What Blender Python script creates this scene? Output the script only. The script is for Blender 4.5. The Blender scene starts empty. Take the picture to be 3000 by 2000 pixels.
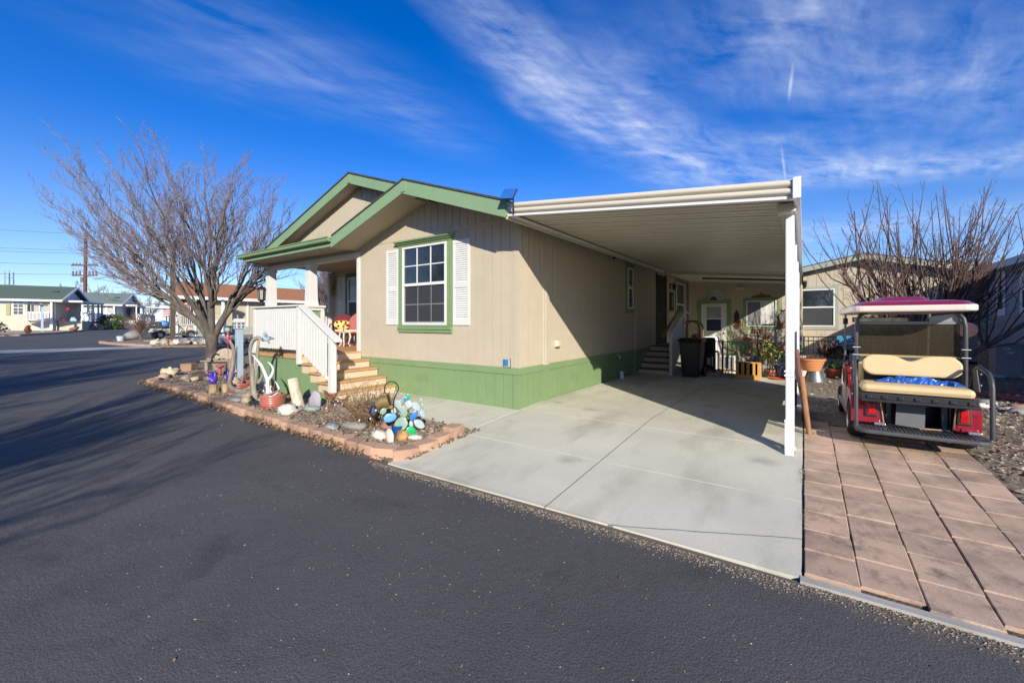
import bpy, bmesh, math, random
from mathutils import Vector, Matrix, Quaternion, noise
rnd = random.Random(7)
SC = bpy.context.scene
COL = SC.collection
R_ = math.radians
V = Vector

# ---------------------------------------------------------------- helpers
def link(o):
    COL.objects.link(o); return o

def tag(o, label, cat, group=None, kind=None):
    if label: o['label'] = label
    if cat: o['category'] = cat
    if group: o['group'] = group
    if kind: o['kind'] = kind
    return o

def thing(name, label, cat, loc=(0, 0, 0), group=None, rz=0):
    o = bpy.data.objects.new(name, None)
    o.location = loc; o.rotation_euler = (0, 0, rz); o.empty_display_size = .2
    link(o); return tag(o, label, cat, group)

def root_loc(o):
    v = V((0, 0, 0))
    while o is not None:
        v = v + o.location; o = o.parent
    return v

def children_of(o):
    return list(o.children)

def copy_tree(o, parent=None):
    c = o.copy(); link(c)
    c.parent = parent
    for ch in children_of(o): copy_tree(ch, c)
    return c

class B:
    """collects faces, builds one mesh"""
    def __init__(s): s.v = []; s.f = []; s.mtx = None
    def add(s, vs, fs):
        n = len(s.v)
        if s.mtx is not None: vs = [s.mtx @ V(p) for p in vs]
        s.v.extend([tuple(p) for p in vs]); s.f.extend([tuple(i + n for i in f) for f in fs]); return s
    def box(s, x0, x1, y0, y1, z0, z1):
        vs = [(x0,y0,z0),(x1,y0,z0),(x1,y1,z0),(x0,y1,z0),(x0,y0,z1),(x1,y0,z1),(x1,y1,z1),(x0,y1,z1)]
        return s.add(vs, [(3,2,1,0),(4,5,6,7),(0,1,5,4),(1,2,6,5),(2,3,7,6),(3,0,4,7)])
    def obox(s, c, size, rot=None):
        a, b, d = [q / 2 for q in size]
        vs = [V((x, y, z)) for z in (-d, d) for x, y in ((-a,-b),(a,-b),(a,b),(-a,b))]
        if rot is not None: vs = [rot @ p for p in vs]
        return s.add([p + V(c) for p in vs], [(3,2,1,0),(4,5,6,7),(0,1,5,4),(1,2,6,5),(2,3,7,6),(3,0,4,7)])
    def beam(s, p, q, w, h, up=(0, 0, 1)):
        p = V(p); q = V(q); d = (q - p).normalized(); u = V(up)
        sd = d.cross(u)
        if sd.length < 1e-4: sd = V((1, 0, 0))
        sd.normalize(); u = sd.cross(d)
        vs = [e + sd * a * w / 2 + u * b * h / 2 for e in (p, q) for a, b in ((-1,-1),(1,-1),(1,1),(-1,1))]
        return s.add(vs, [(0,1,2,3),(7,6,5,4),(0,4,5,1),(1,5,6,2),(2,6,7,3),(3,7,4,0)])
    def tube(s, pts, rad, n=8, cap=True, sq=1.0):
        pts = [V(p) for p in pts]
        if not hasattr(rad, '__len__'): rad = [rad] * len(pts)
        vs = []; prev = None
        for i, p in enumerate(pts):
            d = (pts[min(i + 1, len(pts) - 1)] - pts[max(i - 1, 0)])
            if d.length < 1e-7: d = V((0, 0, 1))
            d.normalize()
            if prev is None:
                a = V((0, 0, 1)) if abs(d.z) < .9 else V((1, 0, 0))
                x = d.cross(a).normalized()
            else:
                x = prev - d * prev.dot(d)
                if x.length < 1e-5: x = d.orthogonal()
                x.normalize()
            prev = x; y = d.cross(x)
            for k in range(n):
                t = 2 * math.pi * k / n
                vs.append(p + (x * math.cos(t) + y * sq * math.sin(t)) * rad[i])
        fs = [(i*n+k, i*n+(k+1) % n, (i+1)*n+(k+1) % n, (i+1)*n+k) for i in range(len(pts)-1) for k in range(n)]
        if cap:
            fs.append(tuple(range(n-1, -1, -1))); fs.append(tuple((len(pts)-1)*n+k for k in range(n)))
        return s.add(vs, fs)
    def cyl(s, p, q, r0, r1=None, n=12, cap=True):
        return s.tube([p, q], [r0, r0 if r1 is None else r1], n, cap)
    def lathe(s, c, prof, n=20, axis='z', cap=False):
        c = V(c); vs = []
        for r, h in prof:
            for k in range(n):
                t = 2 * math.pi * k / n; a, b = r * math.cos(t), r * math.sin(t)
                vs.append(c + (V((a, b, h)) if axis == 'z' else V((h, a, b)) if axis == 'x' else V((b, h, a))))
        m = len(prof)
        fs = [(i*n+k, i*n+(k+1) % n, (i+1)*n+(k+1) % n, (i+1)*n+k) for i in range(m-1) for k in range(n)]
        if cap: fs.append(tuple(range(n-1, -1, -1))); fs.append(tuple((m-1)*n+k for k in range(n)))
        return s.add(vs, fs)
    def prism(s, poly, axis, a, b):
        """poly: 2D points; axis 'x': (y,z), 'y': (x,z), 'z': (x,y)"""
        def mk(p, t): return (t, p[0], p[1]) if axis == 'x' else (p[0], t, p[1]) if axis == 'y' else (p[0], p[1], t)
        n = len(poly)
        vs = [mk(p, a) for p in poly] + [mk(p, b) for p in poly]
        fs = [tuple(range(n-1, -1, -1)), tuple(range(n, 2*n))] + [(i, (i+1) % n, n+(i+1) % n, n+i) for i in range(n)]
        return s.add(vs, fs)
    def ball(s, c, r, u=12, w=8, amp=0, seed=0, freq=1.5):
        c = V(c); r = V(r) if hasattr(r, '__len__') else V((r, r, r)); vs = [] ; fs = []
        for j in range(w + 1):
            ph = math.pi * j / w
            for i in range(u):
                t = 2 * math.pi * i / u
                d = V((math.sin(ph)*math.cos(t), math.sin(ph)*math.sin(t), math.cos(ph)))
                k = 1 + (amp * noise.noise(d * freq + V((seed*7.3, seed*3.1, seed))) if amp else 0)
                vs.append(c + V((d.x*r.x, d.y*r.y, d.z*r.z)) * k)
        for j in range(w):
            for i in range(u):
                fs.append((j*u+i, (j+1)*u+i, (j+1)*u+(i+1) % u, j*u+(i+1) % u))
        return s.add(vs, fs)
    def quad(s, a, b, c, d): return s.add([a, b, c, d], [(0, 1, 2, 3)])
    def build(s, name, mat, parent=None, origin=None, smooth=False, bevel=0, local=False, fix=False):
        off = V((0, 0, 0))
        if parent is not None and not local: off = root_loc(parent)
        elif origin is not None: off = V(origin)
        me = bpy.data.meshes.new(name)
        me.from_pydata([(p[0]-off.x, p[1]-off.y, p[2]-off.z) for p in s.v], [], s.f)
        if fix:
            bm = bmesh.new(); bm.from_mesh(me)
            bmesh.ops.remove_doubles(bm, verts=bm.verts, dist=1e-5)
            bmesh.ops.recalc_face_normals(bm, faces=bm.faces); bm.to_mesh(me); bm.free()
        me.update()
        if mat: me.materials.append(mat)
        o = bpy.data.objects.new(name, me)
        if parent is not None: o.parent = parent
        elif origin is not None: o.location = origin
        link(o)
        if smooth:
            me.polygons.foreach_set('use_smooth', [True] * len(me.polygons))
            if smooth != 'all':
                try: me.set_sharp_from_angle(angle=R_(40))
                except Exception: pass
        if bevel:
            m = o.modifiers.new('bevel', 'BEVEL'); m.width = bevel; m.segments = 2; m.limit_method = 'ANGLE'; m.angle_limit = R_(35)
        return o

# ---------------------------------------------------------------- materials
def nodes_of(m):
    m.use_nodes = True
    nt = m.node_tree; nt.nodes.clear()
    out = nt.nodes.new('ShaderNodeOutputMaterial'); bs = nt.nodes.new('ShaderNodeBsdfPrincipled')
    nt.links.new(bs.outputs[0], out.inputs[0])
    return nt, bs

def ramp(nt, fac, stops):
    r = nt.nodes.new('ShaderNodeValToRGB'); e = r.color_ramp.elements
    while len(e) < len(stops): e.new(.5)
    for k, (p, c) in enumerate(stops):
        e[k].position = p; e[k].color = (*c, 1) if len(c) == 3 else c
    nt.links.new(fac, r.inputs[0]); return r.outputs[0]

def nz(nt, vec, scale, detail=4, rough=.55, dist=0):
    n = nt.nodes.new('ShaderNodeTexNoise'); n.inputs['Scale'].default_value = scale
    n.inputs['Detail'].default_value = detail; n.inputs['Roughness'].default_value = rough; n.inputs['Distortion'].default_value = dist
    if vec is not None: nt.links.new(vec, n.inputs['Vector'])
    return n.outputs['Fac']

def mixc(nt, fac, a, b, mode='MIX'):
    m = nt.nodes.new('ShaderNodeMix'); m.data_type = 'RGBA'; m.blend_type = mode
    for val, idx in ((fac, 0), (a, 6), (b, 7)):
        if hasattr(val, 'links'): nt.links.new(val, m.inputs[idx])
        elif hasattr(val, '__len__'): m.inputs[idx].default_value = (*val, 1) if len(val) == 3 else val
        else: m.inputs[idx].default_value = val
    return m.outputs[2]

def mth(nt, op, a, b=None, c=None, clamp=False):
    m = nt.nodes.new('ShaderNodeMath'); m.operation = op; m.use_clamp = clamp
    for i, val in enumerate((a, b, c)):
        if val is None: continue
        if hasattr(val, 'links'): nt.links.new(val, m.inputs[i])
        else: m.inputs[i].default_value = val
    return m.outputs[0]

def coords(nt, kind='Object', scale=None):
    t = nt.nodes.new('ShaderNodeTexCoord').outputs[kind]
    if scale:
        mp = nt.nodes.new('ShaderNodeMapping'); mp.inputs['Scale'].default_value = scale
        nt.links.new(t, mp.inputs[0]); t = mp.outputs[0]
    return t

def bump(nt, bs, h, strength=.3, dist=.01):
    b = nt.nodes.new('ShaderNodeBump'); b.inputs['Strength'].default_value = strength; b.inputs['Distance'].default_value = dist
    nt.links.new(h, b.inputs['Height']); nt.links.new(b.outputs[0], bs.inputs['Normal'])

MATS = {}
def M(name, col, rough=.6, var=.12, scale=3., bmp=0, bscale=40., metal=0, stretch=None, coat=0, spec=None, col2=None, dirt=0):
    if name in MATS: return MATS[name]
    m = bpy.data.materials.new(name); nt, bs = nodes_of(m)
    co = coords(nt, 'Object', stretch)
    lo = tuple(c * (1 - var) for c in col); hi = tuple(min(1, c * (1 + var)) for c in (col2 or col))
    c = ramp(nt, nz(nt, co, scale, 6), [(.3, lo), (.7, hi)])
    if dirt:
        d = ramp(nt, nz(nt, co, scale * 2.7, 8, .7), [(.45, (1, 1, 1)), (.75, (1 - dirt,) * 3)])
        c = mixc(nt, 1, c, d, 'MULTIPLY')
    nt.links.new(c, bs.inputs['Base Color'])
    rr = ramp(nt, nz(nt, co, scale * 4, 3), [(.2, (max(0, rough - .08),) * 3), (.8, (min(1, rough + .08),) * 3)])
    nt.links.new(rr, bs.inputs['Roughness'])
    bs.inputs['Metallic'].default_value = metal
    if coat: bs.inputs['Coat Weight'].default_value = coat; bs.inputs['Coat Roughness'].default_value = .06
    if spec is not None: bs.inputs['Specular IOR Level'].default_value = spec
    if bmp: bump(nt, bs, nz(nt, co, bscale, 4), bmp, .01)
    MATS[name] = m; return m

def Misl(name, cols, rough=.8, bmp=0, bscale=40):
    """each loose piece gets one colour of its own"""
    if name in MATS: return MATS[name]
    m = bpy.data.materials.new(name); nt, bs = nodes_of(m)
    g = nt.nodes.new('ShaderNodeNewGeometry')
    n = len(cols)
    c = ramp(nt, g.outputs['Random Per Island'], [(i / max(1, n - 1), cc) for i, cc in enumerate(cols)])
    v = ramp(nt, nz(nt, coords(nt), 30, 4), [(.3, (.75,) * 3), (.7, (1.15,) * 3)])
    nt.links.new(mixc(nt, 1, c, v, 'MULTIPLY'), bs.inputs['Base Color'])
    bs.inputs['Roughness'].default_value = rough
    if bmp: bump(nt, bs, nz(nt, coords(nt), bscale, 4), bmp, .01)
    MATS[name] = m; return m

def Mglass(name, tint=(.02, .025, .03), rough=.03, ior=1.9):
    m = bpy.data.materials.new(name); nt, bs = nodes_of(m)
    co = coords(nt)
    c = ramp(nt, nz(nt, co, 1.5, 3), [(.3, tuple(x * .6 for x in tint)), (.7, tuple(x * 1.4 for x in tint))])
    nt.links.new(c, bs.inputs['Base Color']); bs.inputs['Roughness'].default_value = rough; bs.inputs['IOR'].default_value = ior
    bump(nt, bs, nz(nt, co, 1.2, 2), .04, .02)
    return m

SIDING = M('siding_beige', (.495, .43, .325), .75, .04, 1.2, .06, 60, dirt=.06)
TRIMB = M('trim_beige', (.48, .425, .335), .7, .04, 2, .04, 80)
SOFFIT = M('soffit_beige', (.43, .365, .27), .75, .05, 1.5)
GREEN = M('paint_green', (.195, .29, .135), .6, .06, 1.5, .05, 70, dirt=.06)
GREENL = M('fascia_green', (.215, .33, .18), .5, .05, 1.5, .03, 60)
WHITE = M('paint_white', (.66, .66, .63), .5, .03, 4, .04, 60, dirt=.05)
CREAMW = M('paint_cream', (.62, .59, .52), .55, .04, 3)
VINYL = M('vinyl_white', (.70, .70, .69), .35, .02, 4)
SHING = M('shingle', (.055, .055, .05), .9, .3, 12, .5, 60)
DECKW = M('deck_boards', (.48, .28, .12), .65, .14, 3, .08, 60, stretch=(6, 1, 6))
RISER = M('riser_cream', (.62, .50, .35), .7, .05, 3)
CARPM = M('carport_cream', (.60, .55, .45), .42, .03, 2)
CARPU = M('carport_underside', (.56, .53, .46), .42, .05, 2)
WMETAL = M('white_metal', (.70, .71, .72), .33, .02, 3)
BLACKM = M('black_metal', (.012, .012, .013), .45, .2, 8)
DARKGM = M('dark_grey_metal', (.045, .05, .055), .45, .15, 6)
PLASTB = M('black_plastic', (.018, .019, .022), .45, .2, 5, .05, 90)
GLASS = Mglass('window_glass')
SCREENM = M('window_screen', (.035, .037, .042), .55, .12, 2)
DARK = M('dark_interior', (.012, .01, .009), .8, .2, 3)
TERRA = M('terracotta', (.45, .16, .07), .75, .14, 5, .06, 40, dirt=.15)
def wood_weathered(name, stops, st=(7, 7, .7)):
    m = bpy.data.materials.new(name); nt, bs = nodes_of(m); co = coords(nt, 'Object', st)
    a = nz(nt, co, 5, 8, .7, .6); c = ramp(nt, a, stops); nt.links.new(c, bs.inputs['Base Color']); bs.inputs['Roughness'].default_value = .9
    bump(nt, bs, a, .9, .02); return m
WOODG = wood_weathered('driftwood_grey', [(.30, (.07, .055, .04)), (.44, (.24, .205, .16)), (.60, (.34, .30, .245)), (.75, (.44, .40, .34))])
BARK = M('bark_grey', (.115, .095, .08), .9, .3, 5, .5, 20, stretch=(2, 2, .6))
TWIG = M('twig_bark', (.24, .195, .20), .9, .3, 3)
RUST = M('rusty_iron', (.13, .045, .02), .85, .35, 12, .3, 50)

# ---------------------------------------------------------------- terrain
def zs(x): return -.2 + min(1.15, .0185 * max(0, -4 - x))
def T(x, y):
    s = zs(x); p = max(0, s); t = min(1, max(0, (y - 3.45) / 3.3)); return s * (1 - t) + p * t

def sheet(name, poly, mat, zoff, step=2.0, skirt=0, label=None, zf=None, kind='structure', wob=0):
    bm = bmesh.new()
    bm.faces.new([bm.verts.new((x, y, 0)) for x, y in poly])
    xs = [p[0] for p in poly]; ys = [p[1] for p in poly]
    cx = [-4.0, -66.2] ; cy = [3.45, 6.75]
    x = math.ceil(min(xs) / step) * step
    while x < max(xs): cx.append(x); x += step
    y = math.ceil(min(ys) / step) * step
    while y < max(ys): cy.append(y); y += step
    for c, no, lim in [(c, (1, 0, 0), (min(xs), max(xs))) for c in cx] + [(c, (0, 1, 0), (min(ys), max(ys))) for c in cy]:
        if not lim[0] + 1e-3 < c < lim[1] - 1e-3: continue
        co = (c, 0, 0) if no[0] else (0, c, 0)
        bmesh.ops.bisect_plane(bm, geom=bm.verts[:] + bm.edges[:] + bm.faces[:], plane_co=co, plane_no=no, dist=1e-5)
    bmesh.ops.triangulate(bm, faces=[f for f in bm.faces if len(f.verts) > 4])
    bmesh.ops.recalc_face_normals(bm, faces=bm.faces)
    if sum(f.normal.z for f in bm.faces) < 0: bmesh.ops.reverse_faces(bm, faces=bm.faces)
    if skirt:
        be = [e for e in bm.edges if e.is_boundary]
        r = bmesh.ops.extrude_edge_only(bm, edges=be)
        low = {v for v in r['geom'] if isinstance(v, bmesh.types.BMVert)}
    else: low = set()
    for v in bm.verts:
        z = (zf or T)(v.co.x, v.co.y) + zoff
        if wob and v not in low: z += wob * noise.noise(V((v.co.x * .9, v.co.y * .9, 3)))
        v.co.z = z - (skirt if v in low else 0)
    me = bpy.data.meshes.new(name); bm.to_mesh(me); bm.free(); me.materials.append(mat)
    o = bpy.data.objects.new(name, me); link(o)
    tag(o, label, None, None, kind); return o
# ---------------------------------------------------------------- camera, sun, sky
cam = bpy.data.cameras.new('camera'); camo = link(bpy.data.objects.new('camera', cam))
camo.location = (0, 0, 1.55); camo.rotation_euler = (R_(90), 0, math.atan(855 / 1220))
cam.sensor_width = 36; cam.lens = 36 * 1220 / 3000; cam.shift_y = -55 / 3000; cam.clip_end = 3000; cam.clip_start = .05
SC.camera = camo
LD = V((-1, .97, -.6)).normalized()
sun = bpy.data.lights.new('sun', 'SUN'); sun.energy = 4.7; sun.angle = R_(.5); sun.color = (1, .92, .78)
suno = link(bpy.data.objects.new('sun', sun)); suno.rotation_euler = LD.to_track_quat('-Z', 'Y').to_euler(); suno.location = (20, -20, 20)
EL = math.asin(.6 / math.sqrt(1 + .97 ** 2 + .36)); AZ = math.atan2(1, -.97)  # azimuth clockwise from +Y
w = bpy.data.worlds.new('World'); SC.world = w; w.use_nodes = True
nt = w.node_tree; nt.nodes.clear()
wo = nt.nodes.new('ShaderNodeOutputWorld'); bg = nt.nodes.new('ShaderNodeBackground')
sky = nt.nodes.new('ShaderNodeTexSky'); sky.sky_type = 'NISHITA'; sky.sun_disc = False
sky.sun_elevation = EL; sky.sun_rotation = AZ; sky.altitude = 1600; sky.air_density = 1.0; sky.dust_density = .6; sky.ozone_density = 3.0
hs = nt.nodes.new('ShaderNodeHueSaturation'); hs.inputs['Saturation'].default_value = SKYSAT = 1.42; hs.inputs['Value'].default_value = 1.0
nt.links.new(sky.outputs[0], hs.inputs['Color'])
# cirrus: a plane of cloud overhead (direction divided by its height), streaked along one bearing
tc = nt.nodes.new('ShaderNodeTexCoord'); sep = nt.nodes.new('ShaderNodeSeparateXYZ'); nt.links.new(tc.outputs['Generated'], sep.inputs[0])
zc = mth(nt, 'MAXIMUM', sep.outputs[2], .06)
cmb = nt.nodes.new('ShaderNodeCombineXYZ')
nt.links.new(mth(nt, 'DIVIDE', sep.outputs[0], zc), cmb.inputs[0]); nt.links.new(mth(nt, 'DIVIDE', sep.outputs[1], zc), cmb.inputs[1])
P = cmb.outputs[0]
def mapped(loc, rot, scl):
    mp = nt.nodes.new('ShaderNodeMapping'); mp.vector_type = 'TEXTURE'
    mp.inputs['Location'].default_value = (*loc, 0); mp.inputs['Rotation'].default_value = (0, 0, rot); mp.inputs['Scale'].default_value = (*scl, 1)
    nt.links.new(P, mp.inputs[0]); return mp.outputs[0]
def blob(loc, rot, scl, amt):
    ln = nt.nodes.new('ShaderNodeVectorMath'); ln.operation = 'LENGTH'; nt.links.new(mapped(loc, rot, scl), ln.inputs[0])
    g = mth(nt, 'SUBTRACT', 1, ln.outputs['Value'], clamp=True)
    return mth(nt, 'MULTIPLY', mth(nt, 'SMOOTHSTEP', g, 0, 1) if False else mth(nt, 'POWER', g, 1.3), amt)
blobs = [((-.86, 1.2), R_(93), (.95, .20), 1.0), ((-.72, 2.2), R_(80), (1.3, .42), .85), ((-.5, 3.1), R_(65), (1.3, .6), .5), ((-.62, 1.7), R_(85), (.9, .5), .35),
         ((-.05, 1.7), R_(80), (.8, .42), .62), ((.34, 2.3), R_(62), (1.3, .55), .62), ((.42, 3.6), R_(28), (1.7, .5), 1.25), ((-.12, 2.75), R_(40), (.9, .3), .55),
         ((1.3, 3.0), R_(60), (1.6, .8), .6), ((-1.62, .72), R_(112), (.8, .30), .34), ((-1.55, 1.35), R_(95), (.9, .4), .30), ((-1.9, .6), R_(100), (.7, .4), .16),
         ((.5, 5.8), R_(0), (2.6, 1.2), .7), ((-1.05, 1.55), R_(100), (.25, .10), .5), ((-.68, 2.55), R_(60), (.45, .09), .8), ((-.8, 1.95), R_(50), (.4, .07), .6)]
tot = None
for b_ in blobs:
    v_ = blob(*b_); tot = v_ if tot is None else mth(nt, 'ADD', tot, v_)
warp = nt.nodes.new('ShaderNodeTexNoise'); warp.inputs['Scale'].default_value = 1.6; warp.inputs['Detail'].default_value = 4; nt.links.new(P, warp.inputs['Vector'])
vm = nt.nodes.new('ShaderNodeVectorMath'); vm.operation = 'MULTIPLY_ADD'; nt.links.new(warp.outputs['Color'], vm.inputs[0]); vm.inputs[1].default_value = (.22, .22, 0); nt.links.new(P, vm.inputs[2])
def streak(rot, scl, sc, dist):
    m1 = nt.nodes.new('ShaderNodeMapping'); m1.vector_type = 'TEXTURE'; m1.inputs['Rotation'].default_value = (0, 0, rot); m1.inputs['Scale'].default_value = (*scl, 1); nt.links.new(vm.outputs[0], m1.inputs[0])
    return nz(nt, m1.outputs[0], sc, 10, .6, dist)
n1 = streak(R_(80), (1.5, .28), 2.2, .15); n2 = streak(R_(48), (1.1, .3), 3.0, .2); n3 = nz(nt, vm.outputs[0], 1.7, 7, .6)
fl = mth(nt, 'ADD', mth(nt, 'ADD', mth(nt, 'MULTIPLY', n1, .36), mth(nt, 'MULTIPLY', n2, .26)), mth(nt, 'MULTIPLY', n3, .38))
den = mth(nt, 'MULTIPLY', tot, ramp(nt, fl, [(.40, (.03,) * 3), (.52, (.40,) * 3), (.66, (1, 1, 1))]))
for loc, rot, scl in (((-.105, 3.2), R_(90), (.5, .012)), ((-.045, 2.1), R_(94), (.2, .010))):
    den = mth(nt, 'ADD', den, blob(loc, rot, scl, .5))
den = mth(nt, 'MULTIPLY', den, ramp(nt, sep.outputs[2], [(.0, (.0,) * 3), (.14, (1,) * 3)]))
den = mth(nt, 'MINIMUM', mth(nt, 'MULTIPLY', den, .86), .82)
tint = mixc(nt, 1, hs.outputs[0], (.66, .93, 1.34), 'MULTIPLY')
hz_ = ramp(nt, sep.outputs[2], [(0, (.9,) * 3), (.18, (.62,) * 3), (.36, (.14,) * 3), (.55, (.0,) * 3)])
skyc = mixc(nt, hz_, tint, mixc(nt, 1, sky.outputs[0], (.92, .93, 1.06), 'MULTIPLY'))
cl = mixc(nt, den, skyc, (5.9, 6.4, 7.5))
nt.links.new(cl, bg.inputs['Color']); bg.inputs['Strength'].default_value = .108
nt.links.new(bg.outputs[0], wo.inputs[0])
SC.view_settings.view_transform = 'Standard'; SC.view_settings.look = 'None'; SC.view_settings.exposure = .45; SC.view_settings.gamma = 1
SC.render.engine = 'CYCLES'
SC.cycles.max_bounces = 6; SC.cycles.diffuse_bounces = 4; SC.cycles.glossy_bounces = 3; SC.cycles.transmission_bounces = 4; SC.cycles.transparent_max_bounces = 8
SC.cycles.caustics_reflective = False; SC.cycles.caustics_refractive = False
try: SC.cycles.use_denoising = True
except Exception: pass
# ---------------------------------------------------------------- ground, road, slab, beds
def asphalt():
    m = bpy.data.materials.new('asphalt'); nt, bs = nodes_of(m); co = coords(nt)
    c = ramp(nt, nz(nt, co, .35, 9, .68), [(.3, (.070, .070, .068)), (.7, (.106, .105, .101))])
    c = mixc(nt, 1, c, ramp(nt, nz(nt, co, 90, 3, .7), [(.3, (.55,) * 3), (.7, (1.5,) * 3)]), 'MULTIPLY')
    pt = ramp(nt, nz(nt, co, 1.3, 7, .7, .5), [(.55, (1,) * 3), (.72, (.72,) * 3)]); c = mixc(nt, 1, c, pt, 'MULTIPLY')
    vo = nt.nodes.new('ShaderNodeTexVoronoi'); vo.inputs['Scale'].default_value = 44; nt.links.new(co, vo.inputs['Vector'])
    k = ramp(nt, vo.outputs['Distance'], [(.06, (1, 1, 1)), (.11, (0, 0, 0))])
    sel = ramp(nt, vo.outputs['Color'], [(.74, (0, 0, 0)), (.95, (1, 1, 1))])
    near = ramp(nt, nz(nt, co, .5, 3), [(.42, (.15,) * 3), (.6, (1,) * 3)])
    f = mth(nt, 'MULTIPLY', mth(nt, 'MULTIPLY', k, sel), near)
    c = mixc(nt, f, c, (.26, .24, .21))
    # dusty edge by the driveway, thin sealed crack
    sp = nt.nodes.new('ShaderNodeSeparateXYZ'); nt.links.new(co, sp.inputs[0])
    e = mth(nt, 'ADD', sp.outputs[1], mth(nt, 'MULTIPLY', nz(nt, co, 6, 6, .7), .34))
    e = ramp(nt, mth(nt, 'MULTIPLY', e, .25), [(.845, (0,) * 3), (.885, (.9,) * 3)])
    d = mixc(nt, nz(nt, co, 60, 4), (.10, .085, .065), (.22, .185, .14))
    rx = ramp(nt, sp.outputs[0], [(0, (1,) * 3), (.0, (1,) * 3)])
    lim = mth(nt, 'MULTIPLY', mth(nt, 'GREATER_THAN', sp.outputs[0], -14.6), mth(nt, 'LESS_THAN', sp.outputs[0], 8))
    c = mixc(nt, mth(nt, 'MULTIPLY', e, lim), c, d)
    cr = mth(nt, 'ADD', mth(nt, 'ADD', sp.outputs[0], mth(nt, 'MULTIPLY', sp.outputs[1], .04)), mth(nt, 'MULTIPLY', nz(nt, co, 2.0, 5), .14))
    cr = mth(nt, 'LESS_THAN', mth(nt, 'ABSOLUTE', mth(nt, 'SUBTRACT', cr, -7.2)), .006)
    cr = mth(nt, 'MULTIPLY', cr, mth(nt, 'LESS_THAN', sp.outputs[1], 3.0))
    c = mixc(nt, mth(nt, 'MULTIPLY', cr, .6), c, (.012, .012, .013))
    nt.links.new(c, bs.inputs['Base Color']); bs.inputs['Roughness'].default_value = .82; bs.inputs['Specular IOR Level'].default_value = .32
    h = mth(nt, 'ADD', nz(nt, co, 70, 3, .7), mth(nt, 'MULTIPLY', nz(nt, co, 22, 3), .8))
    bump(nt, bs, h, .55, .012)
    return m
ASPH = asphalt()

def concrete(name, col, joints=False):
    m = bpy.data.materials.new(name); nt, bs = nodes_of(m); co = coords(nt)
    c = ramp(nt, nz(nt, co, .7, 6, .6), [(.3, tuple(x * .86 for x in col)), (.7, tuple(x * 1.08 for x in col))])
    c = mixc(nt, 1, c, ramp(nt, nz(nt, co, 45, 5, .7), [(.3, (.93,) * 3), (.7, (1.06,) * 3)]), 'MULTIPLY')
    st = ramp(nt, nz(nt, coords(nt, 'Object', (1, .35, 1)), 1.6, 4), [(.50, (1,) * 3), (.74, (.68, .67, .65))])
    c = mixc(nt, 1, c, st, 'MULTIPLY')
    if joints:
        sp = nt.nodes.new('ShaderNodeSeparateXYZ'); nt.links.new(co, sp.inputs[0]); X, Y = sp.outputs[0], sp.outputs[1]
        def line(v, at, wd): return mth(nt, 'LESS_THAN', mth(nt, 'ABSOLUTE', mth(nt, 'SUBTRACT', v, at)), wd)
        wav = mth(nt, 'MULTIPLY', mth(nt, 'SUBTRACT', nz(nt, co, 3, 4), .5), .03)
        dk = line(X, -2.0, .007)
        for yy in (9.7, 13.0, 16.3): dk = mth(nt, 'MAXIMUM', dk, line(Y, yy, .006))
        ck = mth(nt, 'ADD', mth(nt, 'ADD', Y, mth(nt, 'MULTIPLY', X, -.43)), mth(nt, 'MULTIPLY', wav, 2.2))
        ck = mth(nt, 'MULTIPLY', line(ck, 4.0, .008), mth(nt, 'GREATER_THAN', X, -1.42))
        dk = mth(nt, 'MAXIMUM', dk, ck)
        c = mixc(nt, mth(nt, 'MULTIPLY', dk, .75), c, (.10, .095, .085))
        lt = mth(nt, 'MULTIPLY', mth(nt, 'MAXIMUM', line(Y, 4.7, .009), line(Y, 6.27, .010)), ramp(nt, nz(nt, co, 2.2, 3), [(.35, (.15,) * 3), (.55, (.9,) * 3)]))
        lt = mth(nt, 'MAXIMUM', lt, mth(nt, 'MULTIPLY', line(X, -4.2, .012), mth(nt, 'LESS_THAN', Y, 6.2)))
        c = mixc(nt, lt, c, tuple(min(1, x * 1.3) for x in col))
        vo = nt.nodes.new('ShaderNodeTexVoronoi'); vo.inputs['Scale'].default_value = 1.1; vo.inputs['Randomness'].default_value = 1; nt.links.new(co, vo.inputs['Vector'])
        sm = mth(nt, 'ADD', vo.outputs['Distance'], mth(nt, 'MULTIPLY', nz(nt, co, 9, 4), .25))
        c = mixc(nt, ramp(nt, sm, [(.16, (.42,) * 3), (.34, (0,) * 3)]), c, (.2, .19, .17))
    nt.links.new(c, bs.inputs['Base Color']); bs.inputs['Roughness'].default_value = .85
    bump(nt, bs, nz(nt, co, 60, 4, .6), .12, .006)
    return m
CONC = concrete('concrete_slab', (.62, .60, .485), True)
CONC2 = concrete('concrete_kerb', (.42, .40, .36))

def soil(name, a, b, c3, sc=14):
    m = bpy.data.materials.new(name); nt, bs = nodes_of(m); co = coords(nt)
    vo = nt.nodes.new('ShaderNodeTexVoronoi'); vo.inputs['Scale'].default_value = sc * 1.6; nt.links.new(co, vo.inputs['Vector'])
    c = ramp(nt, vo.outputs['Color'], [(.1, a), (.5, b), (.9, c3)])
    c = mixc(nt, 1, c, ramp(nt, nz(nt, co, sc * .2, 6), [(.3, (.78,) * 3), (.7, (1.15,) * 3)]), 'MULTIPLY')
    c = mixc(nt, 1, c, ramp(nt, vo.outputs['Distance'], [(.0, (1.1,) * 3), (.7, (.72,) * 3)]), 'MULTIPLY')
    nt.links.new(c, bs.inputs['Base Color']); bs.inputs['Roughness'].default_value = .95
    bump(nt, bs, mth(nt, 'ADD', nz(nt, co, sc * 3, 4), mth(nt, 'MULTIPLY', vo.outputs['Distance'], -1.2)), .4, .012)
    return m
GRAVEL = soil('bed_gravel', (.17, .13, .09), (.27, .215, .15), (.37, .30, .215), 16)
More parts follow.
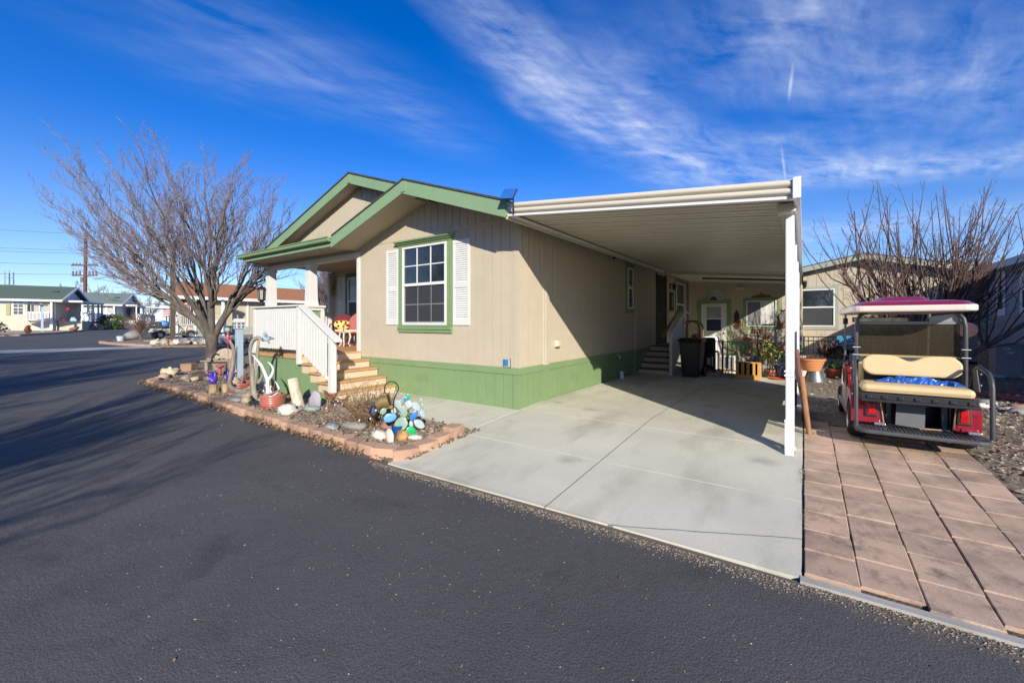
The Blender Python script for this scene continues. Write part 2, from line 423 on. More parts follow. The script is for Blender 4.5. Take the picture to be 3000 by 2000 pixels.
YARD = soil('yard_gravel', (.15, .115, .08), (.24, .19, .13), (.33, .265, .185), 12)
DIRT = soil('far_dirt', (.16, .12, .085), (.26, .205, .145), (.31, .25, .18), 5)

sheet('ground', [(-160, -120), (120, -120), (120, 220), (-160, 220)], DIRT, -.14, 20, label='bare brown ground reaching out to the horizon')
gd = bpy.data.objects['ground']
for v_ in gd.data.vertices: v_.co.z = min(v_.co.z, .82)
sheet('road', [(-90, -22), (25, -22), (25, 3.42), (-14.2, 3.42), (-15.2, 3.9), (-17.5, 5.3), (-20.6, 7.3), (-20.6, 40), (-90, 60)], ASPH, 0, 2, label='smooth dark asphalt street')
sheet('driveway', [(-4.2, 3.33), (-.012, 3.45), (-.012, 19.5), (-4.2, 19.5), (-4.2, 6.2), (-7.75, 6.2), (-7.75, 4.86), (-4.2, 4.86)], CONC, .016, 1, .16, 'pale grey concrete driveway under the carport')

# paver path: five columns of one-foot pavers with open joints
def pavers():
    m = bpy.data.materials.new('paver_concrete'); nt, bs = nodes_of(m); co = coords(nt)
    g = nt.nodes.new('ShaderNodeNewGeometry')
    c = ramp(nt, g.outputs['Random Per Island'], [(0, (.49, .345, .245)), (.35, (.545, .385, .275)), (.7, (.45, .31, .22)), (1, (.57, .40, .28))])
    c = mixc(nt, 1, c, ramp(nt, nz(nt, co, 2.2, 6, .65), [(.36, (.62, .64, .66)), (.55, (1, 1, 1)), (.75, (1.1, 1.08, 1.05))]), 'MULTIPLY')
    sp = nt.nodes.new('ShaderNodeSeparateXYZ'); nt.links.new(co, sp.inputs[0])
    st = mth(nt, 'MULTIPLY', ramp(nt, nz(nt, co, 4.5, 6, .7), [(.5, (0,) * 3), (.66, (1,) * 3)]), ramp(nt, mth(nt, 'MULTIPLY', sp.outputs[1], .1), [(.40, (.75,) * 3), (.56, (.06,) * 3)]))
    c = mixc(nt, st, c, (.10, .085, .075))
    c = mixc(nt, 1, c, ramp(nt, nz(nt, co, 110, 3), [(.3, (.85,) * 3), (.7, (1.1,) * 3)]), 'MULTIPLY')
    nt.links.new(c, bs.inputs['Base Color']); bs.inputs['Roughness'].default_value = .85
    bump(nt, bs, nz(nt, co, 50, 5), .2, .006); return m
PAV = pavers()
cols = [0.0, .305, .62, .935, 1.27, 1.585]
sheet('path_base', [(-.03, 3.40), (1.60, 3.46), (1.60, 7.25), (1.0, 7.3), (.6, 7.75), (-.03, 7.85)], soil('joint_soil', (.07, .05, .03), (.12, .09, .06), (.17, .13, .08), 30), .004, .5, .1, 'soil and weeds showing in the joints of the paver path')
b = B()
for ci in range(5):
    x0, x1 = cols[ci] + .003, cols[ci + 1] - .003
    y = 3.50 + rnd.uniform(-.03, .05)
    yend = 7.8 - .14 * ci
    while y < yend:
        L = .345 + rnd.uniform(-.012, .012)
        dz = rnd.uniform(.017, .026); tl = rnd.uniform(-.004, .004); sx = rnd.uniform(-.004, .004)
        y1 = y + L - .003; vs = []
        for ins, zz in ((0, -.02), (0, 0), (.006, .006)):
            for xx, yy, k in ((x0, y, -1), (x1, y, -1), (x1, y1, 1), (x0, y1, 1)):
                mx, my = (x0 + x1) / 2, (y + y1) / 2
                vs.append((xx + sx + (ins if xx < mx else -ins), yy + (ins if yy < my else -ins), T(xx, yy) + dz + zz + tl * k))
        fs = [(8, 9, 10, 11)] + [(a + o, (a + 1) % 4 + o, (a + 1) % 4 + 4 + o, a + 4 + o) for o in (0, 4) for a in range(4)]
        b.add(vs, fs); y += L + rnd.uniform(.002, .008)
tag(b.build('path', PAV), 'path of pinkish tan square concrete pavers', None, None, 'structure')
# narrow concrete strip where the pavers meet the asphalt
sheet('kerb_strip', [(-.02, 3.40), (3.2, 3.44), (3.2, 3.49), (-.02, 3.47)], CONC2, .02, .5, .1, 'narrow pale concrete strip at the foot of the pavers')
# yards
LOTB = [(-4.22, 3.40), (-4.22, 4.86), (-7.72, 4.86), (-7.72, 6.4), (-13.3, 6.4), (-13.3, 30), (-20.3, 30), (-20.3, 7.5), (-17.3, 5.45), (-15.1, 4.05), (-14.0, 3.45)]
def bedz(x, y): return T(x, y) + .03 * noise.noise(V((x * 1.3, y * 1.3, 1)))
sheet('garden_bed', LOTB, GRAVEL, .04, .5, .15, 'brown gravel garden bed in front of the porch', zf=bedz)
sheet('side_yard', [(-.03, 7.86), (.6, 7.76), (1.0, 7.31), (1.60, 7.26), (1.60, 3.52), (14, 3.6), (14, 60), (-.03, 60)], YARD, .02, .7, .15, 'brown gravel yard beside the paver path', zf=lambda x, y: T(x, y) + .03 * noise.noise(V((x, y, 5))))
sheet('courtyard', [(-4.2, 19.52), (-.05, 19.52), (-.05, 60), (-4.2, 60)], YARD, 0, 6, .1, 'yard ground behind the shed')
# far corners of the street
sheet('island', [(-28.4, 7.3), (-31, 6.5), (-33.5, 6.2), (-34.6, 6.9), (-36.5, 8.9), (-41, 12), (-41, 45), (-27.0, 45), (-26.6, 10.5), (-27.2, 8.4)], soil('island_dirt', (.27, .185, .11), (.34, .245, .155), (.40, .30, .20), 5), .06, 3, .15, 'reddish dirt corner lot around the lamp post')
sheet('lawn', [(-31.5, 10.9), (-28, 9.9), (-27.2, 12), (-27.2, 20), (-32, 20)], M('lawn_green', (.075, .12, .03), .9, .35, 6, .4, 60), .10, 4, label='strip of green lawn behind the border rocks')
sheet('cart_pad', [(-33.4, 8.0), (-41, 13.6), (-41, 16.2), (-33.6, 12.8), (-33.0, 10.2)], CONC2, .09, 4, .05, 'pale concrete parking pad under the cream golf cart')
CURB = M('curb_tan', (.36, .27, .19), .85, .15, 4)
def curb(name, pts, w=.16, h_=.13, label=None):
    b = B()
    for (xa, ya), (xb, yb) in zip(pts, pts[1:]):
        b.beam((xa, ya, T(xa, ya) + h_ / 2 - .02), (xb, yb, T(xb, yb) + h_ / 2 - .02), w, h_ + .04)
    return tag(b.build(name, CURB), label, None, None, 'structure')
curb('kerb', [(-28.4, 7.2), (-31, 6.4), (-33.5, 6.1), (-34.7, 6.9), (-36.6, 8.9), (-41, 12)], label='tan kerb round the corner lot')
sheet('gutter', [(-27.9, -2), (-27.4, 7.3), (-29.2, 7.7), (-30.5, -2)], M('gutter_concrete', (.40, .385, .36), .8, .08, 2), .008, 2, label='pale concrete valley gutter across the street')
# yards before the two far houses
sheet('far_yard', [(-46, -14), (-46.5, 4.2), (-49, 6.2), (-53.5, 8.1), (-60, 10.8), (-66, 12.6), (-76, 15), (-90, 18), (-90, -14)], concrete('far_paving', (.34, .30, .25)), .06, 4, .15, 'paved front yards of the houses down the street')
curb('kerb', [(-46, -6), (-46.5, 4.2), (-49, 6.2), (-53.5, 8.1), (-60, 10.8), (-66, 12.6), (-76, 15)], label='tan kerb in front of the far houses')
sheet('lawn', [(-47, -5), (-47.3, 2.2), (-50, 3.2), (-52, 1), (-52, -5)], MATS['lawn_green'], .10, 4, label='patch of green lawn by the far kerb')

# ---------------------------------------------------------------- loose stones and leaves
def inpoly(x, y, poly):
    c = False; j = len(poly) - 1
    for i in range(len(poly)):
        if (poly[i][1] > y) != (poly[j][1] > y) and x < (poly[j][0]-poly[i][0]) * (y-poly[i][1]) / (poly[j][1]-poly[i][1]) + poly[i][0]: c = not c
        j = i
    return c
def pebble(b, x, y, z, r):
    a = rnd.uniform(0, 6.28); ca, sa = math.cos(a), math.sin(a)
    rx, ry, rz = r * rnd.uniform(.8, 1.4), r * rnd.uniform(.6, 1), r * rnd.uniform(.4, .7)
    vs = []
    for px, py, pz in ((1,0,0),(0,1,0),(-1,0,0),(0,-1,0),(0,0,1),(0,0,-1)):
        px, py, pz = px*rx*rnd.uniform(.8,1.2), py*ry*rnd.uniform(.8,1.2), pz*rz
        px += rnd.uniform(-.25, .25)*r; py += rnd.uniform(-.25,.25)*r
        vs.append((x + px*ca - py*sa, y + px*sa + py*ca, z + pz))
    b.add(vs, [(0,1,4),(1,2,4),(2,3,4),(3,0,4),(1,0,5),(2,1,5),(3,2,5),(0,3,5)])
def leaf(b, x, y, z, r):
    a = rnd.uniform(0, 6.28); t = rnd.uniform(-.6, .6); u = V((math.cos(a), math.sin(a), t)) * r; w_ = V((-math.sin(a), math.cos(a), rnd.uniform(-.6, .6))) * r * rnd.uniform(.35, .7)
    p = V((x, y, z + r * abs(t)))
    b.add([p - u, p + w_ + V((0,0,r*.3)), p + u, p - w_ + V((0,0,r*.2))], [(0,1,2),(0,2,3)])
PEB = Misl('pebble_mix', [(.16,.125,.09),(.34,.275,.20),(.23,.18,.13),(.42,.34,.25),(.20,.18,.155),(.30,.20,.14),(.52,.45,.36),(.27,.215,.155)], .8)
LEAF = Misl('dry_leaf', [(.17,.10,.055),(.30,.20,.11),(.10,.06,.035),(.40,.29,.17),(.15,.09,.05),(.24,.145,.08)], .85)
b = B(); l_ = B()
n = 0
while n < 6500:
    x, y = rnd.uniform(-15.5, -4.25), rnd.uniform(3.45, 6.4)
    if rnd.random() > (1.15 if x > -9 else .55): continue
    if not inpoly(x, y, LOTB): continue
    if y > 4.72 and -11 < x < -7.72: continue
    pebble(b, x, y, bedz(x, y) + .044, rnd.uniform(.010, .024) if rnd.random() < .93 else rnd.uniform(.025, .045)); n += 1
    if n % 4 == 0: leaf(l_, x + .03, y, bedz(x, y) + .055, rnd.uniform(.015, .04))
tag(b.build('pebbles', PEB), 'loose mixed pebbles strewn over the garden bed', None, None, 'stuff')
tag(l_.build('leaf_litter', LEAF), 'dry brown leaves lying on the garden bed', None, None, 'stuff')
b = B(); l_ = B()
for i in range(5200):
    while True:
        x = 1.5 + abs(rnd.gauss(0, 1.9)) if rnd.random() < .6 else rnd.uniform(.0, 6.5)
        y = rnd.uniform(3.8, 19)
        if x > 1.62 and rnd.random() < 1.3 - (y - 4) / 14: break
        if x > -.02 and y > 7.95 and rnd.random() < .8: break
    pebble(b, x, y, T(x, y) + .03, rnd.uniform(.012, .03) if rnd.random() < .9 else rnd.uniform(.03, .06))
    if i % 4 == 0: leaf(l_, x + .03, y, T(x, y) + .045, rnd.uniform(.02, .05))
tag(b.build('pebbles', PEB), 'loose pebbles strewn over the side yard', None, None, 'stuff')
tag(l_.build('leaf_litter', LEAF), 'dry leaves scattered over the side yard', None, None, 'stuff')
# leaves heaped against the edging and grit along the edge of the asphalt
l_ = B()
for i in range(3000):
    x = rnd.uniform(-14.2, -4.3); y = 3.37 - abs(rnd.gauss(0, .07))
    if noise.noise(V((x * 1.6, 4, 0))) + .35 < rnd.random() * .9: continue
    leaf(l_, x, y, T(x, y) + .008 + max(0, .05 - (3.36 - y) * .4) * rnd.random(), rnd.uniform(.014, .042))
for i in range(110):
    x = rnd.uniform(-4.1, -3.9) + rnd.uniform(0, .2); y = rnd.uniform(3.5, 4.9)
    leaf(l_, -4.08 + rnd.uniform(-.04, .08), y, T(x, y) + .045, rnd.uniform(.015, .04))
for i in range(60):
    x, y = rnd.uniform(-16, 3), rnd.uniform(-1, 3.2); leaf(l_, x, y, T(x, y) + .003, rnd.uniform(.008, .018))
tag(l_.build('leaf_litter', LEAF), 'dry brown leaves drifted along the foot of the edging blocks', None, None, 'stuff')
b = B()
for i in range(4200):
    x = rnd.uniform(-4.4, 3.2); y = (3.36 + .02 * x if x < 0 else 3.40) - abs(rnd.gauss(0, .07)) + .02
    pebble(b, x, y, T(x, y) + .003, rnd.uniform(.003, .0085))
for i in range(700):
    x, y = rnd.uniform(-5, 2.5), rnd.uniform(.6, 3.2); pebble(b, x, y, T(x, y) + .001, rnd.uniform(.003, .007))
tag(b.build('grit', PEB), 'loose grit along the broken edge of the asphalt', None, None, 'stuff')
# weeds in the paver joints
GRASSM = Misl('dry_weed', [(.16,.13,.06),(.22,.18,.09),(.10,.10,.04),(.28,.22,.12)], .9)
b = B()
spots = [(.305, 6.2, .05, 40), (.62, 6.55, .12, 90), (.935, 6.5, .10, 60), (1.27, 6.55, .16, 170), (1.22, 6.75, .2, 150), (.0, 5.35, .10, 110), (.0, 4.35, .06, 40), (.305, 5.4, .04, 20), (.62, 5.5, .08, 25)]
for cx, cy, rr, nn in spots:
    for i in range(nn):
        x = cx + rnd.gauss(0, .018 if rr < .15 else .06); y = cy + rnd.gauss(0, rr * 1.6); h_ = rnd.uniform(.008, .035)
        a = rnd.uniform(0, 6.28); p = V((x, y, T(x, y) + .03)); q = p + V((math.cos(a), math.sin(a), .7)) * h_; s_ = V((-math.sin(a), math.cos(a), 0)) * .002
        b.add([p - s_, p + s_, q], [(0, 1, 2)])
tag(b.build('weeds', GRASSM), 'dry weeds growing in the joints of the paver path', None, None, 'stuff')
# ---------------------------------------------------------------- the main house
HX0, HX1, HXM, HY = -13.5, -4.2, -8.85, 6.2      # left wall, right wall, middle, front wall
house = thing('manufactured_house', 'beige single-storey home with green skirting, twin front gables and a recessed porch', 'house', (-8.85, 12, 0))
def mainz(x): return 5.11 - .334 * abs(x - HXM)
def frontz(x): return 4.37 - .333 * abs(x + 6.48)

def boards_y(b, x0, x1, z0, ztop, yf, pitch=.203, gap=.015, proud=.012, d=-1, start=0):
    """upright boards on a wall that faces d*Y at y = yf"""
    x = x0 - start
    while x < x1:
        a, c = max(x0, x + gap / 2), min(x1, x + pitch - gap / 2)
        if c - a > .01:
            za, zc = ztop(a), ztop(c)
            if min(za, zc) > z0 + .01:
                b.prism([(a, z0), (c, z0), (c, zc), (a, za)], 'y', yf + d * proud, yf - d * .004)
        x += pitch
def boards_x(b, y0, y1, z0, z1, xf, pitch=.203, gap=.015, proud=.012, d=1):
    y = y0
    while y < y1:
        a, c = max(y0, y + gap / 2), min(y1, y + pitch - gap / 2)
        if c - a > .01: b.prism([(a, z0), (c, z0), (c, z1), (a, z1)], 'x', xf - d * .004, xf + d * proud)
        y += pitch

# --- walls
BELT0, BELT1 = .62, .735
b = B()
zt = lambda x: min(mainz(x), frontz(x) if x > -8.96 else 9) - .1
b.box(-8.85, HX1, HY, HY + .12, .62, 3.42)                         # front room wall backing
b.prism([(-8.9, 3.42), (HX1, 3.42), (HX1, 3.46), (-6.48, 4.26), (-8.9, 3.5)], 'y', HY + .0, HY + .12)
b.prism([(HX0, 3.34), (HX1, 3.34), (HX1, 3.4), (HXM, 4.98), (HX0, 3.44)], 'y', HY + .02, HY + .12)
boards_y(b, -8.85, HX1 - .10, BELT1, lambda x: 3.372, HY)
boards_y(b, -8.85, HX1 - .02, 3.46, lambda x: frontz(x) - .1, HY)
b.box(-8.85, HX1 + .005, HY - .018, HY - .001, 3.375, 3.462)       # gable band
b.box(HX1 - .098, HX1 + .012, HY - .022, HY + .1, BELT1, 3.375)    # corner board
boards_y(b, HX0, -8.0, 3.5, lambda x: mainz(x) - .1, HY + .02)
# recessed porch: side wall, back wall
b.box(-8.97, -8.85, HY + .13, 8.42, .3, 3.4); boards_x(b, HY + .13, 8.3, .86, 3.3, -8.97, d=-1)
b.box(HX0, -8.97, 8.3, 8.42, .3, 3.4); boards_y(b, HX0, -8.98, .86, lambda x: 3.3, 8.3)
# right wall
b.box(HX1 - .12, HX1 - .03, HY + .125, 24, .62, 3.5)
b.box(HX1 - .03, HX1, HY + .125, 7.02, .62, 3.45); boards_x(b, HY + .11, 7.04, BELT1, 3.40, HX1)
boards_x(b, 7.27, 12.48, BELT1, 3.46, HX1 - .03); boards_x(b, 12.76, 14.74, BELT1, 3.46, HX1 - .03); boards_x(b, 16.06, 23.9, BELT1, 3.46, HX1 - .03)
b.box(HX0, HX0 + .12, 8.42, 24, .3, 3.46); boards_x(b, 8.42, 24, BELT1, 3.4, HX0, d=-1)
b.box(HX0 + .12, HX1 - .12, 23.88, 24, .3, 3.46)
b.prism([(HX0, 3.46), (HX1, 3.46), (HXM, 5.0)], 'y', 23.88, 24)
b.build('wall', SIDING, house)
b = B()
b.box(HX1 - .04, HX1 + .022, 7.04, 7.10, BELT1 - .02, 3.42); b.box(HX1 - .04, HX1 + .04, 7.10, 7.19, BELT1 - .02, 3.47); b.box(HX1 - .04, HX1 + .022, 7.19, 7.27, BELT1 - .02, 3.47)
b.build('pilaster', TRIMB, house, bevel=.006); b = B()
b.box(HX1 - .04, HX1 + .02, 12.48, 12.55, BELT1 - .02, 3.47); b.box(HX1 - .04, HX1 + .035, 12.55, 12.69, BELT1 - .02, 3.47); b.box(HX1 - .04, HX1 + .02, 12.69, 12.76, BELT1 - .02, 3.47)
b.build('pilaster', TRIMB, house, bevel=.006)
# --- skirting, belt board
b = B()
b.box(-8.8, HX1 - .008, HY + .004, HY + .1, -.15, BELT0); boards_y(b, -8.8, HX1 - .098, -.1, lambda x: BELT0, HY + .002, proud=.008)
b.box(HX1 - .096, HX1 + .006, HY - .012, HY + .09, -.12, BELT0)
b.box(HX1 - .1, HX1 - .034, HY + .1, 24, -.15, BELT0); boards_x(b, HY + .092, 7.04, -.1, BELT0, HX1 - .004)
boards_x(b, 7.27, 12.48, -.1, BELT0, HX1 - .034); boards_x(b, 12.76, 24, -.1, BELT0, HX1 - .034)
b.box(HX1 - .04, HX1 + .02, 7.04, 7.10, -.1, .712); b.box(HX1 - .04, HX1 + .038, 7.10, 7.19, -.1, .712); b.box(HX1 - .04, HX1 + .02, 7.19, 7.27, -.1, .712)
b.box(HX1 - .04, HX1 + .033, 12.5, 12.74, -.1, .712)
b.box(HX0 + .01, HX0 + .1, 6.35, 24, -.1, BELT0); b.box(HX0 + .1, -9, 6.45, 6.55, -.1, BELT0)
b.build('skirting', GREEN, house)
b = B()
b.box(-8.85, HX1 + .022, HY - .024, HY - .0005, BELT0 - .012, BELT1); b.box(HX1 + .001, HX1 + .022, HY, 7.04, BELT0 - .012, BELT1)
b.box(HX1 - .029, HX1 - .006, 7.27, 12.48, BELT0 - .012, BELT1); b.box(HX1 - .029, HX1 - .006, 12.76, 24, BELT0 - .012, BELT1)
b.build('belt_board', GREEN, house, bevel=.004)
def vent(p, ax):
    b = B()
    if ax == 'y':
        x, z = p; b.box(x - .2, x + .2, HY - .014, HY - .007, z - .075, z + .075)
        for k in (-1, 0, 1):
            for j in range(5): b.box(x + k*.13 - .05, x + k*.13 + .05, HY - .02, HY - .013, z - .055 + j*.025, z - .045 + j*.025)
    else:
        y, z = p; b.box(HX1 - .027, HX1 - .02, y - .2, y + .2, z - .075, z + .075)
        for k in (-1, 0, 1):
            for j in range(5): b.box(HX1 - .021, HX1 - .014, y + k*.13 - .05, y + k*.13 + .05, z - .055 + j*.025, z - .045 + j*.025)
    b.build('skirt_vent', GREEN, house)
vent((-6.68, .38), 'y'); vent((8.45, .34), 'x')

# --- roofs
b = B()
def slab(b, pts, th):   # pts: four top corners
    n = V(pts[1]) - V(pts[0]); m_ = V(pts[3]) - V(pts[0]); nn = n.cross(m_).normalized()
    if nn.z < 0: nn = -nn
    vs = [V(p) for p in pts] + [V(p) - nn * th for p in pts]
    b.add(vs, [(0,1,2,3),(7,6,5,4),(0,4,5,1),(1,5,6,2),(2,6,7,3),(3,7,4,0)])
OY = 5.86
slab(b, [(HXM, OY, 5.13), (-13.78, OY, mainz(-13.78)+.02), (-13.78, 24.3, mainz(-13.78)+.02), (HXM, 24.3, 5.13)], .035)
slab(b, [(HXM, OY, 5.13), (HXM, 24.3, 5.13), (-3.99, 24.3, mainz(-3.99)+.02), (-3.99, OY, mainz(-3.99)+.02)], .035)
FY = 5.48
slab(b, [(-6.48, FY, 4.40), (-8.96, FY, 3.575), (-8.96, 6.3, 3.575), (-6.48, 6.3, 4.40)], .03)
slab(b, [(-6.48, FY, 4.40), (-6.48, 6.3, 4.40), (-3.99, 6.3, 3.57), (-3.99, FY, 3.57)], .03)
slab(b, [(-13.72, FY, 3.50), (-8.97, FY, 3.50), (-8.97, 6.25, 3.66), (-13.72, 6.25, 3.66)], .03)
b.build('roof', SHING, house)
# rake and eave fascia
b = B()
def rake(b, xa, za, xb, zb, y0, y1, h_):
    b.prism([(xa, za), (xb, zb), (xb, zb - h_), (xa, za - h_)], 'y', y0, y1)
rake(b, HXM - .002, 5.093, -13.75, mainz(-13.75) - .017, 5.88, 5.905, .235); rake(b, HXM + .002, 5.093, -6.2, mainz(-6.2) - .017, 5.88, 5.905, .235)
b.box(HXM - .07, HXM + .07, 5.868, 5.882, 4.86, 5.06)
rake(b, -6.482, 4.368, -8.99, frontz(-8.99) - .002, 5.5, 5.525, .245); rake(b, -6.478, 4.368, -4.0, frontz(-4.0) - .002, 5.5, 5.525, .272)
b.box(-6.55, -6.41, 5.488, 5.502, 4.13, 4.335)
b.box(-4.025, -3.985, 5.526, 7.2, 3.30, 3.53)
b.box(-13.6, -9.0, 5.52, 5.545, 3.33, 3.475); b.box(-13.6, -13.575, 5.546, 6.25, 3.33, 3.475)
b.build('fascia', GREENL, house)
b = B()
prof = [(0, 0), (-.085, .0), (-.10, .02), (-.10, .075), (-.118, .085), (-.118, .11), (-.10, .11), (-.10, .10), (0, .10)]
b.prism([(5.518 + y, 3.43 + z) for y, z in prof], 'x', -13.8, -8.98)
b.build('gutter', GREEN, house, bevel=.004)
# soffits
b = B()
b.box(-13.575, -9.0, 5.546, HY + .02, 3.345, 3.36)
def soff(b, xa, za, xb, zb, y0, y1): slab(b, [(xa, y0, za), (xb, y0, zb), (xb, y1, zb), (xa, y1, za)], .015)
soff(b, -6.48, 4.15, -8.99, frontz(-8.99) - .215, 5.526, HY); soff(b, -6.48, 4.15, -4.02, frontz(-4.02) - .225, 5.526, HY)
soff(b, HXM, 4.885, -13.7, mainz(-13.7) - .215, 5.906, HY + .02); soff(b, HXM, 4.885, -6.3, mainz(-6.3) - .22, 5.906, HY + .02)
b.box(HX0, -8.97, HY + .14, 8.3, 3.30, 3.33)
b.box(HX0, -8.85, HY - .01, HY + .135, 3.272, 3.344)
b.build('soffit', SOFFIT, house)
# porch front: beam, jamb, columns
b = B(); b.box(-13.46, -8.85, HY - .03, HY + .13, 3.14, 3.27); b.build('porch_beam', CREAMW, house, bevel=.006)
b = B(); b.box(-8.968, -8.855, HY - .036, HY + .125, .745, 3.138); b.build('door_jamb', WHITE, house, bevel=.005)
for cx in (-13.36, -11.09):
    b = B(); cy = 6.21
    def fr(z, s): return [(cx - s, cy - s, z), (cx + s, cy - s, z), (cx + s, cy + s, z), (cx - s, cy + s, z)]
    for z0, s0, z1, s1 in ((2.06, .122, 3.06, .105), (3.06, .125, 3.14, .125), (2.02, .14, 2.06, .14)):
        b.add(fr(z0, s0) + fr(z1, s1), [(3,2,1,0),(4,5,6,7),(0,1,5,4),(1,2,6,5),(2,3,7,6),(3,0,4,7)])
    c_ = b.build('porch_column', WHITE, house, bevel=.005)
    b = B(); b.box(cx - .27, cx + .27, cy - .27, cy + .27, 1.965, 2.02); b.box(cx - .235, cx + .235, cy - .235, cy + .235, 1.88, 1.964)
    for sx in (-1, 1):
        for sy in (-1, 1): b.box(cx + sx*.2 - .045, cx + sx*.2 + .045, cy + sy*.2 - .045, cy + sy*.2 + .045, .86, 1.879)
    b.build('pedestal', WHITE, c_, bevel=.004)
    b = B(); b.box(cx - .19, cx + .19, cy - .19, cy + .19, .86, 1.878); b.build('pedestal_panel', GREEN, c_)
b = B(); b.box(HX0 - .02, HX0 + .1, 8.15, 8.295, .86, 3.27); b.build('porch_post', WHITE, house)
b = B(); b.box(HX0, HX0 + .07, 6.45, 8.14, 1.84, 1.89)
for k in range(15): b.box(HX0 + .02, HX0 + .05, 6.5 + k*.11, 6.56 + k*.11, .95, 1.839)
b.build('porch_rail', CREAMW, house)
b = B(); b.box(HX0 + .01, -8.98, HY - .0, 8.29, .72, .858); b.build('porch_floor', DECKW, house)

# --- windows
def window_y(parent, x0, x1, z0, z1, yf, casing, cw=.14, grid=(3, 2), lower_screen=True, crown=False, mid=None, d=-1, slider=False):
    """double-hung window on a wall facing d*Y; x0..z1 is the white frame"""
    w_ = B(); y = lambda a: yf + d * a
    def bx(b, a0, a1, c0, c1, p0, p1): b.box(a0, a1, min(y(p0), y(p1)), max(y(p0), y(p1)), c0, c1)
    b = B(); bx(b, x0, x1, z0, z1, .004, .016); wd = b.build('window', DARK, parent)
    fb = B(); t = .045
    bx(fb, x0, x1, z1 - t, z1, .018, .055); bx(fb, x0, x1, z0, z0 + t, .018, .055); bx(fb, x0, x0 + t, z0 + t, z1 - t, .018, .055); bx(fb, x1 - t, x1, z0 + t, z1 - t, .018, .055)
    zm = mid if mid else (z0 + z1) / 2
    if slider: xm = (x0 + x1) / 2; bx(fb, xm - .025, xm + .025, z0 + t, z1 - t, .018, .05)
    else: bx(fb, x0 + t, x1 - t, zm - .03, zm + .03, .018, .06)
    fb.build('frame', VINYL, wd, bevel=.004)
    gb = B()
    if slider: bx(gb, x0 + t, x1 - t, z0 + t, z1 - t, .017, .0215)
    else:
        bx(gb, x0 + t, x1 - t, zm + .03, z1 - t, .017, .0215)
        if not lower_screen: bx(gb, x0 + t, x1 - t, z0 + t, zm - .03, .017, .0215)
    gb.build('pane', GLASS, wd)
    if lower_screen and not slider:
        sb = B(); bx(sb, x0 + t, x1 - t, z0 + t, zm - .03, .017, .023); sb.build('insect_screen', SCREENM, wd)
        sf = B(); bx(sf, x0 + t, x1 - t, z0 + t, z0 + t + .028, .024, .034); bx(sf, x0 + t, x0 + t + .03, z0 + t + .028, zm - .03, .024, .034)
        sf.build('screen_frame', M('screen_grey', (.30, .30, .30), .5), wd)
    if grid:
        mb = B(); nx, nz_ = grid; a0, a1 = x0 + t, x1 - t
        for k in range(1, nx): xx = a0 + (a1 - a0) * k / nx; bx(mb, xx - .011, xx + .011, zm + .03, z1 - t, .022, .036)
        for k in range(1, nz_): zz = zm + .03 + (z1 - t - zm - .03) * k / nz_; bx(mb, a0, a1, zz - .011, zz + .011, .0225, .0355)
        mb.build('muntin', VINYL, wd)
        mb = B()
        for k in range(1, nx): xx = a0 + .03 + (a1 - a0 - .03) * k / nx; bx(mb, xx - .011, xx + .011, z0 + t + .03, zm - .03, .0232, .027)
        for k in range(1, nz_): zz = z0 + t + (zm - .03 - z0 - t) * k / nz_; bx(mb, a0 + .03, a1, zz - .011, zz + .011, .0233, .0268)
        mb.build('lower_muntin', M('muntin_behind_screen', (.19, .195, .20), .6), wd)
    if casing:
        cb = B(); g = .002
        bx(cb, x0 - cw, x0 - g, z0 - (0 if crown else cw), z1 + (.02 if crown else cw), .0095, .032); bx(cb, x1 + g, x1 + cw, z0 - (0 if crown else cw), z1 + (.02 if crown else cw), .0095, .032)
        if crown:
            bx(cb, x0 - cw, x1 + cw, z1 + .021, z1 + .06, .0095, .04)
            for k, (o, zz) in enumerate(((.03, .06), (.055, .085), (.08, .105))): bx(cb, x0 - cw - o, x1 + cw + o, z1 + zz + .001, z1 + zz + .024, .0095, .045 + o)
            bx(cb, x0 - cw, x1 + cw, z0 - .035, z0 - .001, .0095, .045); bx(cb, x0 - cw + .005, x1 + cw - .005, z0 - .095, z0 - .037, .0095, .07); bx(cb, x0 - cw + .02, x1 + cw, z0 - .16, z0 - .097, .0095, .05)
        else:
            bx(cb, x0 - g, x1 + g, z1 + g, z1 + cw, .0095, .031); bx(cb, x0 - g, x1 + g, z0 - cw, z0 - g, .0095, .031)
        cb.build('casing', casing, wd, bevel=.004)
    return wd
def shutter_y(parent, x0, x1, z0, z1, yf, zm, mat=WHITE):
    b = B(); y0, y1 = yf - .036, yf - .01; st = .055
    b.box(x0, x0 + st, y0, y1, z0, z1); b.box(x1 - st, x1, y0, y1, z0, z1)
    for a, c in ((z0, z0 + .12), (zm - .055, zm + .055), (z1 - .075, z1)): b.box(x0 + st, x1 - st, y0, y1, a, c)
    b.box(x0 + st, x1 - st, yf - .015, yf - .0095, z0 + .1, z1 - .06)
    for a, c in ((z0 + .12, zm - .055), (zm + .055, z1 - .075)):
        n = int((c - a) / .042)
        for k in range(n):
            zz = a + (k + .5) * (c - a) / n
            b.add([(x0+st, y0+.004, zz-.021), (x1-st, y0+.004, zz-.021), (x1-st, y1-.005, zz+.021), (x0+st, y1-.005, zz+.021), (x0+st, y0+.009, zz-.024), (x1-st, y0+.009, zz-.024), (x1-st, y1, zz+.018), (x0+st, y1, zz+.018)], [(0,1,2,3),(7,6,5,4),(0,4,5,1),(1,5,6,2),(2,6,7,3),(3,7,4,0)])
    return b.build('shutter', mat, parent, bevel=.003)
window_y(house, -7.28, -5.95, 1.50, 3.205, HY - .0, GREEN, .15, crown=True, mid=2.37)
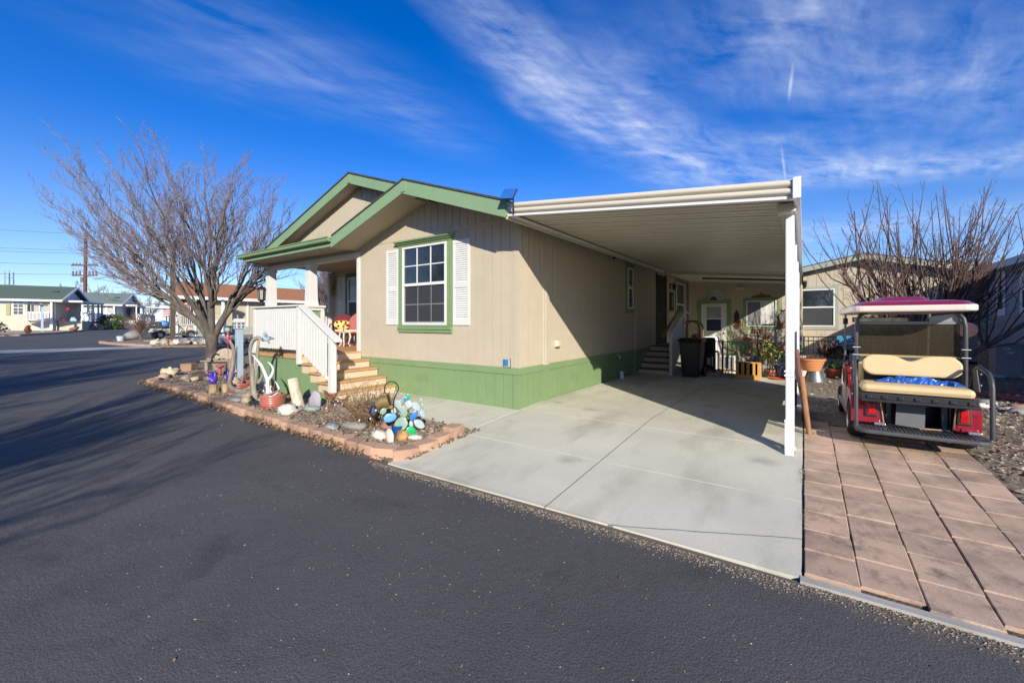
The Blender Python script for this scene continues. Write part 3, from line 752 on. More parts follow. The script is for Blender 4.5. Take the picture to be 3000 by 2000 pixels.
shutter_y(house, -7.85, -7.435, 1.5, 3.19, HY, 2.30); shutter_y(house, -5.775, -5.34, 1.5, 3.20, HY, 2.30)
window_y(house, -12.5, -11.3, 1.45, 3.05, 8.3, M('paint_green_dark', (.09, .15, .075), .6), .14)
shutter_y(house, -13.1, -12.68, 1.45, 3.1, 8.3, 2.2)
# right-hand wall: build in a turned frame (wall faces +X)
def on_right(fn):
    """run fn with a collector turned so that local -Y is world +X"""
    pass
def window_x(parent, y0, y1, z0, z1, xf, casing, cw=.13, mid=None):
    def bx(b, a0, a1, c0, c1, p0, p1): b.box(xf + p0, xf + p1, a0, a1, c0, c1)
    b = B(); bx(b, y0, y1, z0, z1, .004, .016); wd = b.build('window', DARK, parent)
    t = .05; zm = mid or (z0 + z1) / 2; fb = B()
    bx(fb, y0, y1, z1 - t, z1, .018, .055); bx(fb, y0, y1, z0, z0 + t, .018, .055); bx(fb, y0, y0 + t, z0 + t, z1 - t, .018, .055); bx(fb, y1 - t, y1, z0 + t, z1 - t, .018, .055); bx(fb, y0 + t, y1 - t, zm - .03, zm + .03, .018, .06)
    fb.build('frame', VINYL, wd, bevel=.004)
    gb = B(); bx(gb, y0 + t, y1 - t, z0 + t, z1 - t, .017, .0215); gb.build('pane', GLASS, wd)
    cb = B()
    bx(cb, y0 - cw, y0 - .002, z0 - cw, z1 + cw, .0095, .032); bx(cb, y1 + .002, y1 + cw, z0 - cw, z1 + cw, .0095, .032); bx(cb, y0, y1, z1 + .002, z1 + cw, .0095, .031); bx(cb, y0, y1, z0 - cw, z0 - .002, .0095, .031)
    cb.build('casing', casing, wd)
window_x(house, 11.86, 12.34, 1.96, 3.17, HX1 - .03, GREEN, mid=2.58)
window_x(house, 17.5, 18.9, 1.5, 3.18, HX1 - .03, GREEN, mid=2.3)
# dark doorway on the right wall
b = B(); b.box(HX1 - .029, HX1 - .012, 14.8, 16.0, .80, 3.25); d_ = b.build('side_door', DARK, house)
b = B(); b.box(HX1 - .029, HX1 + .01, 14.74, 14.8, .75, 3.3); b.box(HX1 - .029, HX1 + .01, 16.0, 16.06, .75, 3.3); b.build('door_frame', M('dark_brown_paint', (.03, .02, .014), .6), d_)
b = B(); b.obox((HX1 + .02, 14.92, 1.85), (.05, .03, .12)); b.build('handle', M('brass', (.5, .35, .12), .3, metal=1), d_)
# small fittings fixed to the walls
t = thing('outlet_cover', 'small blue and grey outlet box low on the front wall by the corner', 'outlet box', (-4.43, HY, .81))
b = B(); b.box(-4.50, -4.35, HY - .055, HY - .01, .74, .90); b.build('box_body', M('outlet_grey', (.42, .42, .38), .5), t, bevel=.008)
b = B(); b.box(-4.49, -4.39, HY - .066, HY - .056, .765, .88); b.build('cover', M('outlet_blue', (.02, .19, .42), .3), t, bevel=.005)
b = B(); b.tube([(-4.36, HY - .05, .9), (-4.335, HY - .06, .9), (-4.33, HY - .06, .76), (-4.36, HY - .05, .74)], .006, 6); b.build('cord', BLACKM, t)
t = thing('vent_hood', 'small cream plastic vent hood on the sunlit side wall', 'vent hood', (HX1 - .03, 7.6, 1.1))
b = B(); b.prism([(HX1 - .02, 1.04), (HX1 + .085, 1.06), (HX1 + .085, 1.13), (HX1 + .05, 1.19), (HX1 - .02, 1.19)], 'y', 7.52, 7.68); b.build('hood', M('hood_cream', (.55, .53, .40), .5), t, bevel=.015)
t = thing('drain_pipe', 'short white capped pipe standing out of the slab beside the green skirting', 'pipe', (-4.1, 11.1, 0))
b = B(); b.cyl((-4.1, 11.1, 0), (-4.1, 11.1, .2), .06, n=16); b.cyl((-4.1, 11.1, .2), (-4.1, 11.1, .215), .066, n=16); b.build('pipe', VINYL, t, smooth=True)
t = thing('outdoor_tap', 'small metal tap on the green belt of the shaded side wall', 'tap', (HX1, 10.97, .65))
b = B(); b.cyl((HX1 - .01, 10.97, .66), (HX1 + .09, 10.97, .66), .014); b.tube([(HX1 + .07, 10.97, .66), (HX1 + .1, 10.97, .62), (HX1 + .1, 10.97, .58)], .014); b.cyl((HX1 + .06, 10.97, .66), (HX1 + .06, 10.97, .71), .008); b.cyl((HX1 + .06, 10.92, .715), (HX1 + .06, 11.02, .715), .008); b.build('tap_body', M('galvanised', (.42, .44, .46), .4, metal=.8), t, smooth=True)
t = thing('flood_light', 'black flood light under the carport roof on the side wall', 'flood light', (HX1, 10.8, 3.38))
b = B(); b.cyl((HX1 - .03, 10.8, 3.33), (HX1 + .03, 10.8, 3.33), .06); b.tube([(HX1 + .02, 10.8, 3.33), (HX1 + .1, 10.75, 3.36), (HX1 + .16, 10.72, 3.42)], .02); b.build('bracket', BLACKM, t, smooth=True)
b = B(); rt = Matrix.Rotation(R_(-30), 3, 'Y'); b.obox((HX1 + .2, 10.7, 3.41), (.2, .16, .1), rt); b.build('lamp_head', BLACKM, t, bevel=.02)
b = B(); b.obox((HX1 + .255, 10.7, 3.36), (.08, .13, .012), rt); b.build('lens', M('lamp_lens', (.6, .6, .58), .2), t)
t = thing('solar_panel', 'small dark blue solar panel clipped to the roof corner above the carport gutter', 'solar panel', (-3.95, 5.45, 3.55))
b = B(); rt = Matrix.Rotation(R_(8), 3, 'Y') @ Matrix.Rotation(R_(62), 3, 'X'); b.obox((-3.86, 5.40, 3.60), (.24, .2, .018), rt); b.build('panel', M('solar_blue', (.03, .13, .42), .3, coat=.4), t)
b = B(); b.obox((-3.86, 5.408, 3.588), (.26, .22, .012), rt); b.tube([(-3.82, 5.43, 3.58), (-3.8, 5.46, 3.52), (-3.8, 5.46, 3.38), (-3.82, 5.5, 3.3)], .012, 6); b.build('panel_bracket', BLACKM, t)
t = thing('wall_wreath', 'small green and yellow hanging ornament on the porch back wall', 'ornament', (-13.3, 8.2, 2.75))
b = B()
for k in range(26):
    p = V((-13.28 + rnd.uniform(-.05, .05), 8.2 + rnd.uniform(-.05, 0), 2.5 + k * .022)); b.ball(p, (.05, .03, .035), 6, 4)
b.build('bunch', Misl('ornament_mix', [(.08, .15, .03), (.5, .35, .03), (.12, .2, .05)], .6), t)
# ---------------------------------------------------------------- front deck, steps and railing
DZ = .86
deck = thing('porch_deck', 'wooden front deck with orange-brown treads, green skirting and white picket railing', 'deck', (-9.6, 5.4, 0))
b = B()
y = 4.75
while y < 6.15:
    b.box(-11.0, -8.8, y, min(y + .135, 6.17), DZ - .04, DZ + rnd.uniform(-.001, .001)); y += .141
b.build('deck_floor', DECKW, deck, bevel=.004)
b = B(); b.box(-11.02, -8.8, 4.725, 4.748, DZ - .10, DZ + .004); b.build('edge_board', DECKW, deck, bevel=.004)
tr = [(-8.83, -8.46, .69), (-8.53, -8.16, .51), (-8.23, -7.86, .33), (-7.93, -7.56, .155)]
tr = [(-8.84, -8.44, .685), (-8.52, -8.13, .51), (-8.21, -7.82, .335), (-7.90, -7.50, .16)]
for x0, x1, z in tr:
    b = B(); b.box(x0, x1, 4.70, 6.165, z - .04, z); b.build('tread', DECKW, deck, bevel=.008)
b = B(); b.box(-8.82, -8.79, 4.74, 6.165, .686, DZ - .041); b.build('riser', RISER, deck)
for (x0, x1, z), nzv in zip(tr, [.51, .335, .16, -.1]):
    b = B(); b.box(x1 - .06, x1 - .03, 4.74, 6.165, nzv + .001 if nzv > 0 else -.1, z - .041); b.build('riser', RISER, deck)
b = B()
for x0, x1, zt_ in ((-11.0, -8.86, DZ - .10), (-8.86, -8.53, DZ - .10 - .1), (-8.53, -8.22, .46), (-8.22, -7.91, .29), (-7.91, -7.6, .115)):
    boards_y(b, x0, x1 + .0, -.06, lambda x: zt_, 4.76, pitch=.102, gap=.006, proud=.006)
    b.box(x0, x1 - .001, 4.762, 4.80, -.1, zt_)
b.box(-11.0, -10.96, 4.801, 6.16, -.1, DZ - .041)
b.build('deck_skirting', GREEN, deck)
b = B()
for x0, x1, z0, z1 in ((-8.86, -8.50, .47, .645), (-8.53, -8.19, .30, .47), (-8.22, -7.88, .125, .295)): b.box(x0, x1 - .004, 4.752, 4.775, z0, z1)
b.build('stair_side', RISER, deck)
b = B(); b.box(-11.0, -7.6, 4.70, 4.758, -.2, -.04); b.build('footing', CONC2, deck)
# level railing
RY = 4.72
b = B()
b.box(-10.95, -10.85, RY - .05, RY + .05, DZ + .002, 1.895); b.build('post', WHITE, deck, bevel=.004)
b = B(); b.box(-8.93, -8.82, RY - .06, RY + .05, .66, 1.895); b.build('post', WHITE, deck, bevel=.004)
b = B(); b.prism([(-7.72, .161), (-7.60, .161), (-7.60, 1.24), (-7.72, 1.30)], 'y', RY - .055, RY + .055); b.build('newel_post', WHITE, deck, bevel=.004)
b = B(); b.box(-11.0, -8.79, RY - .085, RY + .085, 1.897, 1.937); b.box(-10.85, -8.93, RY + .002, RY + .04, 1.81, 1.896); b.box(-10.85, -8.93, RY + .002, RY + .04, .99, 1.06)
b.build('top_rail', WHITE, deck, bevel=.006)
x = -10.82
while x < -8.97:
    b = B(); b.box(x, x + .076, RY - .034, RY, .955, 1.88); b.build('picket', WHITE, deck, bevel=.003); x += .1005
# side railing on the far end
b = B(); b.box(-10.99, -10.85, RY + .09, 6.15, 1.897, 1.937)
for k in range(12): b.box(-10.93, -10.90, RY + .12 + k*.105, RY + .19 + k*.105, .955, 1.88)
b.build('side_rail', WHITE, deck)
# sloping railing
p0, p1 = V((-8.80, RY, 1.93)), V((-7.42, RY, 1.19)); d = (p1 - p0)
b = B()
b.prism([(-8.82, 1.937), (-8.80, 1.937), (-7.45, 1.215), (-7.45, 1.165), (-8.80, 1.89), (-8.82, 1.897)], 'y', RY - .085, RY + .085)
b.prism([(-8.81, 1.86), (-7.72, 1.275), (-7.72, 1.19), (-8.81, 1.775)], 'y', RY + .002, RY + .04)
b.prism([(-8.81, .98), (-7.72, .40), (-7.72, .32), (-8.81, .90)], 'y', RY + .002, RY + .04)
b.build('handrail', WHITE, deck, bevel=.006)
x = -8.775
while x < -7.80:
    za = 1.937 - (x + .04 + 8.8) * .535 - .06
    b = B(); b.prism([(x, za - .93), (x + .07, za - .93 - .037), (x + .07, za - .02), (x, za + .017)], 'y', RY - .034, RY); b.build('picket', WHITE, deck, bevel=.003); x += .1085
# lantern on the rail
t = thing('lantern', 'black metal lantern with glass sides standing on the far end of the porch railing', 'lantern', (-10.62, RY, 1.937))
b = B(); lx = -10.62
b.lathe((lx, RY, 1.937), [(.0, 0), (.085, 0), (.085, .02), (.04, .05), (.03, .10), (.05, .13), (.085, .15), (.085, .165), (0, .165)], 10)
b.lathe((lx, RY, 1.937), [(0, .40), (.10, .40), (.10, .415), (.06, .46), (.025, .475), (.025, .5), (.012, .51), (.012, .54), (0, .545)], 10)
for k in range(6):
    a = k * math.pi / 3; b.beam((lx + .075*math.cos(a), RY + .075*math.sin(a), 2.10), (lx + .09*math.cos(a), RY + .09*math.sin(a), 2.34), .014, .014)
b.build('frame', BLACKM, t)
b = B(); b.lathe((lx, RY, 2.10), [(.066, 0), (.078, .24)], 6); b.build('glass', M('lantern_glass', (.30, .30, .27), .15), t)
# succulent hanging below the railing
b = B()
for i in range(480):
    x = -10.7 + i * 1.1 / 480; p = V((x, RY - .02 + rnd.uniform(-.05, .05), .87 + rnd.uniform(0, .07))); a = rnd.uniform(0, 6.28)
    q = p + V((math.cos(a)*.03, math.sin(a)*.03, rnd.uniform(-.02, .04))); s_ = V((-math.sin(a), math.cos(a), 0)) * .008
    b.add([p - s_, p + s_, q], [(0, 1, 2)])
tag(b.build('trailing_plant', Misl('leaf_dark', [(.03, .06, .015), (.06, .10, .03), (.09, .10, .03)], .7), origin=(-10.1, RY, .86)), 'low green trailing plant along the deck edge under the pickets', 'plant')
b = B(); b.tube([(-11.0, 4.66, .835), (-10.72, 4.66, .835)], .03, 10); tag(b.build('roll', M('roll_cream', (.62, .56, .47), .7), origin=(-10.86, 4.66, .805), smooth=True), 'small cream rolled tube lying on the front edge of the deck', 'roll')

# ---------------------------------------------------------------- porch chairs and table
RED = M('chair_red', (.42, .055, .06), .42, .1, 5)
MAROON = M('cushion_maroon', (.085, .014, .02), .8, .15, 6)
CUSH = M('cushion_cream', (.66, .54, .36), .85, .1, 6)
def metal_chair(t, cx, cy, rz, back_mat):
    m = Matrix.Translation((cx, cy, DZ)) @ Matrix.Rotation(rz, 4, 'Z')   # chair faces local -Y
    b = B(); b.mtx = m
    for s in (-1, 1):
        b.tube([(s*.27, .30, .02), (s*.27, -.30, .015), (s*.28, -.33, .05), (s*.28, -.30, .32), (s*.285, -.26, .60), (s*.285, -.18, .645), (s*.285, .18, .63), (s*.26, .26, .58)], .017, 8)
    b.tube([(-.27, .30, .02), (.27, .30, .02)], .015, 8); b.tube([(-.27, -.22, .38), (.27, -.22, .38)], .015, 8); b.tube([(-.26, .2, .36), (.26, .2, .36)], .015, 8)
    b.build('frame', RED, t, smooth=True)
    b = B(); b.mtx = m; b.box(-.25, .25, -.26, .24, .385, .41); b.build('seat', RED, t, bevel=.02)
    b = B(); b.mtx = m; b.box(-.235, .235, -.27, .2, .412, .48); b.build('cushion', CUSH, t, bevel=.03)
    b = B(); b.mtx = m
    pts = [(math.cos(a) * .30, .62 + math.sin(a) * .36) for a in [R_(-60 + k * 15) for k in range(21)]]
    vs = [(x, .23 + (z - .4) * .28 + .05 * (1 - (x / .3) ** 2), z + .02) for x, z in pts]; vs2 = [(x, y + .035, z) for x, y, z in vs]; n = len(pts)
    b.add(vs + vs2, [tuple(range(n)), tuple(range(2*n-1, n-1, -1))] + [(i, (i+1) % n, n+(i+1) % n, n+i) for i in range(n)])
    b.build('backrest', back_mat, t, bevel=.008)
t = thing('lawn_chair', 'red metal porch chair with round maroon back, left of the white side table', 'chair', (-11.85, 7.6, DZ), 'red metal porch chairs')
metal_chair(t, -11.85, 7.6, R_(48), MAROON)
b = B(); mt = Matrix.Translation((-11.83, 7.62, 1.49)) @ Matrix.Rotation(R_(48), 4, 'Z') @ Matrix.Rotation(R_(-14), 4, 'X'); b.mtx = mt
b.ball((0, 0, 0), (.25, .075, .17), 16, 10)
pl = tag(b.build('pillow', M('pillow_cream', (.72, .50, .16), .8, .1, 6), origin=(-11.83, 7.62, 1.49), smooth='all'), 'cream pillow with dark sunflowers and a red edge on the maroon-backed chair', 'pillow')
b = B(); b.mtx = mt
for x, z in ((-.14, .06), (-.02, .08), (.11, .05), (-.1, -.06), (.05, -.07), (.16, -.04)): b.lathe((x, -.07, z), [(0, -.02), (.032, -.015), (.036, .0)], 10, 'y')
b.build('sunflower', M('pillow_brown', (.05, .02, .012), .8), pl)
b = B(); b.mtx = mt; b.ball((.02, .012, .12), (.235, .072, .07), 14, 8); b.build('pillow_edge', M('pillow_red', (.25, .02, .02), .8), pl, smooth='all')
t = thing('lawn_chair', 'red metal porch chair half hidden behind the white jamb', 'chair', (-11.0, 7.55, DZ), 'red metal porch chairs')
metal_chair(t, -11.0, 7.55, R_(40), M('back_pink', (.30, .06, .06), .6))
t = thing('side_table', 'small white side table with curved legs between the red porch chairs', 'table', (-10.92, 7.12, DZ))
b = B(); b.box(-11.04, -10.80, 7.0, 7.24, DZ + .40, DZ + .425); b.build('table_top', WHITE, t, bevel=.006)
for sx in (-1, 1):
    for sy in (-1, 1):
        b = B(); b.tube([(-10.92 + sx*.09, 7.12 + sy*.09, DZ + .40), (-10.92 + sx*.11, 7.12 + sy*.11, DZ + .28), (-10.92 + sx*.07, 7.12 + sy*.07, DZ + .08), (-10.92 + sx*.11, 7.12 + sy*.11, DZ + .01)], [.022, .024, .014, .018], 8); b.build('leg', CREAMW, t, smooth=True)
# ---------------------------------------------------------------- carport
cp = thing('carport', 'flat cream metal carport with ribbed underside and white posts', 'carport', (-2.1, 9.5, 0))
def cz(x): return 3.352 - .098 * (x + 3.98)       # underside of the pans
Y0, Y1 = 5.56, 14.85
b = B(); prof = []
y = Y0; 
while y < Y1 - .01:
    for dy, z in ((0, 0), (.15, 0), (.16, .022), (.178, .022), (.188, 0), (.315, 0), (.325, .055), (.352, .055)):
        if y + dy <= Y1: prof.append((y + dy, z))
    y += .362
n = len(prof)
vs = [(-3.974, yy, cz(-3.974) + z) for yy, z in prof] + [(-.10, yy, cz(-.10) + z) for yy, z in prof]
b.add(vs, [(i, i + 1, n + i + 1, n + i) for i in range(n - 1)])
vs = [(-3.974, yy, cz(-3.974) + z + .012) for yy, z in prof] + [(-.10, yy, cz(-.10) + z + .012) for yy, z in prof]
b.add(vs, [(n + i, n + i + 1, i + 1, i) for i in range(n - 1)])
b.build('roof_pans', CARPU, cp)
# double-roll fascia on the front and side
def roll(b, p, q, out):
    p, q, out = V(p), V(q), V(out)
    pr = [(0, -.015), (.03, -.015), (.03, .012)]
    for k in range(2):
        for j in range(7):
            a = -90 + j * 30; pr.append((.032 + .042 * math.cos(R_(a)), .052 + k * .085 + .038 * math.sin(R_(a))))
    pr += [(.03, .182), (0, .182)]
    n = len(pr); vs = [e + out * a + V((0, 0, h_)) for e in (p, q) for a, h_ in pr]
    b.add(vs, [(i, (i+1) % n, n+(i+1) % n, n+i) for i in range(n)] + [tuple(range(n-1, -1, -1)), tuple(range(n, 2*n))])
b = B(); roll(b, (-3.86, Y0 - .0, cz(-3.86) - .03), (-.09, Y0 - .0, cz(-.09) - .03), (0, -1, 0)); b.build('fascia', CARPM, cp, smooth=True, fix=True)
b = B(); b.box(-3.93, -.07, Y0 - .032, Y0 + .02, -1, -1); b = B()
b.prism([(-3.93, cz(-3.93) - .062), (-.06, cz(-.06) - .062), (-.06, cz(-.06) - .032), (-3.93, cz(-3.93) - .032)], 'y', Y0 - .04, Y0 + .03); b.build('fascia_trim', WMETAL, cp)
b = B(); b.box(-.09, -.03, Y0 - .085, Y1, cz(-.09) - .055, cz(-.09) + .165); b.build('side_gutter', WMETAL, cp, bevel=.005)
b = B(); b.box(-.10, -.025, Y0 - .095, Y0 - .03, cz(-.09) - .07, cz(-.09) + .158); b.build('corner_cap', WMETAL, cp, bevel=.004)
b = B(); b.box(-4.02, -3.975, Y0, Y1, cz(-4) - .10, 3.462); b.prism([(-3.99, cz(-4) - .07), (-3.90, cz(-4) - .045), (-3.90, cz(-4) - .03), (-3.99, cz(-4) - .02)], 'y', Y0 + .01, Y1); b.build('ledger', CARPU, cp)
b = B(); b.box(-.24, -.10, 6.0, Y1 - .1, cz(-.2) - .115, cz(-.2) - .012); b.build('side_beam', CARPU, cp, bevel=.01)
b = B(); b.prism([(-.26, cz(-.2) - .13), (-.08, cz(-.2) - .13), (-.06, cz(-.2) - .01), (-.27, cz(-.2) - .01)], 'y', 5.9, 6.12); b.build('bracket', CARPU, cp, bevel=.02)
for py in (6.2, 8.6, 11.0, 13.3):
    b = B(); zg = T(-.14, py); b.box(-.175, -.095, py - .04, py + .04, zg + .02, cz(-.14) - .1)
    if py == 6.2: b.box(-.190, -.080, py - .055, py + .055, zg + .02, zg + .05)
    b.build('post', WMETAL, cp, bevel=.006)
b = B()
b.prism([(-.185, .32), (-.105, .32), (-.105, 2.98), (-.185, 2.98)], 'y', 6.05, 6.12)
b.build('downspout', WMETAL, cp, bevel=.012)
b = B(); sc = .04
for (ya, za, yb, zb) in ((6.085, .34, 6.05, .16), (6.05, .16, 5.93, -.02)):
    for x0, x1, dy in ((-.187, -.183, 0), (-.107, -.103, 0)): b.beam((x0 + .002, ya, za), (x1 - .002, yb, zb), .006, .075, up=(1, 0, 0)) if False else None
pts = [(6.085, .36), (6.085, .17), (5.99, -.03)]
def hollow(b, pts, x0, x1, dpt):
    ring = []
    for i, (y, z) in enumerate(pts):
        nrm = V((0, 1, 0)) if i == 0 else V((0, .92, .38))
        for ox in (x0, x1): pass
        q = [(x0, y - dpt * nrm.y, z - dpt * nrm.z), (x1, y - dpt * nrm.y, z - dpt * nrm.z), (x1, y + dpt * nrm.y, z + dpt * nrm.z), (x0, y + dpt * nrm.y, z + dpt * nrm.z)]
        ring.append(q)
    vs = [p for q in ring for p in q]; b.add(vs, [(i*4+k, i*4+(k+1) % 4, (i+1)*4+(k+1) % 4, (i+1)*4+k) for i in range(len(ring)-1) for k in range(4)])
hollow(b, pts, -.19, -.10, .04); hollow(b, pts[::-1], -.186, -.104, .036)
q = b.v; b.build('downspout_foot', WMETAL, cp)
b = B()
for z in (.95, .9, .35): b.box(-.195, -.095, 6.04, 6.13, z, z + .02)
b.build('strap', WMETAL, cp)
# roll-down shade along the outer side
b = B()
y = 6.21
while y < 11.9:
    b.box(-.134, -.122 + .002 * math.sin(y * 40), y, y + .098, .22 if y < 8.3 else .14, cz(-.1) + .06); y += .1
b.build('side_screen', WMETAL, cp)
b = B()   # second, lower patio cover behind, and a cross beam
b.prism([(-4.15, 3.36), (-.05, 3.02), (-.05, 3.10), (-4.15, 3.44)], 'y', 14.80, 19.45)
b.build('patio_cover', CARPU, cp)
b = B(); b.prism([(-4.0, cz(-4) - .11), (-.1, cz(-.1) - .11), (-.1, cz(-.1) - .02), (-4.0, cz(-4) - .02)], 'y', 14.78, 14.84); b.build('cross_beam', CARPM, cp)
b = B(); b.prism([(-3.0, 3.12), (-.2, 2.88), (-.2, 2.94), (-3.0, 3.18)], 'y', 16.2, 16.3); b.build('rear_beam', DARKGM, cp)
b = B()
for k in range(5): b.prism([(-.05, 2.96), (-.05, 3.11), (-.02, 3.11), (-.02, 2.96)], 'y', 14.9, 19.4)
b.build('patio_gutter', WMETAL, cp)
t = thing('leaning_panel', 'black sheets leaning against the outside of the carport screen', 'panel', (-.05, 7.8, 0))
for dx, y0, y1, hh in ((0, 7.35, 8.4, .80), (.035, 7.7, 8.9, .62)):
    b = B(); b.add([(.035 + dx, y0, .0), (.05 + dx, y0, .0), (-.085 + dx, y0, hh), (-.10 + dx, y0, hh), (.035 + dx, y1, 0), (.05 + dx, y1, 0), (-.085 + dx, y1, hh), (-.10 + dx, y1, hh)], [(0,1,2,3),(7,6,5,4),(0,4,5,1),(1,5,6,2),(2,6,7,3),(3,7,4,0)]); b.build('sheet', PLASTB, t)
t = thing('wooden_stake', 'reddish brown wooden post leaning against the carport screen beside the pavers', 'post', (.07, 7.0, 0))
b = B(); b.cyl((.06, 7.0, .02), (-.02, 7.12, .80), .032, .030, 10); b.build('lower_pole', M('stake_brown', (.30, .14, .06), .8, .25, 6, stretch=(5, 5, .6)), t, smooth=True)
b = B(); b.cyl((-.035, 7.14, .66), (-.085, 7.2, 1.17), .030, .028, 10); b.build('upper_pole', M('stake_maroon', (.13, .05, .04), .7, .2, 6), t, smooth=True)

# ---------------------------------------------------------------- shed closing the carport
shed = thing('shed', 'beige shed wall at the back of the carport with white door and sliding window', 'shed', (-2.2, 21, 0))
SY = 19.5
b = B(); b.box(-4.17, -.05, SY + .01, SY + .1, .1, 3.3); boards_y(b, -4.17, -.05, .70, lambda x: 3.46 - .083 * (x + 4.17), SY + .008, pitch=.203); b.box(-.15, -.05, SY + .1, 23, .1, 3.1); b.box(-4.17, -.05, 22.9, 23, .1, 3.4); boards_x(b, SY + .1, 23, .7, 3.1, -.05); b.build('wall', SIDING, shed)
b = B(); b.box(-4.17, -.04, SY + .0, SY + .05, -.05, .62); boards_y(b, -4.17, -.04, -.05, lambda x: .62, SY); b.box(-4.17, -.04, SY - .022, SY, .62, .71); b.build('skirting', GREEN, shed)
b = B(); slab(b, [(-4.2, SY + .0, 3.55), (0.1, SY + .0, 3.15), (0.1, 23.2, 3.15), (-4.2, 23.2, 3.55)], .05); b.build('roof', SHING, shed)
dr = B(); dr.box(-3.64, -2.65, SY - .04, SY - .005, .30, 2.36); door = dr.build('door', WHITE, shed, bevel=.005)
b = B(); b.box(-3.80, -3.65, SY - .05, SY - .003, .2, 2.5); b.box(-2.64, -2.49, SY - .05, SY - .003, .2, 2.5); b.box(-3.649, -2.641, SY - .05, SY - .003, 2.37, 2.5); b.build('casing', GREEN, door)
b = B(); b.box(-3.46, -2.82, SY - .055, SY - .041, 1.16, 2.26); fr_ = b.build('door_window', VINYL, door, bevel=.004)
b = B(); b.box(-3.42, -2.86, SY - .061, SY - .056, 1.74, 2.22); b.build('upper_pane', M('pane_milky', (.30, .32, .36), .2), fr_)
b = B(); b.box(-3.42, -2.86, SY - .061, SY - .056, 1.20, 1.69); b.build('lower_pane', M('pane_navy', (.03, .04, .075), .15), fr_)
b = B(); b.ball((-2.73, SY - .09, 1.12), .035, 10, 6); b.cyl((-2.73, SY - .04, 1.12), (-2.73, SY - .08, 1.12), .015); b.cyl((-2.73, SY - .04, 1.27), (-2.73, SY - .06, 1.27), .028); b.build('handle', M('brass', (.5, .35, .12), .3, metal=1), door)
wd = window_y(shed, -1.93, -.88, 1.39, 2.44, SY, GREEN, .12, grid=None, slider=True)
b = B(); b.box(-1.88, -1.43, SY - .0245, SY - .022, 1.44, 2.39); b.build('blind', M('blind_grey', (.19, .19, .2), .6), wd)
b = B(); b.add([(-1.375, SY - .024, 1.50), (-.93, SY - .024, 1.50 - .0), (-.975, SY - .024, 2.39), (-1.375, SY - .024, 2.39)], [(0,1,2,3)]); b.build('paper', M('paper_white', (.62, .62, .60), .8), wd)
t = thing('windmill_fan', 'half windmill wheel of grey metal blades above the shed door', 'wall decoration', (-3.15, SY, 2.53))
b = B()
for k in range(8):
    a = R_(6 + k * 24); d = V((math.cos(a), 0, math.sin(a))); s_ = V((-d.z, -.15, d.x)); o_ = V((-3.15, SY - .03, 2.53))
    b.add([o_ + d*.14 - s_*.025, o_ + d*.14 + s_*.025, o_ + d*.42 + s_*.062, o_ + d*.42 - s_*.062], [(0,1,2,3)]); bb = o_ + V((0,-.006,0)); b.add([bb + d*.14 - s_*.025, bb + d*.14 + s_*.025, bb + d*.42 + s_*.062, bb + d*.42 - s_*.062], [(3,2,1,0)])
b.build('blade', M('galvanised', (.42, .44, .46), .4, metal=.8), t)
b = B(); b.tube([(-3.15 + .3*math.cos(R_(k*15)), SY - .025, 2.53 + .3*math.sin(R_(k*15))) for k in range(13)], .008, 6); b.lathe((-3.15, SY - .04, 2.53), [(0, 0), (.13, 0), (.13, .03)], 16, 'y'); b.build('hub', RUST, t)
t = thing('security_light', 'small white twin-head security light high on the shed wall', 'light', (-2.18, SY, 2.95))
b = B(); b.lathe((-2.18, SY - .03, 2.95), [(0, 0), (.06, 0), (.06, .03)], 14, 'y')
for s in (-1, 1): b.cyl((-2.18 + s*.05, SY - .04, 2.95), (-2.18 + s*.12, SY - .13, 2.96), .035, .06, 12)
b.cyl((-2.18, SY - .04, 2.92), (-2.18, SY - .1, 2.87), .03); b.build('fixture', VINYL, t, smooth=True)
t = thing('wall_plaque', 'dark shrine-shaped wall ornament with a small terracotta pot right of the shed door', 'wall ornament', (-2.28, SY, 1.5))
b = B(); b.prism([(-2.37, 1.53), (-2.19, 1.53), (-2.19, 1.9), (-2.28, 2.08), (-2.37, 1.9)], 'y', SY - .07, SY - .012); b.build('plaque', M('plaque_dark', (.05, .025, .02), .7, .3, 9), t)
b = B(); b.lathe((-2.14, SY - .13, 1.38), [(0, 0), (.065, 0), (.09, .13), (.095, .16), (.08, .16), (.07, .12)], 12); b.build('pot', TERRA, t, smooth=True)
b = B(); b.ball((-2.14, SY - .13, 1.6), (.06, .05, .07), 8, 6, .5); b.build('cactus', M('cactus_dark', (.05, .06, .03), .8), t)
t = thing('wall_planter', 'weathered wall birdhouse over a terracotta pot, a metal crescent above, beside the shed window', 'wall ornament', (-.66, SY, 1.5))
b = B(); b.prism([(-.77, 1.55), (-.55, 1.55), (-.53, 1.85), (-.66, 2.0), (-.79, 1.85)], 'y', SY - .12, SY - .012); b.build('birdhouse', WOODG, t)
b = B(); b.lathe((-.66, SY - .12, 1.38), [(0, 0), (.08, 0), (.115, .14), (.12, .17), (.1, .17), (.09, .12)], 12); b.build('pot', TERRA, t, smooth=True)
b = B(); b.tube([(-.66 + .14*math.cos(R_(a)), SY - .03, 2.16 + .14*math.sin(R_(a))) for a in range(-150, 75, 15)], [.006 + .03*math.sin(math.pi*k/14) for k in range(15)], 6); b.build('crescent', RUST, t)
t = thing('iron_scroll', 'dark iron scroll ornament above the shed window', 'wall ornament', (-1.4, SY, 2.58))
b = B()
for s in (-1, 1):
    b.tube([(-1.4 + s*x, SY - .03, z) for x, z in ((0, 2.68), (.06, 2.62), (.15, 2.66), (.2, 2.6), (.26, 2.64), (.32, 2.58))], .014, 6)
    for k in range(4): b.ball((-1.4 + s*(.04 + k*.07), SY - .03, 2.61), (.03, .015, .03), 6, 4)
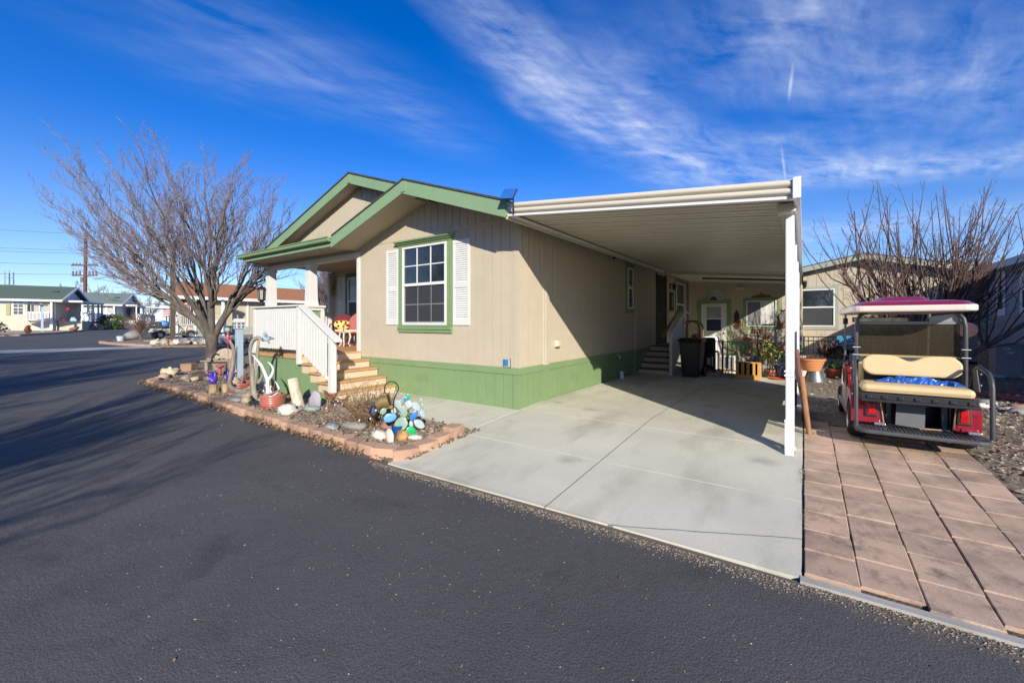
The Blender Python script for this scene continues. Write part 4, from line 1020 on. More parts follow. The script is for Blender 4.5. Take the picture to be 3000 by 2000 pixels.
b.tube([(-1.75, SY - .03, 2.575), (-1.05, SY - .03, 2.575)], .01, 6); b.ball((-1.4, SY - .03, 2.71), (.03, .015, .05), 8, 6); b.build('scroll', RUST, t)
# wall lantern on the house, framed picture and post sign
t = thing('wall_lantern', 'small dark wall lantern between the side door and the far window', 'wall lamp', (HX1, 16.6, 2.95))
b = B(); b.box(-4.22, -4.19, 16.55, 16.65, 2.85, 3.05); b.tube([(-4.2, 16.6, 3.0), (-4.1, 16.6, 3.08), (-4.06, 16.6, 3.02)], .012, 6); b.lathe((-4.06, 16.6, 2.78), [(0, 0), (.05, .01), (.08, .2), (.1, .2), (.02, .27), (0, .27)], 8); b.build('lamp', BLACKM, t)
t = thing('framed_picture', 'small picture with a blue sky in a dark frame on the house wall', 'picture', (-4.19, 16.75, 2.3))
b = B(); b.box(-4.22, -4.17, 16.55, 17.0, 2.0, 2.72); b.build('frame', M('dark_brown_paint', (.03, .02, .014), .6), t)
b = B(); b.box(-4.169, -4.164, 16.68, 16.87, 2.15, 2.6); b.build('print', M('print_blue', (.12, .2, .36), .5, .5, 5), t)
t = thing('garden_sign', 'small tan sign on a thin black stand beside the side steps', 'sign', (-4.0, 16.3, 0))
b = B(); b.tube([(-3.9, 16.1, .75), (-3.9, 16.1, 1.9), (-3.9, 16.7, 1.9)], .012, 6); b.build('stand', BLACKM, t)
b = B(); b.box(-3.91, -3.895, 16.18, 16.62, 1.35, 1.84); b.build('board', M('sign_tan', (.33, .29, .19), .7, .3, 8), t)

# ---------------------------------------------------------------- side steps
st = thing('side_steps', 'beige side steps with white pickets and an orange handrail under the carport', 'steps', (-3.7, 13.7, 0))
nst = 5
for k in range(nst):
    z = .16 * (k + 1); y = 12.75 + .29 * k
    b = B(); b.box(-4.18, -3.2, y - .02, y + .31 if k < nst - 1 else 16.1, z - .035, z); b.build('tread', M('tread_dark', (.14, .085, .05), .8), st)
    b = B(); b.box(-4.18, -3.22, y + .01, y + .03, z - .16, z - .036); b.build('riser', RISER, st)
b = B(); b.box(-3.225, -3.14, 12.62, 12.71, 0, 1.23); b.build('newel_post', WHITE, st, bevel=.004)
b = B(); b.box(-3.225, -3.14, 14.1, 14.19, .0, 1.82); b.build('newel_post', WHITE, st, bevel=.004)
b = B(); b.prism([(12.55, 1.22), (14.1, 1.86), (14.75, 1.86), (14.75, 1.9), (14.08, 1.91), (12.55, 1.27)], 'x', -3.26, -3.11); b.build('handrail', WHITE, st)
y = 12.78
while y < 14.1:
    zb_ = .16 * max(0, (y - 12.75) / .29) ; zt2 = 1.22 + (y - 12.55) * .413 - .01
    b = B(); b.box(-3.20, -3.17, y, y + .06, zb_ + .05, zt2); b.build('picket', WHITE, st); y += .11
b = B(); b.beam((-3.42, 12.7, 1.15), (-3.42, 14.5, 1.95), .05, .07); b.build('inner_rail', M('rail_orange', (.50, .22, .05), .6), st)

# ---------------------------------------------------------------- iron fences
def iron_fence(name, label, p, q, h_, n, rails, posts, zb=.1, group=None):
    t = thing(name, label, 'fence', p, group)
    p, q = V(p), V(q)
    for r in rails:
        b = B(); b.beam(p + V((0, 0, r)), q + V((0, 0, r)), .028, .028); b.build('rail', BLACKM, t)
    for k in range(n + 1):
        e = p.lerp(q, k / n)
        if k in posts:
            b = B(); b.box(e.x - .022, e.x + .022, e.y - .022, e.y + .022, e.z, e.z + h_); b.build('post', BLACKM, t)
        else:
            b = B(); b.box(e.x - .009, e.x + .009, e.y - .009, e.y + .009, e.z + zb, e.z + rails[0]); b.build('picket', BLACKM, t)
    return t
iron_fence('iron_fence', 'low black iron fence across the back of the carport', (-2.45, 13.55, 0), (-.2, 13.45, 0), 1.02, 18, (1.0, .16), (0, 4, 10, 18), .16)
iron_fence('iron_fence', 'low black iron fence behind the terracotta pots, seen right of the carport', (-.0, 16.5, 0), (2.6, 15.8, 0), 1.12, 21, (1.1, .97, .12), (0, 10, 21), .12)
# ---------------------------------------------------------------- courtyard things
t = thing('trash_bin', 'tall black wheeled trash bin at the foot of the side steps', 'trash bin', (-2.62, 12.75, 0))
bx_, by_ = -2.62, 12.75
def frus(b, cx, cy, levels):
    vs = []
    for z, hx, hy, oy in levels: vs += [(cx - hx, cy - hy + oy, z), (cx + hx, cy - hy + oy, z), (cx + hx, cy + hy + oy, z), (cx - hx, cy + hy + oy, z)]
    n = len(levels); b.add(vs, [(3,2,1,0), tuple(range(4*n-4, 4*n))] + [(i*4+k, i*4+(k+1) % 4, (i+1)*4+(k+1) % 4, (i+1)*4+k) for i in range(n-1) for k in range(4)])
b = B(); frus(b, bx_, by_, [(.06, .23, .26, 0), (.9, .285, .32, 0), (1.02, .295, .335, 0)]); b.build('body', PLASTB, t, bevel=.03)
b = B(); frus(b, bx_, by_ - .29, [(.03, .2, .05, 0), (.2, .21, .05, -.02)]); b.build('toe_lip', PLASTB, t, bevel=.015)
b = B(); frus(b, bx_, by_, [(1.02, .32, .36, 0), (1.05, .325, .38, -.02), (1.11, .27, .32, 0), (1.12, .18, .22, 0)]); b.build('lid', PLASTB, t, bevel=.012)
for s in (-1, 1):
    b = B(); b.lathe((bx_ + s*.29 - .03, by_ + .22, .14), [(0, 0), (.13, 0), (.14, .01), (.14, .05), (.13, .06), (0, .06)], 20, 'x'); b.build('wheel', PLASTB, t, smooth=True)
b = B(); b.tube([(bx_ - .25, by_ + .4, 1.0), (bx_ - .25, by_ + .47, 1.03), (bx_ + .25, by_ + .47, 1.03), (bx_ + .25, by_ + .4, 1.0)], .015, 8); b.build('handle', PLASTB, t)
WICK = M('wicker_white', (.55, .52, .46), .8, .2, 30, .4, 60)
WICKD = M('wicker_brown', (.12, .085, .06), .75, .25, 25, .3, 70)
t = thing('wicker_chair', 'wicker armchair with rolled brown arms and a white throw behind the black fence', 'chair', (-2.25, 14.9, 0))
m = Matrix.Translation((-2.2, 15.0, 0)) @ Matrix.Rotation(R_(50), 4, 'Z')
b = B(); b.mtx = m; frus(b, 0, 0, [(.08, .28, .30, 0), (.42, .34, .34, 0)]); b.build('seat', WICK, t, bevel=.03)
b = B(); b.mtx = m; frus(b, 0, .3, [(.42, .33, .05, 0), (.75, .36, .05, .08), (1.02, .28, .05, .16)]); b.build('backrest', WICK, t, bevel=.04)
for s in (-1, 1):
    b = B(); b.mtx = m; b.tube([(s*.33, -.36, .05), (s*.36, -.38, .4), (s*.38, -.30, .62), (s*.39, 0, .66), (s*.38, .3, .72), (s*.36, .42, .98)], [.03, .035, .045, .05, .045, .04], 10); b.build('armrest', WICKD, t, smooth=True)
b = B(); b.mtx = m; b.box(-.26, .26, -.32, .26, .42, .52); b.build('cushion', WICK, t, bevel=.04)
b = B(); b.mtx = m; frus(b, 0, .31, [(.5, .3, .07, 0), (.75, .29, .07, .08), (1.06, .27, .075, .16), (1.09, .25, .05, .18)]); b.build('throw', M('throw_white', (.74, .71, .66), .9, .08, 8, .4, 20), t, bevel=.03)
t = thing('slatted_box', 'orange-yellow wooden slatted crate stand in front of the black fence', 'crate', (-1.25, 12.95, 0))
YW = M('yellow_wood', (.58, .32, .09), .65, .12, 4, stretch=(6, 1, 6))
b = B(); b.box(-1.56, -.94, 12.85, 13.2, .02, .14); b.build('base', YW, t, bevel=.004)
b = B(); b.box(-1.54, -.96, 13.14, 13.16, .14, .44); b.build('back_panel', M('crate_dark', (.12, .06, .02), .8), t)
for k in range(5):
    b = B(); b.box(-1.53 + k*.128, -1.53 + k*.128 + .075, 12.88, 13.13, .141, .45); b.build('slat_block', YW, t, bevel=.003)
b = B(); b.box(-1.555, -.945, 12.93, 13.135, .451, .475); b.build('top_board', YW, t)
t = thing('picture_frame', 'cream framed glass panel propped against the wicker chair', 'frame', (-1.95, 14.2, 0))
b = B()
for x0, x1, z0, z1 in ((-2.24, -1.66, .0, .08), (-2.24, -1.66, .5, .58), (-2.24, -2.16, .08, .5), (-1.74, -1.66, .08, .5)): b.box(x0, x1, 14.18, 14.22, z0, z1)
b.build('frame', CREAMW, t)
b = B(); b.box(-2.16, -1.74, 14.2, 14.21, .08, .5); b.build('panel', M('panel_patchy', (.25, .27, .26), .5, .7, 14), t)
b = B(); b.box(-2.45, -1.95, 13.02, 13.16, .0, .12); tag(b.build('plank', M('plank_tan', (.36, .26, .17), .8, .2, 5), origin=(-2.2, 13.1, 0)), 'tan wooden beam lying under the left part of the black fence', 'beam')
b = B(); b.box(-1.93, -1.6, 13.0, 13.14, .0, .13); tag(b.build('plank', MATS['plank_tan'], origin=(-1.77, 13.1, 0)), 'shorter brown beam lying right of the tan beam under the fence', 'beam')
t = thing('small_lantern', 'little black lantern with a white pane standing by the trash bin', 'lantern', (-2.28, 13.4, 0))
b = B(); b.box(-2.36, -2.2, 13.32, 13.48, .28, .56); b.lathe((-2.28, 13.4, .56), [(.1, 0), (.03, .08), (0, .08)], 8); b.cyl((-2.28, 13.4, 0), (-2.28, 13.4, .28), .03); b.build('body', BLACKM, t)
b = B(); b.box(-2.33, -2.23, 13.31, 13.319, .32, .52); b.build('pane', M('pane_pale', (.45, .45, .44), .4), t)
POTP = [(0, 0), (.6, 0), (.92, .8), (1.0, .82), (1.0, 1.0), (.86, 1.0), (.8, .85), (0, .85)]
def pot(t_or_none, c, r, h_, mat, name='pot', n=18, parent=None, label=None, cat=None, group=None):
    b = B(); b.lathe(c, [(a * r, z * h_) for a, z in POTP], n)
    if parent is None: return tag(b.build(name, mat, origin=c, smooth=True), label, cat, group)
    return b.build(name, mat, parent, smooth=True)
pot(None, (-2.27, 13.2, 0), .11, .17, M('pot_red', (.40, .08, .03), .6), label='small red pot on the slab beside the trash bin', cat='pot')
pot(None, (-1.98, 13.95, 0), .17, .18, M('bowl_tan', (.42, .30, .2), .7), label='low tan bowl behind the fence by the cream frame', cat='bowl')
def spray(b, c, n, r, h_, w_, up=.5, droop=0):
    """leaf blades fanning from c"""
    c = V(c)
    for i in range(n):
        a = rnd.uniform(0, 6.283); l = rnd.uniform(.6, 1); e = rnd.uniform(up, 1)
        d = V((math.cos(a) * r * (1.3 - e), math.sin(a) * r * (1.3 - e), h_ * e)) * l; s_ = V((-math.sin(a), math.cos(a), 0)) * w_
        m_ = c + d * .55 + V((0, 0, h_ * .08)); q = c + d - V((0, 0, droop * l))
        b.add([c - s_*.4, c + s_*.4, m_ + s_, q, m_ - s_], [(0, 1, 2, 4), (4, 2, 3)])
def clump(b, c, n, rx, rz, lw, ll):
    c = V(c)
    for i in range(n):
        d = V((rnd.gauss(0, 1), rnd.gauss(0, 1), rnd.gauss(0, 1))).normalized() * rnd.random() ** .4
        p = c + V((d.x * rx, d.y * rx, d.z * rz)); u = V((rnd.uniform(-1, 1), rnd.uniform(-1, 1), rnd.uniform(-.3, 1))).normalized() * ll; s_ = u.cross(V((rnd.uniform(-1, 1), rnd.uniform(-1, 1), rnd.uniform(-1, 1)))).normalized() * lw
        b.add([p, p + u*.5 + s_, p + u, p + u*.5 - s_], [(0, 1, 2, 3)])
# croton-like plant, pots
t = thing('potted_plant', 'yellow-green leafy plant in a small pot beside the white corner post, behind the fence', 'plant', (-.72, 13.75, 0))
pot(t, (-.78, 13.7, 0), .15, .24, TERRA, parent=t)
b = B()
for k in range(7): a = k*.9; b.tube([(-.75, 13.72, .2), (-.75 + .1*math.cos(a), 13.72 + .1*math.sin(a), .55), (-.75 + .17*math.cos(a), 13.72 + .17*math.sin(a), .8)], .007, 5)
b.build('stem', BARK, t)
b = B(); clump(b, (-.74, 13.72, .66), 330, .27, .34, .02, .11); clump(b, (-.82, 13.75, .95), 70, .12, .12, .02, .1); b.build('leaves', Misl('croton_leaf', [(.08,.12,.03),(.42,.42,.08),(.16,.22,.05),(.5,.48,.2),(.05,.09,.025)], .55), t)
pot(None, (-.5, 13.75, .03), .2, .34, M('pot_blue', (.02, .06, .16), .2, .2, 4, coat=.5), label='glazed dark blue pot standing behind the white corner post', cat='pot')
b = B(); b.lathe((-.5, 13.4, .0), [(0, .0), (.22, 0), (.27, .05), (.255, .05), (.2, .02), (0, .02)], 20); tag(b.build('saucer', M('saucer_orange', (.55, .13, .03), .5), origin=(-.5, 13.4, 0), smooth=True), 'orange plastic saucer on the slab by the white corner post', 'saucer')
t = thing('plant_stand', 'tall black iron plant stand carrying small terracotta pots under the shed window', 'plant stand', (-1.48, 18.9, 0))
b = B(); b.tube([(-1.48, 18.9, 0), (-1.48, 18.9, 1.2)], .018, 8)
stp = [(-1.62, 1.12), (-1.36, 1.12), (-1.16, .92), (-1.34, .72), (-1.62, .52), (-1.78, .3), (-1.42, .3)]
for x, z in stp: b.tube([(-1.48, 18.9, z - .05), ((x - 1.48)/2, 18.85, z - .1), (x, 18.8, z)], .01, 6); b.lathe((x, 18.8, z), [(.0, 0), (.11, .0), (.11, .015)], 12)
b.tube([(-1.16 + .17*math.cos(R_(a)), 18.8, 1.0 + .17*math.sin(R_(a))) for a in range(-90, 150, 20)], .01, 6); b.build('stand', BLACKM, t)
for i, (x, z) in enumerate(stp):
    pot(None, (x, 18.8, z + .016), .10 + .01 * (i % 3), .15 + .02 * (i % 2), TERRA, label='small terracotta pot on an arm of the black plant stand', cat='pot', group='terracotta pots on the black plant stand')
t = thing('cactus_pot', 'terracotta pot with a pale cactus on the ground below the plant stand', 'plant', (-1.2, 18.4, 0))
pot(t, (-1.2, 18.4, .2), .19, .34, TERRA, parent=t); b = B(); b.ball((-1.2, 18.4, .6), (.11, .11, .16), 10, 8, .2); b.build('cactus', M('cactus_pale', (.42, .42, .33), .8), t, smooth='all')
b = B(); b.box(-1.38, -1.02, 18.25, 18.55, .0, .2); b.build('block', M('block_tan', (.35, .27, .18), .85), t)
t = thing('animal_planter', 'terracotta animal-shaped planter hung on the shed wall left of the plant stand', 'pot', (-1.87, 19.4, .8))
b = B(); b.ball((-1.87, 19.35, .82), (.14, .1, .11), 14, 8); b.ball((-2.02, 19.35, .90), (.05, .05, .06), 10, 6); b.tube([(-2.05, 19.35, .95), (-2.1, 19.35, 1.0), (-2.12, 19.35, .97)], .012, 6); b.tube([(-1.75, 19.35, .88), (-1.7, 19.35, .96), (-1.66, 19.35, .93)], .012, 6); b.build('planter', TERRA, t, smooth='all')
pot(None, (-.62, 17.5, .48), .16, .26, TERRA, label='terracotta pot hanging in wire above the yellow-green plant', cat='pot')
b = B(); b.tube([(-.62 + .32*math.cos(R_(a)), 17.5, .45 + .38*math.sin(R_(a))) for a in range(-60, 240, 20)], .012, 6); tag(b.build('wire_hoop', BLACKM, origin=(-.62, 17.5, .1)), 'dark wire hoop around the hanging terracotta pot', 'hoop')
t = thing('hollow_log', 'short hollow log lying in front of the shed skirting', 'log', (-1.75, 18.6, 0))
b = B(); b.tube([(-2.05, 18.35, .12), (-1.5, 18.75, .11)], [.13, .11], 12, cap=False); b.tube([(-2.05, 18.35, .12), (-1.5, 18.75, .11)], [.09, .07], 12); b.tube([(-1.4, 18.4, .08), (-1.15, 18.2, .07)], [.08, .07], 10); b.build('wood', WOODG, t)
t = thing('bird_cage', 'domed wicker bird cage with wooden hoops on the side landing', 'bird cage', (-3.0, 14.4, .0))
WH = M('hoop_wood', (.22, .10, .045), .6, .2, 6)
b = B()
for yy in (14.2, 14.75):
    b.tube([(-3.22, yy, 1.0), (-3.22, yy, 1.3)] + [(-2.96 - .26*math.cos(R_(a)), yy, 1.35 + .26*math.sin(R_(a))) for a in range(0, 181, 20)] + [(-2.70, yy, 1.0)], .025, 8)
for k in range(7):
    a = R_(k * 30); b.tube([(-2.96 - .26*math.cos(a), 14.2, 1.35 + .26*math.sin(a)), (-2.96 - .26*math.cos(a), 14.75, 1.35 + .26*math.sin(a))], .01, 6)
b.build('hoop', WH, t, smooth=True)
b = B()
for k in range(16): x = -3.2 + k*.032; b.cyl((x, 14.2, 1.0), (x, 14.2, 1.36 + .24*math.sqrt(max(0, 1 - ((x + 2.96)/.26)**2))), .004, n=5)
b.box(-3.22, -2.7, 14.2, 14.75, .97, 1.0); b.build('bars', M('cane', (.42, .29, .16), .7), t)
b = B(); b.box(-3.17, -2.75, 14.24, 14.71, .0, .969); b.build('cage_base', M('cage_dark', (.035, .028, .022), .8), t)
b = B(); b.ball((-2.85, 14.45, 1.1), (.12, .15, .1), 10, 6, .6); b.build('filling', M('fill_brown', (.30, .14, .08), .9, .5, 12), t)
b = B(); b.ball((-2.35, 13.9, 1.05), (.2, .16, .05), 14, 8, .5); b.cyl((-2.35, 13.9, 0), (-2.35, 13.9, 1.03), .16, n=12); tag(b.build('covered_stool', M('cloth_dark', (.02, .018, .018), .9), origin=(-2.35, 13.9, 0)), 'dark covered stool between the trash bin and the wicker chair', 'stool')
# ---------------------------------------------------------------- things right of the carport
t = thing('flower_pot', 'big ridged terracotta pot standing on an upturned metal bucket beside the carport', 'pot', (.23, 13.4, 0))
b = B(); b.lathe((.23, 13.4, 0), [(0, 0), (.235, 0), (.245, .015), (.16, .30), (0, .30)], 24); b.build('bucket', M('galvanised_bucket', (.17, .185, .185), .45, .25, 5, metal=.6), t, smooth=True)
b = B(); b.lathe((.16, 13.4, .30), [(0, 0), (.20, 0), (.225, .07), (.222, .075), (.25, .14), (.247, .145), (.275, .21), (.272, .215), (.295, .27), (.31, .272), (.315, .32), (.29, .32), (.275, .26), (0, .26)], 28); b.build('pot', M('terracotta_orange', (.62, .25, .10), .6, .08, 4, dirt=.15), t, smooth=True)
b = B()
for i in range(130):
    a, l = rnd.uniform(0, 6.28), rnd.uniform(.05, .27); x, y = .16 + math.cos(a)*l, 13.4 + math.sin(a)*l; b.tube([(x, y, .56), (x + rnd.uniform(-.08,.08), y + rnd.uniform(-.08,.08), .62 + rnd.random()*.12)], .004, 4)
b.build('dead_stems', M('dead_stem', (.12, .085, .06), .9), t)
t = thing('spiky_plant', 'spiky dark red plant in a grey pot behind the big terracotta pot', 'plant', (.45, 14.6, 0))
pot(t, (.45, 14.7, 0), .25, .55, M('pot_grey', (.16, .17, .17), .7), parent=t)
b = B(); spray(b, (.45, 14.7, .5), 46, .55, .72, .018, .35); b.build('blades', Misl('cordyline', [(.10,.035,.03),(.16,.06,.05),(.07,.05,.04),(.20,.10,.07)], .5), t)
t = thing('flower_pot', 'dark red pot of bright green leaves right of the big terracotta pot', 'pot', (.72, 14.9, 0))
pot(t, (.72, 14.6, 0), .24, .28, M('pot_brick', (.28, .06, .03), .7), parent=t)
b = B(); clump(b, (.72, 14.6, .38), 260, .27, .15, .025, .07); b.build('leaves', Misl('leaf_bright', [(.10,.2,.03),(.18,.30,.05),(.26,.36,.09),(.07,.14,.03)], .5), t)
b = B(); clump(b, (.75, 14.95, .66), 300, .28, .18, .012, .13); tag(b.build('dried_plant', Misl('dry_flower', [(.16,.09,.04),(.26,.16,.08),(.10,.07,.03),(.30,.22,.12)], .8), origin=(.75, 14.95, .3)), 'drooping brown dried plant between the red pot and the grill', 'plant')
b = B(); clump(b, (.66, 14.85, .86), 420, .2, .14, .03, .06); tag(b.build('dark_plant', Misl('dark_leaf', [(.03,.02,.03),(.06,.04,.05),(.09,.07,.08)], .5), origin=(.66, 14.85, .6)), 'dark purple leafed plant behind the red pot', 'plant')
t = thing('grill', 'dark green kettle grill with a grey lid beside the iron fence', 'grill', (1.2, 14.9, 0))
b = B(); b.lathe((1.15, 14.9, .62), [(0, 0), (.15, .02), (.28, .1), (.33, .2)], 20); b.build('bowl', M('grill_green', (.02, .04, .03), .3, coat=.5), t, smooth=True)
b = B(); b.lathe((1.15, 14.9, .825), [(.335, 0), (.31, .07), (.2, .14), (.05, .17), (0, .17)], 20); b.build('lid', M('grill_lid', (.10, .115, .12), .3), t, smooth=True)
for k in range(3): a = 2.1 * k + .4; b = B(); b.cyl((1.15 + .2*math.cos(a), 14.9 + .2*math.sin(a), .68), (1.15 + .3*math.cos(a), 14.9 + .3*math.sin(a), 0), .014); b.build('leg', BLACKM, t)
t = thing('butterfly_stake', 'blue metal butterfly on a thin stake by the iron fence', 'garden stake', (1.0, 15.4, 0))
b = B(); b.cyl((.95, 15.3, 0), (.95, 15.3, 1.1), .006, n=6); b.build('stake', BLACKM, t)
b = B()
for s in (-1, 1):
    b.prism([(.95, 1.05), (.95 + s*.05, 1.18), (.95 + s*.16, 1.17), (.95 + s*.17, 1.08), (.95 + s*.1, 1.04), (.95 + s*.12, .93), (.95 + s*.05, .9)], 'y', 15.28, 15.285)
b.build('wing', M('butterfly_blue', (.03, .24, .38), .5), t)
b = B(); b.ball((1.37, 15.6, 1.07), .062, 14, 10); tag(b.build('ball', M('ball_yellow', (.55, .72, .04), .8), origin=(1.37, 15.6, 1.01), smooth='all'), 'bright yellow-green ball on top of the iron fence', 'ball')
b = B(); b.lathe((-.02, 14.3, .0), [(0, 0), (.12, 0), (.15, .45), (.15, .62), (.0, .62)], 12); tag(b.build('urn', M('urn_white', (.6, .58, .52), .7), origin=(-.02, 14.3, 0), smooth=True), 'pale urn half hidden behind the carport posts', 'urn')
# packaged air conditioner
ACM = M('ac_grey', (.33, .33, .365), .5, .06, 2)
t = thing('air_conditioner', 'big grey air conditioning unit beside the slate blue home', 'air conditioner', (4.9, 17.9, 0))
b = B(); b.box(4.42, 5.36, 17.4, 18.9, .06, .93); b.build('cabinet', ACM, t, bevel=.012)
b = B(); b.box(4.40, 5.38, 17.38, 18.92, .93, .965); b.build('top_cover', ACM, t, bevel=.008)
b = B(); b.box(4.92, 4.926, 17.39, 17.399, .08, .92); b.build('panel_seam', M('seam_dark', (.03, .03, .035), .7), t)
b = B()
for k in range(11): b.box(4.408, 4.419, 17.95, 18.8, .15 + k*.068, .18 + k*.068)
b.build('grille', M('seam_dark', (.03, .03, .035), .7), t)
lab = M('label_white', (.62, .63, .65), .6, .25, 30)
for x0, x1, z0, z1 in ((4.56, 4.70, .79, .86), (4.63, 4.77, .69, .75), (4.95, 5.25, .73, .81)): b = B(); b.box(x0, x1, 17.39, 17.398, z0, z1); b.build('label', lab, t)
b = B(); b.box(4.38, 5.4, 17.36, 18.94, -.03, .059); b.build('pad', CONC2, t)
for x in (4.32, 4.85): b = B(); b.ball((x + .1, 17.25, .05), (.16, .1, .05), 10, 6, .4, 3); tag(b.build('rag', M('rag_white', (.55, .54, .5), .9), origin=(x, 17.25, .03)), 'pale crumpled rag on the ground before the grey air conditioner', 'rag', 'rags before the air conditioner')

# ---------------------------------------------------------------- neighbour homes on the right
TANW = M('siding_tan', (.47, .40, .30), .75, .04, 1.2, .05, 60)
t = thing('tan_house', 'tan gabled home with pale green trim behind the side yard', 'house', (2, 27, 0))
NY = 22.5
def tz(x): return 4.36 - (.20 if x < 2 else .235) * abs(x - 2)
b = B(); b.prism([(-2.6, .1), (6.4, .1), (6.4, tz(6.4) - .15), (2, 4.2), (-2.6, tz(-2.6) - .15)], 'y', NY + .005, 34)
boards_y(b, -2.6, 6.4, .6, lambda x: 3.0, NY + .003, pitch=.305, proud=.006, gap=.01); boards_y(b, -2.6, 6.4, 3.02, lambda x: tz(x) - .15, NY, pitch=.305, proud=.008, gap=.01)
b.build('wall', TANW, t)
b = B()
slab(b, [(2, NY - .42, 4.40), (-3.0, NY - .42, tz(-3) + .03), (-3.0, 34.5, tz(-3) + .03), (2, 34.5, 4.40)], .04); slab(b, [(2, NY - .42, 4.40), (2, 34.5, 4.40), (6.9, 34.5, tz(6.9) + .03), (6.9, NY - .42, tz(6.9) + .03)], .04); b.build('roof', M('shingle_brown', (.075, .06, .05), .9, .3, 12), t)
PGR = M('paint_sage', (.30, .33, .26), .6, .05, 2)
b = B(); rake(b, 2, 4.355, -3, tz(-3) - .012, NY - .42, NY - .39, .21); rake(b, 2, 4.355, 6.9, tz(6.9) - .012, NY - .42, NY - .39, .21); b.build('fascia', PGR, t)
window_y(t, -.75, 1.08, 1.37, 3.0, NY, PGR, .13, grid=None, lower_screen=True, mid=2.22)
b = B(); b.box(4.0, 4.5, NY - .06, NY - .01, 1.2, 1.6); b.build('meter_box', M('box_grey', (.25, .26, .26), .6), t)
BLUEW = M('siding_slate', (.30, .345, .395), .75, .06, 1.5, .05, 60)
t = thing('slate_house', 'slate blue home with white trimmed windows at the right edge', 'house', (9, 16, 0))
BX = 5.4
b = B(); b.box(BX + .005, 13, 9.8, 23.4, .1, 3.3); b.prism([(BX, 3.3), (13, 3.3), (9.2, 4.5)], 'y', 9.8, 23.4)
y = 9.8
while y < 23.39: b.prism([(y + .006, .5), (min(23.4, y + .297), .5), (min(23.4, y + .297), 3.3), (y + .006, 3.3)], 'x', BX + .004, BX - .006); y += .305
b.build('wall', BLUEW, t)
b = B(); b.box(BX - .012, BX + .02, 9.8, 23.4, -.1, .5); b.build('skirting', BLUEW, t)
b = B(); slab(b, [(BX - .38, 9.5, 3.46), (BX - .38, 23.8, 3.46), (9.2, 23.8, 4.7), (9.2, 9.5, 4.7)], .05); slab(b, [(13.4, 9.5, 3.46), (9.2, 9.5, 4.7), (9.2, 23.8, 4.7), (13.4, 23.8, 3.46)], .05); b.build('roof', SHING, t)
b = B(); b.box(BX - .41, BX - .38, 9.5, 23.8, 3.25, 3.47); b.build('fascia', M('paint_grey_blue', (.50, .53, .58), .5, .04, 2), t)
b = B(); b.box(BX - .38, BX, 9.5, 23.8, 3.25, 3.27); b.build('soffit', M('paint_grey_blue', (.50, .53, .58), .5), t)
WTB = M('trim_bluewhite', (.70, .73, .80), .5, .03, 2)
for y0, y1 in ((20.3, 21.05), (18.3, 19.15)):
    b = B(); b.box(BX - .045, BX - .008, y0, y1, 1.78, 3.24); wd = b.build('window', WTB, t, bevel=.006)
    b = B(); b.box(BX - .052, BX - .046, y0 + .2, y1 - .2, 2.0, 2.52); b.build('pane', GLASS, wd)
    b = B(); b.box(BX - .052, BX - .046, y0 + .2, y1 - .2, 2.6, 3.1); b.build('upper_pane', M('pane_tan', (.38, .36, .28), .4), wd)
# red plastic edging and stepping stone in the side yard
b = B(); pts = [(2.4, 13.2), (3.0, 12.6), (3.6, 12.0), (4.2, 11.2), (5.0, 10.2)]; b.tube([(x, y, .06) for x, y in pts], .045, 8); tag(b.build('edging_pipe', M('edging_red', (.16, .03, .025), .6), origin=(3.6, 12, .02), smooth=True), 'dark red pipe edging curving through the side yard', 'edging')
b = B(); b.obox((4.0, 13.6, .05), (1.3, .5, .06), Matrix.Rotation(R_(10), 3, 'Z')); tag(b.build('stepping_stone', M('slab_red', (.22, .07, .06), .85), origin=(4.0, 13.6, .02)), 'flat dark red stepping slab before the air conditioner', 'slab')
STONES = [M('rock_grey', (.24, .23, .22), .85, .25, 4, .3, 15), M('rock_tan', (.40, .31, .22), .85, .25, 4, .3, 15), M('rock_white', (.62, .58, .50), .8, .18, 4, .3, 15), M('rock_red', (.27, .15, .12), .85, .2, 4, .3, 15), M('rock_green', (.24, .29, .27), .8, .2, 4, .3, 15)]
for i in range(34):
    x = rnd.uniform(2.3, 4.6); y = 15.0 - x * 1.25 + rnd.uniform(-1.1, .7); r = rnd.uniform(.06, .13)
    b = B(); b.ball((x, y, .05), (r * 1.3, r, r * .5), 8, 6, .5, i); tag(b.build('yard_stone', STONES[(0, 0, 2, 0, 3)[i % 5]], origin=(x, y, .03), smooth='all'), 'loose grey fieldstone strewn along the red pipe edging', 'stone', 'fieldstones along the red edging')
# ---------------------------------------------------------------- red golf cart (rear towards the street)
CR = M('cart_red', (.26, .012, .026), .25, .12, 2, coat=.7)
CT = M('seat_tan', (.60, .45, .24), .55, .04, 3, .04, 40)
CE = M('roof_cream', (.66, .57, .49), .45, .05, 2)
TYRE = M('tyre', (.016, .016, .017), .85, .2, 10, .2, 60)
HUB = M('hub_silver', (.5, .5, .52), .3, .1, 4, metal=.8)
def wheel(t, x, y, r=.225, w_=.2, side=-1, z0=0, axis='x'):
    b = B(); c = (x, y, z0 + r)
    b.lathe(c, [(r*.58, -w_/2), (r*.85, -w_/2), (r*.96, -w_*.4), (r, -w_*.25), (r, w_*.25), (r*.96, w_*.4), (r*.85, w_/2), (r*.58, w_/2)], 28, axis); o = b.build('wheel', TYRE, t, smooth=True)
    b = B(); s = side * w_ / 2
    b.lathe(c, [(r*.58, s), (r*.55, s*.7), (r*.3, s*.62), (r*.28, s*.85), (r*.12, s*.95), (0, s*.95)], 24, axis); b.lathe(c, [(r*.58, s), (r*.58, -s)], 24, axis); b.build('rim', HUB, o, smooth=True)
    return o
g = thing('golf_cart', 'red golf cart with tan rear-facing seat parked on the pavers', 'golf cart', (1.08, 8.1, 0))
